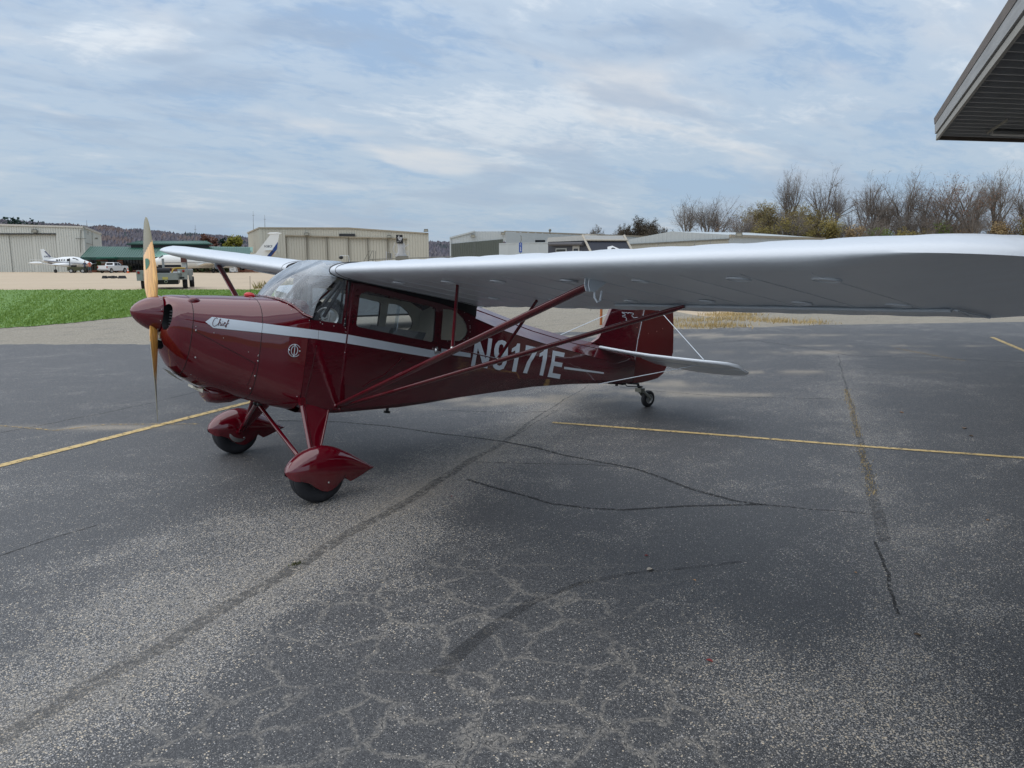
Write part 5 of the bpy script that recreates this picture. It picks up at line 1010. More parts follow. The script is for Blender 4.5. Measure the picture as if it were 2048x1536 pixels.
# ---- skin of the forward fuselage: superellipse stations
ST_A = [-.025, 0, .03, .07, .14, .24, .37, .5, .62, .8, .97]
ST = {'zt': [.142, .150, .157, .163, .171, .184, .203, .219, .234, .256, .27],
      'zb': [-.245, -.285, -.335, -.395, -.455, -.508, -.548, -.573, -.598, -.632, -.65],
      'w':  [.185, .232, .262, .284, .308, .336, .370, .400, .430, .470, .500],
      'zc': [-.02, -.02, -.02, -.03, -.05, -.07, -.09, -.11, -.13, -.16, -.2],
      'et': [2, 2.05, 2.1, 2.15, 2.2, 2.3, 2.4, 2.6, 2.9, 3.8, 5.5],
      'eb': [2, 2.1, 2.2, 2.3, 2.45, 2.7, 2.9, 3.1, 3.4, 4.0, 5.0]}
def stv(k, a): return lerp(a, ST_A, ST[k])
def sec_pt(a, t):               # t in 0..2pi, 0 = left side, pi/2 = top
    w, zc, zt, zb = (stv(k, a) for k in ('w', 'zc', 'zt', 'zb')); c, s = cos(t), sin(t)
    e = stv('et' if s >= 0 else 'eb', a); h = (zt-zc) if s >= 0 else (zc-zb)
    return (a, w*(abs(c)**(2/e))*(1 if c >= 0 else -1), zc+h*(abs(s)**(2/e))*(1 if s >= 0 else -1))
def sw(a): return lerp(a, [.97, 1.3, 2.4, 5.42], [.5, .53, .52, .03])
# aft facets: top centre, top strip edge, shoulder, crease, lower crease, bottom corner, bottom centre
AFT_A = [2.6, 3.0, 3.6, 4.2, 4.75, 5.385]
AFT = [[(0, .50), (.19, .462), (.455, .335), (.488, .03), (.486, -.23), (.479, -.405), (0, -.452)],
       [(0, .468), (.15, .405), (.402, .262), (.425, .03), (.42, -.205), (.385, -.352), (0, -.392)],
       [(0, .368), (.12, .312), (.303, .197), (.328, .03), (.322, -.18), (.27, -.268), (0, -.30)],
       [(0, .312), (.09, .25), (.205, .148), (.226, .005), (.22, -.15), (.175, -.208), (0, -.235)],
       [(0, .285), (.055, .225), (.112, .11), (.132, -.015), (.13, -.13), (.1, -.168), (0, -.185)],
       [(0, .20), (.02, .18), (.032, .10), (.034, 0), (.034, -.09), (.025, -.128), (0, -.135)]]
def aft_sec(a):
    out = []
    for i in range(7): out.append((lerp(a, AFT_A, [r[i][0] for r in AFT]), lerp(a, AFT_A, [r[i][1] for r in AFT])))
    return out
def S(a, z):                    # half width of the skin at a height
    if a < .97:
        w, zc, zt, zb = (stv(k, a) for k in ('w', 'zc', 'zt', 'zb'))
        e = stv('et' if z >= zc else 'eb', a); h = (zt-zc) if z >= zc else (zc-zb)
        q = min(1, abs(z-zc)/h); return w*max(0, 1-q**e)**(1/e)
    if a < 2.6: return sw(a)-.03*max(0, z-.05)**2/.2
    r = aft_sec(a)
    for i in range(1, 5):
        if r[i][1] >= z >= r[i+1][1]:
            t = (r[i][1]-z)/(r[i][1]-r[i+1][1]); return r[i][0]+(r[i+1][0]-r[i][0])*t
    return r[2][0]
def side_px(px, py):            # where a sight line meets the near flank
    d = ray(px, py); s = .5
    for _ in range(25):
        t = (-s-CAM.y)/d.y; p = CAM+d*t; dx, dz = p.x-HX, p.z-HZ
        a, z = dx*cos(TH)-dz*sin(TH), dx*sin(TH)+dz*cos(TH); s = .5*s+.5*S(a, z)
    return a, z
def skin(V, Fc, eps=.003, side=1, step=.08, zs=(), thick=0):
    xs = frange(min(v[0] for v in V)+step/2, max(v[0] for v in V), step)
    zz = frange(min(v[1] for v in V)+.03, max(v[1] for v in V), .045)
    V, Fc = cut(V, Fc, xs, list(zs)+zz); mb = MB()
    mb.add([(a, side*(S(a, z)+eps), z) for a, z in V], Fc)
    if thick: mb.add([(a, side*(S(a, z)+eps-thick), z) for a, z in V], Fc)
    return mb

NT = 72
def shell(a0, a1, n, t0=0, t1=2*pi, cap=False):
    A = [a0+(a1-a0)*i/n for i in range(n+1)]; full = t1-t0 > 6.2
    k = NT if full else NT+1
    return MB().loft([[sec_pt(a, t0+(t1-t0)*j/NT) for j in range(k)] for a in A], full, cap)
# nose bowl: rounded lip, then boolean air inlets
ring = []
for k, (f, a) in enumerate([(.05, -.028), (.6, -.03), (.86, -.029), (.97, -.02)]):
    ring.append([(a, p[1]*f, (p[2]+.02)*f-.02) for p in (sec_pt(-.025, 2*pi*j/NT) for j in range(NT))])
mb = MB(); mb.loft(ring+[[sec_pt(a, 2*pi*j/NT) for j in range(NT)] for a in (-.012, 0, .015, .03, .05, .07, .1, .135)]+[[(.135, p[1]*.2, p[2]*.2) for p in (sec_pt(.135, 2*pi*j/NT) for j in range(NT))]])
bowl = AP(mb, 'nose_bowl', [maroon, black], 40)
cut_mb = MB()
for sd_ in (1, -1):
    cut_mb.loft([[(a, sd_*(.165+k*.075*cos(t)-.10*(a+.0)), -.012+k*.105*sin(t)*(1 if sin(t) > 0 else .95)) for t in [2*pi*j/28 for j in range(28)]] for a, k in ((-.12, 1.1), (-.02, .98), (.03, .9), (.10, .75))])
cut_mb.loft([[(a, .03+.10*cos(t)*k, -.222+.045*k*sin(t)) for t in [2*pi*j/24 for j in range(24)]] for a, k in ((-.15, 1.15), (-.02, 1), (.1, .85))])
cme = cut_mb.build('cutter', black, None, B)
bowl.data.materials[0] = maroon
bmod = bowl.modifiers.new('b', 'BOOLEAN'); bmod.object = cme; bmod.operation = 'DIFFERENCE'; bmod.solver = 'EXACT'
try: bmod.material_mode = 'TRANSFER'
except Exception: pass
dg = bpy.context.evaluated_depsgraph_get(); nm = bpy.data.meshes.new_from_object(bowl.evaluated_get(dg)); bowl.modifiers.clear(); bowl.data = nm
nm.polygons.foreach_set('use_smooth', [True]*len(nm.polygons)); nm.set_sharp_from_angle(angle=radians(38))
bpy.data.objects.remove(cme)
# engine seen in the inlets
mb = MB()
for i in range(7): mb.lathe((.05, .17, -.10+.022*i), (0, 0, 1), [(.05, 0), (.05, .008), (.035, .009), (.035, .02)], 14)
AP(mb, 'engine_cylinder', dark, 30, kind='stuff')
AP(MB().box((-.01, .03, -.185), (.03, .16, .022)), 'air_filter_frame', greygreen)
# cowling: upper half and lower half panels behind the nose bowl
AP(shell(.138, .618, 12, radians(-8), radians(188)), 'cowl_top_panel', maroon, 40)
AP(shell(.138, .618, 12, radians(188), radians(352)), 'cowl_bottom_panel', maroon, 40)
AP(shell(.622, .97, 10), 'boot_cowl', maroon, 40)
# seams proud of the skin by a hair: dark rings and diagonal panel split
def seam_line(pts, w=.004, m=seam, name='panel_seam', eps=.0022, step=12):
    P_ = []
    for i in range(len(pts)-1):
        for k in range(step): t = k/step; P_.append((pts[i][0]+(pts[i+1][0]-pts[i][0])*t, pts[i][1]+(pts[i+1][1]-pts[i][1])*t))
    P_.append(pts[-1]); V3 = [(a, S(a, z)+eps, z) for a, z in P_]
    for s_ in (1, -1): AP(MB().tube([(a, s*s_, z) for a, s, z in V3], w/2, 5), name, m)
for a in (.1365, .62): AP(MB().tube([(lambda p: (p[0], p[1]*1.0, p[2]))(sec_pt(a, 2*pi*j/60)) for j in range(61)], .003, 5), 'panel_seam', seam)
seam_line([(.155, -.085), (.6, -.28)])
seam_line([(.6, -.28), (.575, -.46)], .003)
seam_line([(.988, -.62), (1.03, -.30), (1.045, -.08)], .0045)
# small dome on the cowl, chin scoop, exhaust lip
d0 = sec_pt(.2, radians(66))
ba, bz = side_px(389, 601); bs_ = S(ba, bz)
AP(MB().loft([[(ba+.045*k*cos(t), bs_+.022*k*sin(t)+.010*h, bz-.014*k*sin(t)+.017*h) for t in [2*pi*j/20 for j in range(20)]] for k, h in ((1.2, -.5), (1.0, .1), (.85, .6), (.55, 1.0), (.15, 1.15))]), 'cowl_bump', maroon, 50)
rg = []
for a, k in ((.34, .05), (.355, .6), (.39, .95), (.46, 1), (.56, .85), (.65, .45), (.69, .1)):
    rg.append([(a, .02+.15*cos(t)*(.55+.45*k), -.56-.10*k*max(0, sin(t))**.7+.05*min(0, sin(t))*-1) for t in [2*pi*j/24 for j in range(24)]])
AP(MB().loft(rg), 'chin_scoop', maroon, 50)
AP(MB().loft([[(.23+.07*u, .10+.10*v, -.515-.02*h-.05*u*(1-h)) for u, v in ((0, -.6), (0, .6), (1, .9), (1, -.9))] for h in (0, 1)]), 'exhaust_lip', beige, 30)
AP(MB().loft([[(a, .02+.11*v, z) for v in (-1, 1)] for a, z in ((.06, -.42), (.12, -.466), (.18, -.498))], False), 'outlet_baffle', greygreen)
# dzus fasteners and screws
mb = MB()
def rivet(mb, px, py, r=.0045):
    a, z = side_px(px, py); s = S(a, z); mb.ball((a, s+.001, z), (r, r*.6, r), 8, 5); mb.ball((a, -s-.001, z), (r, r*.6, r), 8, 5)
for q in [(392, 653), (392, 661), (391, 715), (428, 666), (447, 676), (497, 704), (516, 712), (516, 722), (510, 752), (501, 777), (517, 710), (382, 749)]: rivet(mb, *q, .007 if q in ((392, 661), (391, 715), (516, 722), (510, 752), (501, 777)) else .0035)
for q in [(552, 597), (557, 604), (575, 609), (583, 620), (603, 625), (606, 635), (619, 641), (640, 638), (648, 641), (641, 645), (645, 648), (668, 644), (668, 652), (690, 647), (691, 656), (692, 664), (690, 705), (689, 745), (594, 793), (690, 638), (866, 588), (810, 592)]: rivet(mb, *q, .0042)
for q in [(929, 625), (938, 641), (940, 652), (940, 656), (940, 664), (936, 676), (928, 680), (908, 682), (895, 682), (1113, 613)]: rivet(mb, *q, .0038)
AP(mb, 'screw', steel, 40, kind='stuff')
# round emblem
ea, ez = side_px(588.5, 701)
mb = MB()
for r in (.050, .038): mb.tube([(ea+r*cos(t)*(1 if r > .04 else .7), S(ea, ez)+.005, ez+r*sin(t)) for t in [2*pi*j/28 for j in range(29)]], .0026, 5)
mb.tube([(ea, S(ea, ez)+.005, ez-.05), (ea, S(ea, ez)+.005, ez+.05)], .0028, 5)
for t in (0, pi/2, pi, 3*pi/2): mb.ball((ea+.044*cos(t), S(ea, ez)+.006, ez+.044*sin(t)), .006)
AP(mb, 'round_badge', silver2, 40)

# ---- propeller, spinner
PROF = [(.002, -.236), (.028, -.228), (.055, -.208), (.082, -.178), (.105, -.142), (.122, -.105), (.134, -.065), (.1405, -.04)]
sp = AP(MB().lathe((0, 0, 0), (1, 0, 0), PROF+[(.1405, -.036), (.05, -.035)], 56), 'spinner', maroon, 35)
mb = MB()
for k in range(10):
    t = 2*pi*k/10+.3; mb.ball((-.048, .1385*cos(t), .1385*sin(t)), (.004, .004, .004), 8, 5)
AP(mb, 'spinner_screw', steel, 40, sp, kind='stuff')
def wood_mat():
    m = bpy.data.materials.new('laminated_wood'); m.use_nodes = True; nt = m.node_tree; b = nt.nodes['Principled BSDF']; L = nt.links.new
    uv = nt.nodes.new('ShaderNodeUVMap'); uv.uv_map = 'UVMap'
    mp = nt.nodes.new('ShaderNodeMapping'); L(uv.outputs[0], mp.inputs[0]); mp.inputs['Scale'].default_value = (60, 5, 1)
    n = nt.nodes.new('ShaderNodeTexNoise'); n.inputs['Scale'].default_value = 1; n.inputs['Detail'].default_value = 6; n.inputs['Distortion'].default_value = .4; L(mp.outputs[0], n.inputs[0])
    cr = nt.nodes.new('ShaderNodeValToRGB'); L(n.outputs[0], cr.inputs[0])
    cr.color_ramp.elements[0].position = .3; cr.color_ramp.elements[0].color = (.52, .235, .05, 1)
    cr.color_ramp.elements[1].position = .62; cr.color_ramp.elements[1].color = (.86, .46, .11, 1)
    sep = nt.nodes.new('ShaderNodeSeparateXYZ'); L(uv.outputs[0], sep.inputs[0])   # lamination joints
    w = nt.nodes.new('ShaderNodeMath'); w.operation = 'PINGPONG'; L(sep.outputs[0], w.inputs[0]); w.inputs[1].default_value = .0135
    lt = nt.nodes.new('ShaderNodeMath'); lt.operation = 'LESS_THAN'; L(w.outputs[0], lt.inputs[0]); lt.inputs[1].default_value = .0009
    mx = nt.nodes.new('ShaderNodeMix'); mx.data_type = 'RGBA'; L(lt.outputs[0], mx.inputs[0]); L(cr.outputs[0], mx.inputs[6]); mx.inputs[7].default_value = (.22, .10, .03, 1)
    L(mx.outputs[2], b.inputs['Base Color']); b.inputs['Roughness'].default_value = .32; b.inputs['Coat Weight'].default_value = .7; b.inputs['Coat Roughness'].default_value = .08
    return m
wood = wood_mat(); khaki = mat('khaki_tip_fabric', (.155, .14, .07), .42, var=.2, vs=4, coat=.3, bump=.1, bs=8)
brass = mat('worn_metal_edge', (.42, .38, .28), .35, metal=.7, var=.4, vs=50)
green = mat('green_decal', (.01, .13, .07), .4, var=.5, vs=60)
PHI = radians(34.2)
BR = [.10, .16, .24, .34, .44, .54, .62, .70, .78, .84, .88, .905, .914]
BC = [.062, .086, .112, .126, .128, .125, .118, .108, .093, .075, .056, .034, .012]
BT = [.050, .046, .038, .028, .021, .017, .014, .012, .010, .008, .006, .005, .004]
BB = [62, 52, 42, 34, 28, 24, 21, 19, 17, 16, 15, 15, 15]
def blade(sg, name):
    er = Vector((0, -sin(PHI), cos(PHI)))*sg; et = Vector((0, -cos(PHI), -sin(PHI)))*sg
    RR = [BR[0]+(BR[-1]-BR[0])*(i/56)**.9 for i in range(57)]; n = 20; rings = []; uv = []
    for r in RR:
        c, th, be = lerp(r, BR, BC), lerp(r, BR, BT), radians(lerp(r, BR, BB))
        ch = et*cos(be)+Vector((-1, 0, 0))*sin(be); nm_ = ch.cross(er).normalized(); rg_ = []
        if nm_.x > 0: nm_ = -nm_
        off = -.45*c+.02*0
        for j in range(n):
            t = 2*pi*j/n; x = cos(t); y = sin(t)*(1-.25*x)*(1 if sin(t) > 0 else .55)
            p = Vector((-.085, 0, 0))+er*r+ch*(c*.5*x+.02*(r/.9)**2-.012)+nm_*(th*.5*y); rg_.append(p); uv.append((c*.5*x, r))
        rings.append(rg_)
    mb = MB(); mb.loft(rings, True, True); mb.m = []
    for f in mb.f:
        r = sum(uv[i][1] for i in f)/len(f); x = sum(uv[i][0] for i in f)/len(f); mb.m.append(1 if r > .60-.75*x else 0)
    o = AP(mb, name, [wood, khaki], 50)
    ul = o.data.uv_layers.new(name='UVMap')
    for lp in o.data.loops: ul.data[lp.index].uv = uv[lp.vertex_index]
    # metal leading edge
    e = MB(); q = [rings[i][0] for i in range(10 if sg < 0 else 30, 57)]
    q2 = [Vector(rings[i][1]) for i in range(10 if sg < 0 else 30, 57)]; q3 = [Vector(rings[i][-1]) for i in range(10 if sg < 0 else 30, 57)]
    e.loft([[a+(a-c_).normalized()*0+Vector(a-(b+c_)/2).normalized()*.0012, b+(b-c_)*.02, c_+(c_-b)*.02] for a, b, c_ in zip(q, q2, q3)], True, True)
    AP(e, 'leading_edge_strip', brass, 40, o)
    return o, rings, er, et
b1, rings1, er1, et1 = blade(1, 'propeller_blade'); b2, _, _, _ = blade(-1, 'propeller_blade')
dec = MB(); c0 = []
be = radians(29); ch = et1*cos(be)+Vector((-1, 0, 0))*sin(be); nm1 = ch.cross(er1).normalized()
if nm1.x > 0: nm1 = -nm1
pts = [(-.046*sin(pi*k/14)+.026, .455-.052*cos(pi*k/14)) for k in range(15)]
base_ = Vector((-.085, 0, 0)); V3 = []
for x, r in pts: V3.append(base_+er1*r+ch*(x+.004-.006)+nm1*(.0125*(1-.25*x/.05)))
dec.add(V3, [tuple(range(15))]); AP(dec, 'maker_decal', green, None, b1)

# ---- cabin flanks with real openings
def rrect(pts, r=.02, n=4):
    out = []; m = len(pts)
    for i in range(m):
        p, a, b = Vector(pts[i]), Vector(pts[i-1]), Vector(pts[(i+1) % m])
        da, db = (a-p).normalized(), (b-p).normalized()
        for k in range(n+1):
            t = k/n; q0 = p+da*r*(1-t); q1 = p+db*r*t; out.append(tuple(p*0+(p+da*r)*(1-t)**2+p*2*t*(1-t)+(p+db*r)*t*t))
    return out
WIN = rrect([(1.355, .112), (1.36, .383), (1.43, .418), (2.122, .372), (2.135, .062)], .028)
QWIN = [(2.212, .096), (2.206, .372), (2.30, .378), (2.37, .358), (2.44, .318), (2.49, .262), (2.512, .215), (2.50, .165), (2.465, .125), (2.42, .104)]
DOOR = [(1.287, -.372), (1.295, .452), (1.40, .462), (2.168, .405), (2.222, -.0), (2.218, -.212), (1.56, -.392), (1.46, -.405)]
FL = [(.972, -.60), (.972, .115), (1.04, .118), (1.235, .118), (1.245, .475), (1.4, .50), (2.45, .452), (2.6, .375), (2.6, -.40), (1.9, -.505), (1.3, -.585)]
for s_ in (1, -1):
    V, Fc = fill2d([FL, WIN, QWIN]); AP(skin(V, Fc, 0, s_, .1, thick=.006), 'cabin_side', maroon_fab, 30)
    V, Fc = fill2d([DOOR, WIN]); V2, F2 = V, Fc
    mb = skin(V, Fc, .011, s_, .1, thick=.009)
    # door edge
    L_ = DOOR+[DOOR[0]]; e = []
    for i in range(len(L_)-1):
        for k in range(8): t = k/8; e.append((L_[i][0]+(L_[i+1][0]-L_[i][0])*t, L_[i][1]+(L_[i+1][1]-L_[i][1])*t))
    mb.loft([[(a, s_*(S(a, z)+q), z) for q in (.0005, .011)] for a, z in e+[e[0]]], False)
    door = AP(mb, 'cabin_door', maroon_fab, 30)
    glassV, glassF = fill2d([[(p[0]+(p[0]-1.75)*.01, p[1]+(p[1]-.25)*.01) for p in WIN]])
    pane_door = (skin(glassV, glassF, .004, s_, .15), door)
    V, Fc = fill2d([QWIN]); qp = skin(V, Fc, -.004, s_, .15)
    if s_ == 1: near_door = door
    globals()['panes%d' % (s_ > 0)] = (pane_door, qp)
def glass_mat(name, haze, rough, tint, streak=True, milk=(.62, .66, .70)):
    m = bpy.data.materials.new(name); m.use_nodes = True; nt = m.node_tree; nt.nodes.clear(); N = nt.nodes.new; L = nt.links.new
    out = N('ShaderNodeOutputMaterial'); tr = N('ShaderNodeBsdfTransparent'); tr.inputs[0].default_value = (*tint, 1)
    gl = N('ShaderNodeBsdfGlossy'); gl.inputs['Roughness'].default_value = rough; gl.inputs[0].default_value = (.95, .97, 1, 1)
    fr = N('ShaderNodeFresnel'); fr.inputs[0].default_value = 1.5; m1 = N('ShaderNodeMixShader'); L(fr.outputs[0], m1.inputs[0]); L(tr.outputs[0], m1.inputs[1]); L(gl.outputs[0], m1.inputs[2])
    df = N('ShaderNodeBsdfDiffuse'); df.inputs[0].default_value = (*milk, 1)
    tc = N('ShaderNodeTexCoord'); mp = N('ShaderNodeMapping'); L(tc.outputs['Object'], mp.inputs[0])
    mp.inputs['Rotation'].default_value = (.4, .5, .9); mp.inputs['Scale'].default_value = (1.0, 4.5, 1.2)
    n = N('ShaderNodeTexNoise'); n.inputs['Scale'].default_value = 1.7; n.inputs['Detail'].default_value = 4; n.inputs['Distortion'].default_value = 1.1; L(mp.outputs[0], n.inputs[0])
    mr = N('ShaderNodeMapRange'); L(n.outputs[0], mr.inputs[0]); mr.inputs[1].default_value = .38; mr.inputs[2].default_value = .72; mr.inputs[3].default_value = haze*.35; mr.inputs[4].default_value = haze*1.5
    m2 = N('ShaderNodeMixShader')
    if streak: L(mr.outputs[0], m2.inputs[0])
    else: m2.inputs[0].default_value = haze
    L(m1.outputs[0], m2.inputs[1]); L(df.outputs[0], m2.inputs[2]); L(m2.outputs[0], out.inputs[0]); return m
plexi = glass_mat('scratched_plexiglass', .27, .07, (.90, .94, .97), milk=(.80, .85, .90))
paneg = glass_mat('window_plexiglass', .09, .02, (.88, .92, .94))
qpane = glass_mat('window_plexiglass_rear', .10, .03, (.92, .93, .92))
for (pd, qp) in (panes1, panes0):
    AP(pd[0], 'window_pane', paneg, 30, pd[1]); AP(qp, 'rear_window_pane', qpane, 30)
# window fittings on the near door
mb = MB()
a0, z0 = side_px(789, 664); a1, z1 = side_px(797, 610)
mb.hexa([(a0-.016, S(a0, z0)+.006, z0), (a0+.016, S(a0, z0)+.006, z0), (a0+.016, S(a0, z0)+.009, z0), (a0-.016, S(a0, z0)+.009, z0), (a1-.014, S(a1, z1)+.006, z1), (a1+.014, S(a1, z1)+.006, z1), (a1+.014, S(a1, z1)+.009, z1), (a1-.014, S(a1, z1)+.009, z1)])
AP(mb, 'window_strap', paneg, None, near_door)
ha, hz = side_px(868, 702)
mb = MB(); mb.ball((ha, S(ha, hz)+.03, hz+.01), (.018, .022, .035)); mb.tube([(ha, S(ha, hz)+.01, hz), (ha, S(ha, hz)+.035, hz), (ha+.05, S(ha, hz)+.04, hz-.01)], .008)
AP(mb, 'handle', steel, 40, near_door)
mb = MB(); mb.tube([(a, S(a, z)+.014, z) for a, z in [(1.49, -.385), (1.56, -.33), (1.68, -.27), (1.74, -.20), (1.80, -.14), (1.83, -.10)]], .0055, 6)
AP(mb, 'fabric_pucker', maroon_fab, 50, near_door)
mb = MB()                       # peeling paint along window edges
for i in range(26):
    q = random.random()
    a, z = (1.31+random.random()*.03, .12+.3*q) if i < 12 else ((2.15+random.random()*.03, .02+.2*q) if i < 18 else (1.4+.7*q, .405-.045*q+random.uniform(0, .012)))
    k = random.uniform(.003, .010); mb.add([(a+k*random.uniform(.6, 1.3)*cos(t), S(a, z)+.0135, z+k*1.3*random.uniform(.6, 1.2)*sin(t)) for t in [2*pi*j/7 for j in range(7)]], [tuple(range(7))])
AP(mb, 'paint_chips', seam, None, near_door, kind='stuff')
# belly and lower rounded edge
mb = MB(); rg = []
for a in (.97, 1.1, 1.3, 1.6, 1.9, 2.2, 2.6):
    w = S(a, -.3); zl = lerp(a, [.972, 1.3, 1.9, 2.6], [-.60, -.585, -.505, -.40]); bb = sm((a-1.9)/.7); rg.append([(a, w*x, zl-h*.05*(1-bb)-bb*(.004+.047*(1-abs(x)))) for x, h in ((1, 0), (.96, .7), (.85, .95), (.5, 1.0), (0, 1.1), (-.5, 1.0), (-.85, .95), (-.96, .7), (-1, 0))])
AP(mb.loft(rg, False), 'belly_skin', maroon_fab, 50)
# aft fuselage
A = frange(2.6, 5.385, .11)+[5.385]; rg = []
for a in A:
    r = aft_sec(a); k = r+[(-x, z) for x, z in r[-2:0:-1]]; dd = []
    for i in range(len(k)):
        p, q = k[i], k[(i+1) % len(k)]; dd.append((a, *p)); m_ = (Vector(p)*.5+Vector(q)*.5); 
        out = Vector((m_.x, m_.y-.02)); out = out.normalized()*(.0 if m_.y > -.2*0-.12 else .002); dd.append((a, m_.x+out.x*min(1, (5.4-a)), m_.y+out.y*min(1, (5.4-a))))
    rg.append(dd)
AP(MB().loft(rg), 'aft_fuselage', maroon_fab, 16)
# stringer creases
for i, w in ((1, .003), (2, .004)):
    for s_ in (1, -1): AP(MB().tube([(a, s_*(aft_sec(a)[i][0]+.001), aft_sec(a)[i][1]+.001) for a in frange(2.62, 4.9, .1)], w, 5), 'stringer_edge', maroon_fab, 40)

# ---- stripes and lettering on the flank
def poly_on(pts, name, m, eps=.0035, parent=None, sides=(1,)):
    V, Fc = fill2d([pts]); mb = MB()
    for s_ in sides: k = skin(V, Fc, eps, s_, .06); mb.add(k.v, k.f)
    return AP(mb, name, m, 30, parent)
poly_on([(.217, -.007), (.262, .036), (.62, .0385), (.615, -.035), (.275, -.045)], 'cowl_stripe', silver2, .0035)
poly_on([(.6225, .0385), (1.045, .040), (1.05, -.030), (.6175, -.035)], 'boot_stripe', silver2, .004)
poly_on([(1.047, .040), (1.283, .037), (1.283, -.036), (1.052, -.030)], 'side_stripe', silver2, .004)
poly_on([(1.292, .037), (2.216, -.012), (2.214, -.078), (1.292, -.036)], 'door_stripe', silver2, .0145, near_door)
poly_on([(2.232, .018), (2.585, .006), (2.590, -.032), (2.232, -.028)], 'rear_stripe', silver2, .004)
poly_on([(4.005, -.020), (4.758, -.034), (4.763, -.052), (4.013, -.046)], 'tail_stripe', silver2, .004)
LET = {'N': ([(438,928),(480,933),(512,735),(575,945),(614,952),(670,632),(628,627),(597,850),(535,652),(484,648)],),
 '9': ([(838,720),(832,690),(810,660),(775,646),(735,655),(705,690),(690,740),(690,800),(705,840),(740,860),(775,850),(798,830),(790,870),(770,915),(745,925),(722,915),(718,885),(672,890),(678,935),(705,962),(745,972),(790,955),(818,905),(835,830)],[(790,720),(785,700),(768,690),(748,700),(738,735),(737,775),(745,805),(762,812),(780,795),(790,755)]),
 '1': ([(880,985),(925,990),(970,685),(940,683),(925,712),(882,738),(876,778),(918,758)],), '7': ([(1032,700),(1157,728),(1152,775),(1085,890),(1043,1006),(1001,1000),(1045,880),(1105,778),(1025,760)],),
 'i': ([(1178,1025),(1215,1032),(1268,740),(1235,735),(1222,765),(1180,790),(1176,830),(1215,812)],), 'E': ([(1265,1043),(1395,1065),(1407,1017),(1318,1002),(1332,925),(1418,940),(1428,893),(1340,878),(1348,815),(1440,832),(1451,785),(1322,758)],)}
for loops in LET.values():
    V, Fc = fill2d([[side_px(860+x/5.389, 560+y/5.389) for x, y in lp] for lp in loops]); am = sum(v[0] for v in V)/len(V)
    V, Fc = cut(V, Fc, frange(min(v[0] for v in V)+.05, max(v[0] for v in V), .08), [.03-.025*max(0, am-3.6)/.6])
    for s_ in (1, -1): AP(MB().add([(a, s_*(S(a, z)+.0035), z) for a, z in V], Fc), 'registration_letter', silver2)
# script name on the cowl stripe
def Z6(pts): return [(240+x/5.12, 560+y/5.12) for x, y in pts]
strokes = [[(998, 398), (988, 386), (965, 398), (948, 432), (948, 462), (962, 474), (985, 464), (1003, 448), (1022, 420), (1030, 396), (1022, 400), (1010, 440), (1003, 468), (1012, 446), (1026, 432), (1030, 442), (1024, 466), (1034, 466), (1046, 438), (1041, 464), (1050, 466), (1062, 452), (1080, 440), (1074, 430), (1060, 448), (1062, 470), (1078, 466), (1096, 440), (1114, 412), (1108, 406), (1096, 440), (1084, 484), (1076, 480), (1090, 458), (1112, 440)], [(1049, 420), (1050, 423)]]
mb = MB()
for st_ in strokes:
    q = [side_px(*p) for p in Z6(st_)]; dense = []
    for i in range(len(q)-1):
        for k in range(3): t = k/3; dense.append((q[i][0]*(1-t)+q[i+1][0]*t, q[i][1]*(1-t)+q[i+1][1]*t))
    dense.append(q[-1]); mb.tube([(a, S(a, z)+.0042, z) for a, z in dense], .0022, 5)
AP(mb, 'script_name', mat('deep_red_script', (.07, .004, .01), .4), 40)

# ---- windshield and cabin front
BASE = [(.742, 0), (.75, .12), (.775, .22), (.81, .31), (.86, .40), (.925, .468), (.985, .503)]
def top_z(a, s):
    w, zc, zt = stv('w', a), stv('zc', a), stv('zt', a); e = stv('et', a)
    return zc+(zt-zc)*max(0, 1-min(1, abs(s)/w)**e)**(1/e)
rb = [(a, s, max(.128, top_z(a, s)+.004)) for a, s in BASE]; rb[-1] = (.985, .503, .135)
TOPC = [(1.16, 0, .628), (1.15, .12, .626), (1.135, .24, .612), (1.12, .32, .588), (1.105, .38, .560), (1.105, .432, .520), (1.15, .478, .463)]
rg = []
for k in range(9):
    t = k/8; rr = []
    for (a0, s0, z0), (a1, s1, z1) in zip(rb, TOPC):
        bul = .055*sin(pi*t)*(1-.3*t); rr.append((a0+(a1-a0)*t-bul*.75, s0+(s1-s0)*t+bul*.25*(s0/.5), z0+(z1-z0)*t+bul*.35))
    rg.append(rr)
for a, dz in ((1.25, .012), (1.36, .008), (1.5, -.02)): rg.append([(a+(p[0]-1.16)*.3, min(p[1], .40)*1.0, .628+dz-.02*(p[1]/.5)**2) for p in TOPC])
full = [[(a, -s, z) for a, s, z in r[:0:-1]]+r for r in rg]
AP(MB().loft(full[:9], False), 'windshield', plexi, 60)
AP(MB().loft(full[8:], False), 'skylight', plexi, 60)
mb = MB(); mb.ribbon([(a-.004, s, z+.002) for a, s, z in full[0]], .03, (-.3, 0, 1)); 
mb = MB()
rm = [(a-.018*(1-abs(s)/.6), s*1.012, z+.003) for a, s, z in full[0]]; mb.tube(rm, .012, 6, flat=(.35, (-1, .3, -.3)))
AP(mb, 'windshield_retainer', maroon, 50)
mb = MB()
for i in range(0, len(rm), 1):
    mb.ball((rm[i][0]-.006, rm[i][1], rm[i][2]+.008), .0042, 8, 5)
AP(mb, 'retainer_screw', steel, 40, kind='stuff')
def fix_s(px, py, s):
    d = ray(px, py); t = (-s-CAM.y)/d.y; p = CAM+d*t; dx, dz = p.x-HX, p.z-HZ; return dx*cos(TH)-dz*sin(TH), dx*sin(TH)+dz*cos(TH)
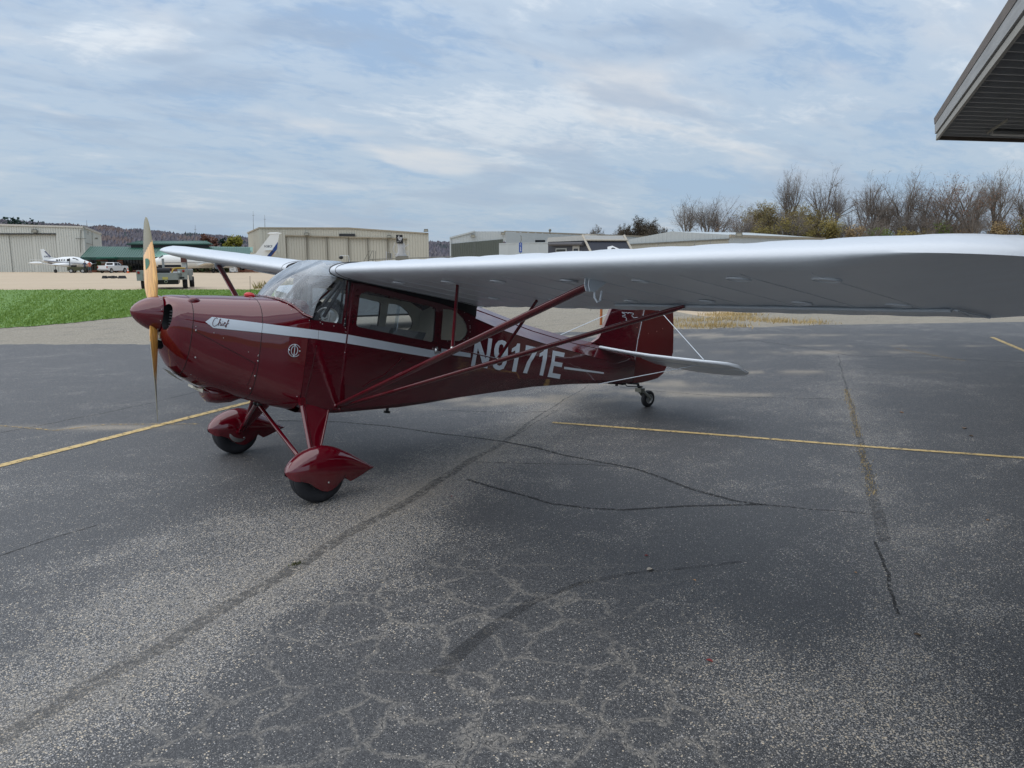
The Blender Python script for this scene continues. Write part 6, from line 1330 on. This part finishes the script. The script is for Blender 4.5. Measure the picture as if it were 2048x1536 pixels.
# side quarter pane beside the windshield, pillars
for s_ in (1, -1):
    q = [(.995, .12), (1.155, .465), (1.238, .478), (1.235, .12)]; V, Fc = fill2d([q]); AP(skin(V, Fc, -.003, s_, .1), 'front_side_pane', paneg, 30)
    mb = MB(); mb.tube([(1.262, s_*(S(1.26, .1)-.012), .10), (1.268, s_*(S(1.26, .46)-.012), .49)], .017, 8); mb.tube([(1.225, s_*(S(1.2, .1)-.03), .11), (1.238, s_*(S(1.2, .46)-.04), .48)], .009, 8)
    AP(mb, 'door_pillar', black, 50)
    for ps, ss in ((((643, 613), (682, 564)), .41), (((647, 634), (688, 565)), .465)):
        q = [fix_s(*p_, ss) for p_ in ps]; AP(MB().tube([(a, s_*ss, z) for a, z in q], .0155, 8), 'cabin_tube', black, 50)
mb = MB(); mb.tube([(1.30, -.25, .12), (1.32, -.40, .46)], .02, 8); mb.tube([(1.30, .10, .50), (1.24, -.40, .50)], .012, 8)
AP(mb, 'roof_tube', black, 50)
# instrument deck, yokes, seats, lining
mb = MB(); mb.loft([[(a, .465*c, z) for c, z in ((-1, .02), (-1, z1-.05), (-.7, z1), (.7, z1), (1, z1-.05), (1, .02))] for a, z1 in ((.985, .20), (.995, .225), (1.06, .215), (1.08, .18))])
AP(mb, 'instrument_panel', dark, 30)
for s0 in (.25, -.25):
    mb = MB(); mb.tube([(1.17+.03*sin(t), s0+.15*cos(t), .10+.13*sin(t)) for t in [2*pi*j/28 for j in range(29)]], .008, 6)
    for t in (.5, 2.6, 4.7): mb.tube([(1.165, s0, .10), (1.17+.03*sin(t), s0+.15*cos(t), .10+.13*sin(t))], .007, 6)
    mb.tube([(1.0, s0, .08), (1.165, s0, .10)], .012, 6)
    AP(mb, 'control_wheel', mat('yoke_metal', (.34, .34, .33), .4, var=.1), 50)
mb = MB()
for s0 in (.245, -.245):
    mb.box((1.78, s0, -.12), (.42, .42, .14)); mb.hexa([(1.9, s0-.21, -.08), (2.02, s0-.21, -.08), (2.02, s0+.21, -.08), (1.9, s0+.21, -.08), (2.02, s0-.20, .14), (2.10, s0-.20, .14), (2.10, s0+.20, .14), (2.02, s0+.20, .14)])
AP(mb, 'bench_seat', mat('grey_seat_cloth', (.16, .165, .17), .85, var=.2, vs=30, bump=.2, bs=80), 30)
for s_ in (1, -1):
    V, Fc = fill2d([[(1.30, -.25), (1.30, .44), (2.45, .42), (2.598, .35), (2.598, -.36), (1.9, -.42)], WIN, QWIN])
    AP(skin(V, Fc, -.02, s_, .2), 'side_lining', beige, 30)
mb = MB(); mb.loft([[(a, w*x, z) for x, z in ((1, -.36), (1, .345), (.5, .42), (0, .45), (-.5, .42), (-1, .345), (-1, -.36))] for a, w in ((2.57, .455), (2.59, .455))]); AP(mb, 'baggage_bulkhead', beige)
AP(MB().loft([[(a, s, lerp(a, [1.3, 2.57], [.505, .43])) for s in (-.47, .47)] for a in (1.3, 1.7, 2.1, 2.57)], False), 'headliner', beige)
AP(MB().loft([[(a, s, lerp(a, [1, 1.9, 2.6], [-.54, -.45, -.36])) for s in (-.47, .47)] for a in (1.0, 1.9, 2.58)], False), 'cabin_floor', dark)
AP(MB().loft([[(.975, .49*x, z) for x in (-1, 1)] for z in (-.6, .12)], False), 'firewall', dark)
# roof between the wings and rear deck to the turtleback
mb = MB(); mb.loft([[(a, s, z-.05*(abs(s)/.45)**3) for s in (-.44, -.3, 0, .3, .44)] for a, z in ((1.5, .600), (1.8, .60), (2.2, .56), (2.57, .515), (2.64, .498))], False)
AP(mb, 'roof_fairing', silver, 40)
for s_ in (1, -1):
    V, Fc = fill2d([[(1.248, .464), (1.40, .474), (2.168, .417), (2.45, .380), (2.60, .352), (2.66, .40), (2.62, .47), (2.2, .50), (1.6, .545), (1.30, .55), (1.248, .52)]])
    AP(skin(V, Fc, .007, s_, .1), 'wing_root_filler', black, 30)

# beacon with whip aerial, red
AP(MB().lathe((.64, .0, .236), (0, 0, 1), [(.045, 0), (.045, .012), (.03, .028), (.001, .034)], 20), 'red_cap', mat('red_cap_plastic', (.5, .01, .012), .35), 40)
AP(MB().tube([(.645, 0, .26), (.625, 0, .40)], .0018, 5), 'fuel_wire', black)
# tail of script: small drain under the belly
mb = MB(); mb.tube([(1.86, .35, -.50), (1.86, .35, -.60)], .014, 8); mb.box((1.86, .35, -.61), (.05, .03, .02)); AP(mb, 'drain_pipe', black, 40)

# ---- wings
def airfoil(n=26):              # chord 1, lower/upper surface around the leading edge, (x, z)
    U, Lo = [], []
    for i in range(n+1):
        x = (1-cos(pi*i/n))/2; t = .118; yt = 5*t*(.2969*sqrt(x)-.126*x-.3516*x*x+.2843*x**3-.1036*x**4)
        m, p = .038, .38; yc = m/p**2*(2*p*x-x*x) if x < p else m/(1-p)**2*(1-2*p+2*p*x-x*x)
        U.append((x, yc+yt)); Lo.append((x, yc-yt))
    return U[::-1]+Lo[1:]       # TE upper -> LE -> TE lower
AF = airfoil(); AFN = len(AF)
def wing_frame(s, sd_):
    if sd_ > 0: zl, zt = .525+.027*s, .434+.037*s
    else: zl, zt = .520+.043*s, .440+.050*s
    al, at_ = 1.10, 2.572; k = 1.0
    if s > 4.80:
        t = min(1, (s-4.80)/.70); q = 1-sqrt(max(0, 1-t*t)); al += .42*q; at_ -= .26*t+.55*max(0, q-.0)**1.3; k = max(.12, sqrt(max(0, 1-t**5)))
    return al, zl, at_, zt, k
def AFU(x): return lerp(x, AFX, AFZ)
AFX = [p[0] for p in AF[:AFN//2+1]][::-1]; AFZ = [p[1] for p in AF[:AFN//2+1]][::-1]
def wing_pt(s, x, z, sd_):
    t = max(0, min(1, (s-4.62)/.88)); zu = AFU(x)
    if t > 0: z = zu-(zu-z)*(1-.86*t**1.15)
    al, zl, at_, zt, k = wing_frame(s, sd_); c = at_-al
    return (al+c*x, sd_*s, zl+(zt-zl)*x+z*1.43*k)
AIL_IN, AIL_OUT, AIL_X = 2.50, 4.70, .845
for sd_ in (1, -1):
    SS = frange(.56, 4.8, .06)+[4.8+.70*sin(pi/2*i/16) for i in range(17)]
    rings = []
    for s in SS:
        rib = .5+.5*cos(2*pi*(s-.56)/.335); sag = .0045*(1-rib**3)
        r = []
        for x, z in AF:
            zz = z
            if x > .14 and z > 0: zz = z-sag
            elif x > .12: zz = z+sag*.8
            r.append(wing_pt(s, x, zz, sd_))
        rings.append(r)
    wing = AP(MB().loft(rings), 'wing', silver, 55)
    mb = MB().loft([[wing_pt(s, x, z*1.012+.001*(1 if z > 0 else -1), sd_) for x, z in AF] for s in (.455, .50, .555)]); rf = AP(mb, 'root_fairing', silver, 55, wing)
    for s, w in ((.452, .0065), (.557, .0028)): AP(MB().tube([wing_pt(s, x, z*1.02+.0012*(1 if z > 0 else -1), sd_) for x, z in AF[8:-4]], w, 5), 'root_seal', seamw, 50, wing)
    # under-surface fittings
    mb = MB()
    for s, x, rr in [(1.05, .21, .05), (1.75, .20, .05), (2.33, .20, .055), (3.0, .2, .055), (3.52, .22, .05), (4.15, .19, .058), (4.56, .21, .06), (1.3, .72, .05), (2.0, .74, .05), (2.75, .75, .05), (3.4, .72, .05), (4.5, .76, .062), (4.0, .74, .055)]:
        lo = [i for i in range(AFN//2, AFN) if AF[i][0] >= x][0]; z = AF[lo][1]
        AP(MB().lathe(wing_pt(s, x, z, sd_), (0.03, 0, -1), [(rr, -.004), (rr, .0045), (rr*.93, .006), (rr*.9, .002), (.001, .002)], 26), 'inspection_cover', silver, 30, wing)
    def lower(s, x, dz=0):
        i = [i for i in range(AFN//2, AFN) if AF[i][0] >= x][0]; x0, z0 = AF[i-1]; x1, z1 = AF[i]; t = (x-x0)/(x1-x0); p = wing_pt(s, x, z0+(z1-z0)*t, sd_); return (p[0], p[1], p[2]-dz)
    # pale strips standing for gap sky light, hinge horn, and the aileron itself
    mb = MB(); mb.tube([lower(s, AIL_X-.012, .009) for s in frange(AIL_IN, AIL_OUT, .2)+[AIL_OUT]], .014, 8, flat=(.7, (1, 0, 0))); AP(mb, 'aileron_gap_gleam', silver2, 50, wing); mb = MB(); mb.tube([lower(AIL_OUT+.02, AIL_X-.01, .008), lower(AIL_OUT+.05, .93, .008), lower(AIL_OUT+.09, .985, .008)], .013, 6, flat=(.4, (1, 0, 0)))
    AP(mb, 'aileron_gap_gleam', silver2, 50, wing)
    mb = MB(); X = [AIL_X, .88, .92, .96, 1.0]
    def up_(s, x, dz):
        i = [i for i in range(AFN//2) if AF[i][0] <= x][0]; x1, z1 = AF[i-1]; x0, z0 = AF[i]; t = (x-x0)/(x1-x0); p = wing_pt(s, x, z0+(z1-z0)*t, sd_); return (p[0], p[1], p[2]+dz)
    mb.loft([[up_(s, x, .003) for x in X[:-1]]+[lower(s, .9999, .003)]+[lower(s, x, .0035) for x in X[-2::-1]] for s in frange(AIL_IN, AIL_OUT, .15)+[AIL_OUT]])
    AP(mb, 'aileron', silver, 40, wing)
    # rib stitching ridges under the wing
    for k in range(13):
        s = .56+.335*k; AP(MB().tube([lower(s, x, .0) for x in (.10, .2, .3, .45, .6, .75, .84)], .0024, 4), 'rib_tape', silver, 50, wing)
    # fuel cap bump near the tip rib on the upper leading edge
    # lift struts
    f0 = Vector((1.285, .495*sd_, -.575)); f1 = Vector(lower(3.22, .185, .02)); r0 = Vector((1.31, .50*sd_, -.578)); r1 = Vector(lower(3.12, .82, .012))
    fd = Vector((1, 0, -.05))
    AP(MB().tube([f0, f0.lerp(f1, .04), f0.lerp(f1, .965), f1], [.018, .036, .036, .030], 14, flat=(.48, fd)), 'front_lift_strut', maroon, 60)
    AP(MB().tube([r0, r0.lerp(r1, .04), r0.lerp(r1, .97), r1], [.015, .030, .030, .02], 14, flat=(.48, fd)), 'rear_lift_strut', maroon, 60)
    j0 = f0.lerp(f1, .555)+Vector((0, 0, .02)); j1 = Vector(lower(1.66, .30, .0)); j2 = r0.lerp(r1, .525)+Vector((0, 0, .015)); j3 = Vector(lower(1.76, .765, 0))
    AP(MB().tube([j0, j1], .0135, 8, flat=(.6, fd)), 'jury_strut', maroon, 50); AP(MB().tube([j2, j3], .0135, 8, flat=(.6, fd)), 'jury_strut', maroon, 50)
    AP(MB().tube([j0, j2], .005, 6), 'jury_brace', maroon, 50)
    AP(MB().ball(j0, .016), 'strut_clamp', steel, 50); AP(MB().ball(j2, .016), 'strut_clamp', steel, 50)
    mb = MB(); c_ = f1+Vector((-.0, 0, .01)); mb.loft([[c_+Vector((x, y*sd_, z)) for x, z in ((-.05, -.02), (-.03, -.055), (.0, -.055), (.10, .02), (.10, .035), (-.05, .02))] for y in (.012, .018)])
    mb.loft([[c_+Vector((x, y*sd_, z)) for x, z in ((-.05, -.02), (-.03, -.055), (.0, -.055), (.10, .02), (.10, .035), (-.05, .02))] for y in (-.018, -.012)])
    mb.tube([c_+Vector((.015, 0, -.03)), c_+Vector((.02, .01*sd_, -.085)), c_+Vector((.035, .02*sd_, -.105)), c_+Vector((.055, .02*sd_, -.095)), c_+Vector((.06, .015*sd_, -.04))], .006, 6)
    AP(mb, 'tie_down_fitting', silver2, 40)
    mb = MB(); mb.box((1.285, .50*sd_, -.57), (.06, .05, .05)); mb.ball((1.27, .52*sd_, -.56), .018); mb.ball((1.31, .525*sd_, -.585), .015); mb.tube([(1.25, .5*sd_, -.6), (1.34, .53*sd_, -.55)], .012)
    AP(mb, 'strut_fitting', maroon, 40)

# ---- landing gear
def WD(mb, name, m, smooth=None, parent=None, **k): return mb.build(name, m, parent or plane, None, smooth, **k)
TR = .927
for sd_ in (-1, 1):             # -1: left (near), +1: right
    Y = sd_*TR
    wheel = WD(MB().lathe((0, Y, .2055), (0, 1, 0), [(0.0955, -.06), (0.1194, -.068), (0.1432, -.078), (0.1767, -.078), (0.1939, -.066), (0.2015, -.05), (0.2010, -.035), (0.1972, -.033), (0.1972, -.029), (0.2039, -.027), (0.2048, -.002), (0.1972, 0), (0.1972, .004), (0.2048, .006), (0.2039, .027), (0.1972, .029), (0.1972, .033), (0.2010, .035), (0.2015, .05), (0.1939, .066), (0.1767, .078), (0.1432, .078), (0.1194, .068), (0.0955, .06)], 48), 'main_wheel_tyre', rubber, 40)
    WD(MB().lathe((0, Y, .2055), (0, 1, 0), [(.001, -.04), (.03, -.05), (.04, -.03), (.085, -.03), (.10, -.058), (.108, -.062), (.108, .062), (.10, .058), (.085, .03), (.04, .03), (.03, .05), (.001, .04)], 32), 'rim', alu, 40, wheel)
    XS = [-.292+0, -.282, -.262, -.23, -.19, -.14, -.09, -.04, 0, .04, .08, .12, .155, .17, .176, .2, .24, .29, .34, .39, .425, .442]
    zt = lambda x: lerp(x, [-.292, -.282, -.262, -.23, -.19, -.14, -.09, -.04, .0, .05, .1, .16, .23, .30, .37, .425, .442], [.30, .328, .357, .388, .413, .433, .445, .450, .449, .441, .426, .400, .362, .315, .263, .222, .208])
    zb = lambda x: lerp(x, [-.292, -.282, -.25, -.2, -.15, -.1, -.05, 0, .04, .08, .12, .17, .171, .2, .26, .34, .40, .442], [.285, .262, .238, .226, .19, .142, .105, .09, .098, .12, .148, .176, .15, .126, .138, .158, .176, .198])
    wd = lambda x: lerp(x, [-.292, -.282, -.262, -.23, -.19, -.14, -.08, 0, .06, .12, .18, .25, .32, .39, .425, .442], [.012, .040, .066, .088, .103, .113, .120, .122, .118, .108, .092, .070, .047, .024, .012, .004])
    n = 26
    def sring(x, inset=0):
        t0, b0, w0 = zt(x)-inset, zb(x), wd(x)-inset; zc = lerp(x, [-.292, -.2, 0, .2, .442], [.292, .285, .262, .235, .203]); zc = min(zc, t0-.001); r = []
        for j in range(n+1):
            t = pi*(-.0)+pi*j/n; r.append((x, Y+w0*cos(t), zc+(t0-zc)*max(0, sin(t))**.9))
        r = [(x, Y+w0*(.80 if x > -.2 else .93), b0)]+[(x, Y+w0*.93, b0+(zc-b0)*.45)]+r+[(x, Y-w0*.93, b0+(zc-b0)*.45)]+[(x, Y-w0*(.80 if x > -.2 else .93), b0)]
        return r
    spx = lambda x: x*1.0+.042 if x < 0 else x+.042+.004*x/.442
    dzs = lambda z, x: (.018+.012*min(1, abs(x)/.3))*max(0, min(1, (z-.17)/.06))
    def smoothx(k): return [XS[0]+(XS[-1]-XS[0])*i/k for i in range(k+1)]
    XX = sorted(set([round(x, 4) for x in smoothx(60)]+[.171, .172]))
    mb = MB().loft([sring(x) for x in XX], False); mb.loft([sring(x, .004) for x in XX], False)
    # rear underside is closed
    mb.loft([[sring(x)[0], sring(x)[-1]] for x in XX if x >= .172], False); mb.add([sring(.172)[i] for i in range(n+5)], [tuple(range(n+5))])
    mb.v = [(spx(x), y, z-dzs(z, x)) for x, y, z in mb.v]
    spat = WD(mb, 'wheel_spat', maroon, 42)
    WD(MB().ball((.045, Y-.112*1, .165), (.008, .006, .008)), 'screw', steel, 40, spat)
    WD(MB().tube([(spx(x), Y, zt(x)+.0006-dzs(zt(x), x)) for x in XX[2:-2]], .0022, 5), 'spat_ridge', maroon, 50, spat)
    # leg: tube, rear tube, fairing web
    T0 = B((.985, .50*-sd_, -.56)); T1 = B((1.225, .50*-sd_, -.585)); Bt = Vector((.035, sd_*.80, .235)); Bt2 = Vector((.06, sd_*.80, .25))
    T0 = Vector((T0.x, T0.y, T0.z)); 
    WD(MB().tube([T0, Bt], .021, 10, flat=(.7, (1, 0, 0))), 'gear_leg', maroon, 50)
    WD(MB().tube([T1, Bt2], .010, 8), 'gear_leg_rear_tube', maroon, 50)
    e = Vector((0, sd_*.004, 0)); mb = MB(); rows = []
    for k in range(7): t = k/6; rows.append([T0.lerp(Bt, t)+e, T0.lerp(Bt, t).lerp(T1.lerp(Bt2, t), .5)+e+Vector((0, sd_*.006*(1-t), 0)), T1.lerp(Bt2, t)+e])
    mb.loft(rows, False); mb.loft([[p-2.5*e for p in r] for r in rows], False); WD(mb, 'gear_leg_fairing', maroon, 50)
    mb = MB(); mb.box(T0+Vector((0, 0, .015)), (.045, .05, .06)); WD(mb, 'gear_hinge', maroon, 30)
    C0 = B((.80+.02, .045*-sd_, -.66)); C1 = Vector((-.01, sd_*.79, .225))
    WD(MB().tube([C0, C0.lerp(C1, .9), C1, C1+Vector((0, sd_*.05, .0))], [.017, .019, .02, .02], 10), 'shock_strut', maroon, 50)
    mb = MB(); mb.ball(C0+Vector((0, 0, .012)), .024); mb.box(C0+Vector((0, 0, .03)), (.03, .04, .05)); mb.tube([C0, C0+Vector((.06, 0, .06))], .008); WD(mb, 'shock_bracket', black, 40)
    WD(MB().tube([(.0, sd_*.78, .215), (.0, sd_*.90, .215)], .022, 10), 'axle', maroon, 50)
    mb = MB(); mb.lathe((0, sd_*.825, .215), (0, 1, 0), [(.085, -.008), (.09, -.004), (.09, .004), (.085, .008)], 24, True); WD(mb, 'brake_disc', steel, 40)

# ---- tail
def slab(pts, th, name, m, side_fn=None, parent=None, edge=.012, smooth=50):
    # flat surface in the plane of symmetry with rounded rim: pts (a, z)
    V, Fc = fill2d([pts]); cx = sum(p[0] for p in pts)/len(pts); cz = sum(p[1] for p in pts)/len(pts)
    def inset(p, d):
        v = Vector((cx-p[0], cz-p[1])); L_ = v.length or 1; return (p[0]+v.x/L_*d, p[1]+v.y/L_*d)
    mb = MB(); n = len(pts); rg_ = []
    for y, d in ((-th, edge), (-th*.7, edge*.3), (0, 0), (th*.7, edge*.3), (th, edge)): rg_.append([(q[0], y, q[1]) for q in (inset(p, d) for p in pts)])
    mb.loft(rg_, True, False)
    for y in (-th, th): mb.add([(inset(v, edge)[0], y, inset(v, edge)[1]) for v in V], Fc)
    return AP(mb, name, m, smooth, parent)
FIN = [(4.62, .285), (4.70, .34), (4.745, .43), (4.785, .55), (4.83, .68), (4.90, .85), (4.99, 1.0), (5.11, 1.10), (5.25, 1.15), (5.47, 1.16), (5.405, .76), (5.37, .40), (5.378, .18), (5.0, .24)]
slab(FIN, .02, 'vertical_fin', maroon_fab)
RUD = [(5.415, -.135), (5.39, .10), (5.383, .40), (5.42, .76), (5.485, 1.16), (5.60, 1.15), (5.74, 1.11), (5.86, 1.03), (5.93, .94), (5.965, .835), (6.00, .72), (6.05, .52), (6.086, .318), (6.07, .25), (6.03, .185), (5.955, .03), (5.86, -.035), (5.735, -.072), (5.58, -.11)]
rud = slab(RUD, .017, 'rudder', mat('rudder_paint', (.105, .0025, .004), .35, coat=.8, var=.12, vs=3, bump=.1, bs=8, coatr=.08))
mb = MB()
for a, z in ((5.55, .50), (5.70, .545), (5.80, .59), (5.40, .47), (5.37, .41), (5.33, .55), (5.22, .62)): mb.ball((a, .022, z), (.006, .006, .006))
AP(mb, 'lacing_knob', mat('knob_red', (.3, .1, .08), .5), 40, rud, kind='stuff')
AP(MB().tube([(5.378, .018, -.11), (5.374, .024, .40), (5.415, .022, .80)], .0032, 5), 'hinge_gap_tape', silver2)
# stabilisers and elevators
def tailsurf(pts_le, pts_te, sd_, name, th=.016):
    mb = MB(); rg_ = []
    for (a0, s, z0), (a1, s1, z1) in zip(pts_le, pts_te):
        r = []
        for x, h in ((0, 0), (.006, .5), (.025, .9), (.06, 1.1), (.2, .9), (.6, .8), (.97, .6), (1, 0), (.97, -.6), (.6, -.8), (.2, -.9), (.06, -1.1), (.025, -.9), (.006, -.5)): r.append((a0+(a1-a0)*x, sd_*(s+(s1-s)*x), z0+(z1-z0)*x+th*h))
        rg_.append(r)
    return AP(mb.loft(rg_), name, silver, 50)
for sd_ in (1, -1):
    LE = [(4.70, .05, .250), (4.84, .35, .236), (4.93, .62, .232), (5.0, .90, .236), (5.06, 1.20, .243), (5.12, 1.38, .250), (5.19, 1.485, .252), (5.30, 1.535, .240)]
    HG = [(5.385, .05, .205), (5.39, .35, .195), (5.39, .62, .195), (5.39, .90, .20), (5.39, 1.20, .205), (5.39, 1.40, .212), (5.39, 1.50, .216), (5.39, 1.537, .221)]
    tailsurf(LE, HG, sd_, 'stabilizer')
    E0 = [(5.40, s, z) for s, z in ((.10, .200), (.35, .194), (.62, .194), (.90, .198), (1.20, .203), (1.36, .209), (1.47, .212), (1.525, .214))]
    E1 = [(a, s, z) for a, s, z in ((5.66, .12, .150), (5.80, .35, .128), (5.83, .62, .122), (5.80, .90, .128), (5.76, 1.18, .142), (5.70, 1.34, .155), (5.62, 1.45, .170), (5.52, 1.53, .190))]
    tailsurf(E0, E1, sd_, 'elevator', .012)
    mb = MB(); w0 = (4.684, .15*sd_, -.175); w1 = (5.30, 1.02*sd_, .20); w2 = (5.45, .02*sd_, .93)
    AP(MB().tube([w0, w1], .0045, 6), 'tail_brace_wire', silver2, 50); AP(MB().tube([w2, (5.08, 1.25*sd_, .262)], .004, 6), 'tail_brace_wire', silver2, 50)
# angular emblem on the fin
def fin_px(px, py):
    d = ray(px, py); t = (-.022-CAM.y)/d.y; p = CAM+d*t; dx, dz = p.x-HX, p.z-HZ; return (dx*cos(TH)-dz*sin(TH), .0225, dx*sin(TH)+dz*cos(TH))
Z7 = lambda L_: [(1220+x/14.63, 600+y/14.63) for x, y in L_]
mb = MB()
for st_ in ([(685, 388), (545, 368), (525, 398), (505, 372), (340, 358), (362, 384), (432, 402), (440, 452), (374, 448), (372, 492), (455, 500), (480, 560), (470, 595), (512, 600), (573, 698), (655, 622), (768, 636), (776, 604), (700, 592), (728, 545), (805, 548), (815, 505), (700, 520), (650, 480), (640, 430), (690, 420), (685, 388)],):
    q = [fin_px(*p) for p in Z7(st_)]; mb.tube(q, .0035, 5)
AP(mb, 'fin_emblem', silver2)
# tailwheel
tw = Vector((4.817, 0, .105))
rim_ = WD(MB().lathe(tw, (0, 1, 0), [(.055, -.026), (.075, -.032), (.092, -.030), (.103, -.018), (.1055, 0), (.103, .018), (.092, .030), (.075, .032), (.055, .026)], 32), 'tailwheel_tyre', rubber, 50)
mb = MB().lathe(tw, (0, 1, 0), [(.001, -.03), (.018, -.03), (.022, -.018), (.045, -.016), (.052, -.028), (.060, -.029), (.060, .029), (.052, .028), (.045, .016), (.022, .018), (.018, .03), (.001, .03)], 28)
for k in range(6): mb.ball((tw.x+.036*cos(k*pi/3), tw.y-.018, tw.z+.036*sin(k*pi/3)), .007)
WD(mb, 'tailwheel_hub', alu, 40, rim_)
mb = MB(); H0 = Vector((4.655, 0, .232))
for y in (-.045, .045): mb.tube([tw+Vector((0, y, 0)), tw+Vector((-.06, y, .055)), H0+Vector((.02, y*.8, 0))], [.018, .024, .02], 8, flat=(.35, (1, 0, -.6)))
mb.box(H0+Vector((.01, 0, .0)), (.07, .10, .05)); mb.tube([H0+Vector((.0, 0, -.035)), H0+Vector((.02, 0, .05))], .022)
WD(mb, 'tailwheel_fork', greygreen, 40)
mb = MB(); SP0 = B((5.24, 0, -.125)); mb.tube([SP0, SP0+Vector((.10, 0, -.03)), H0+Vector((-.03, 0, .08)), H0+Vector((-.01, 0, .02))], [.016, .02, .024, .02], 8, flat=(.5, (0, 1, 0)))
mb.tube([B((5.0, .0, -.16)), SP0+Vector((.02, 0, -.025))], .012, 6); mb.tube([SP0, SP0+Vector((.02, -.06, -.05)), H0+Vector((-.02, -.07, .05))], .006, 6); mb.box(SP0+Vector((.0, 0, -.02)), (.07, .06, .03)); mb.box(SP0+Vector((-.10, 0, -.015)), (.03, .02, .05))
WD(mb, 'tailwheel_spring', black, 40)
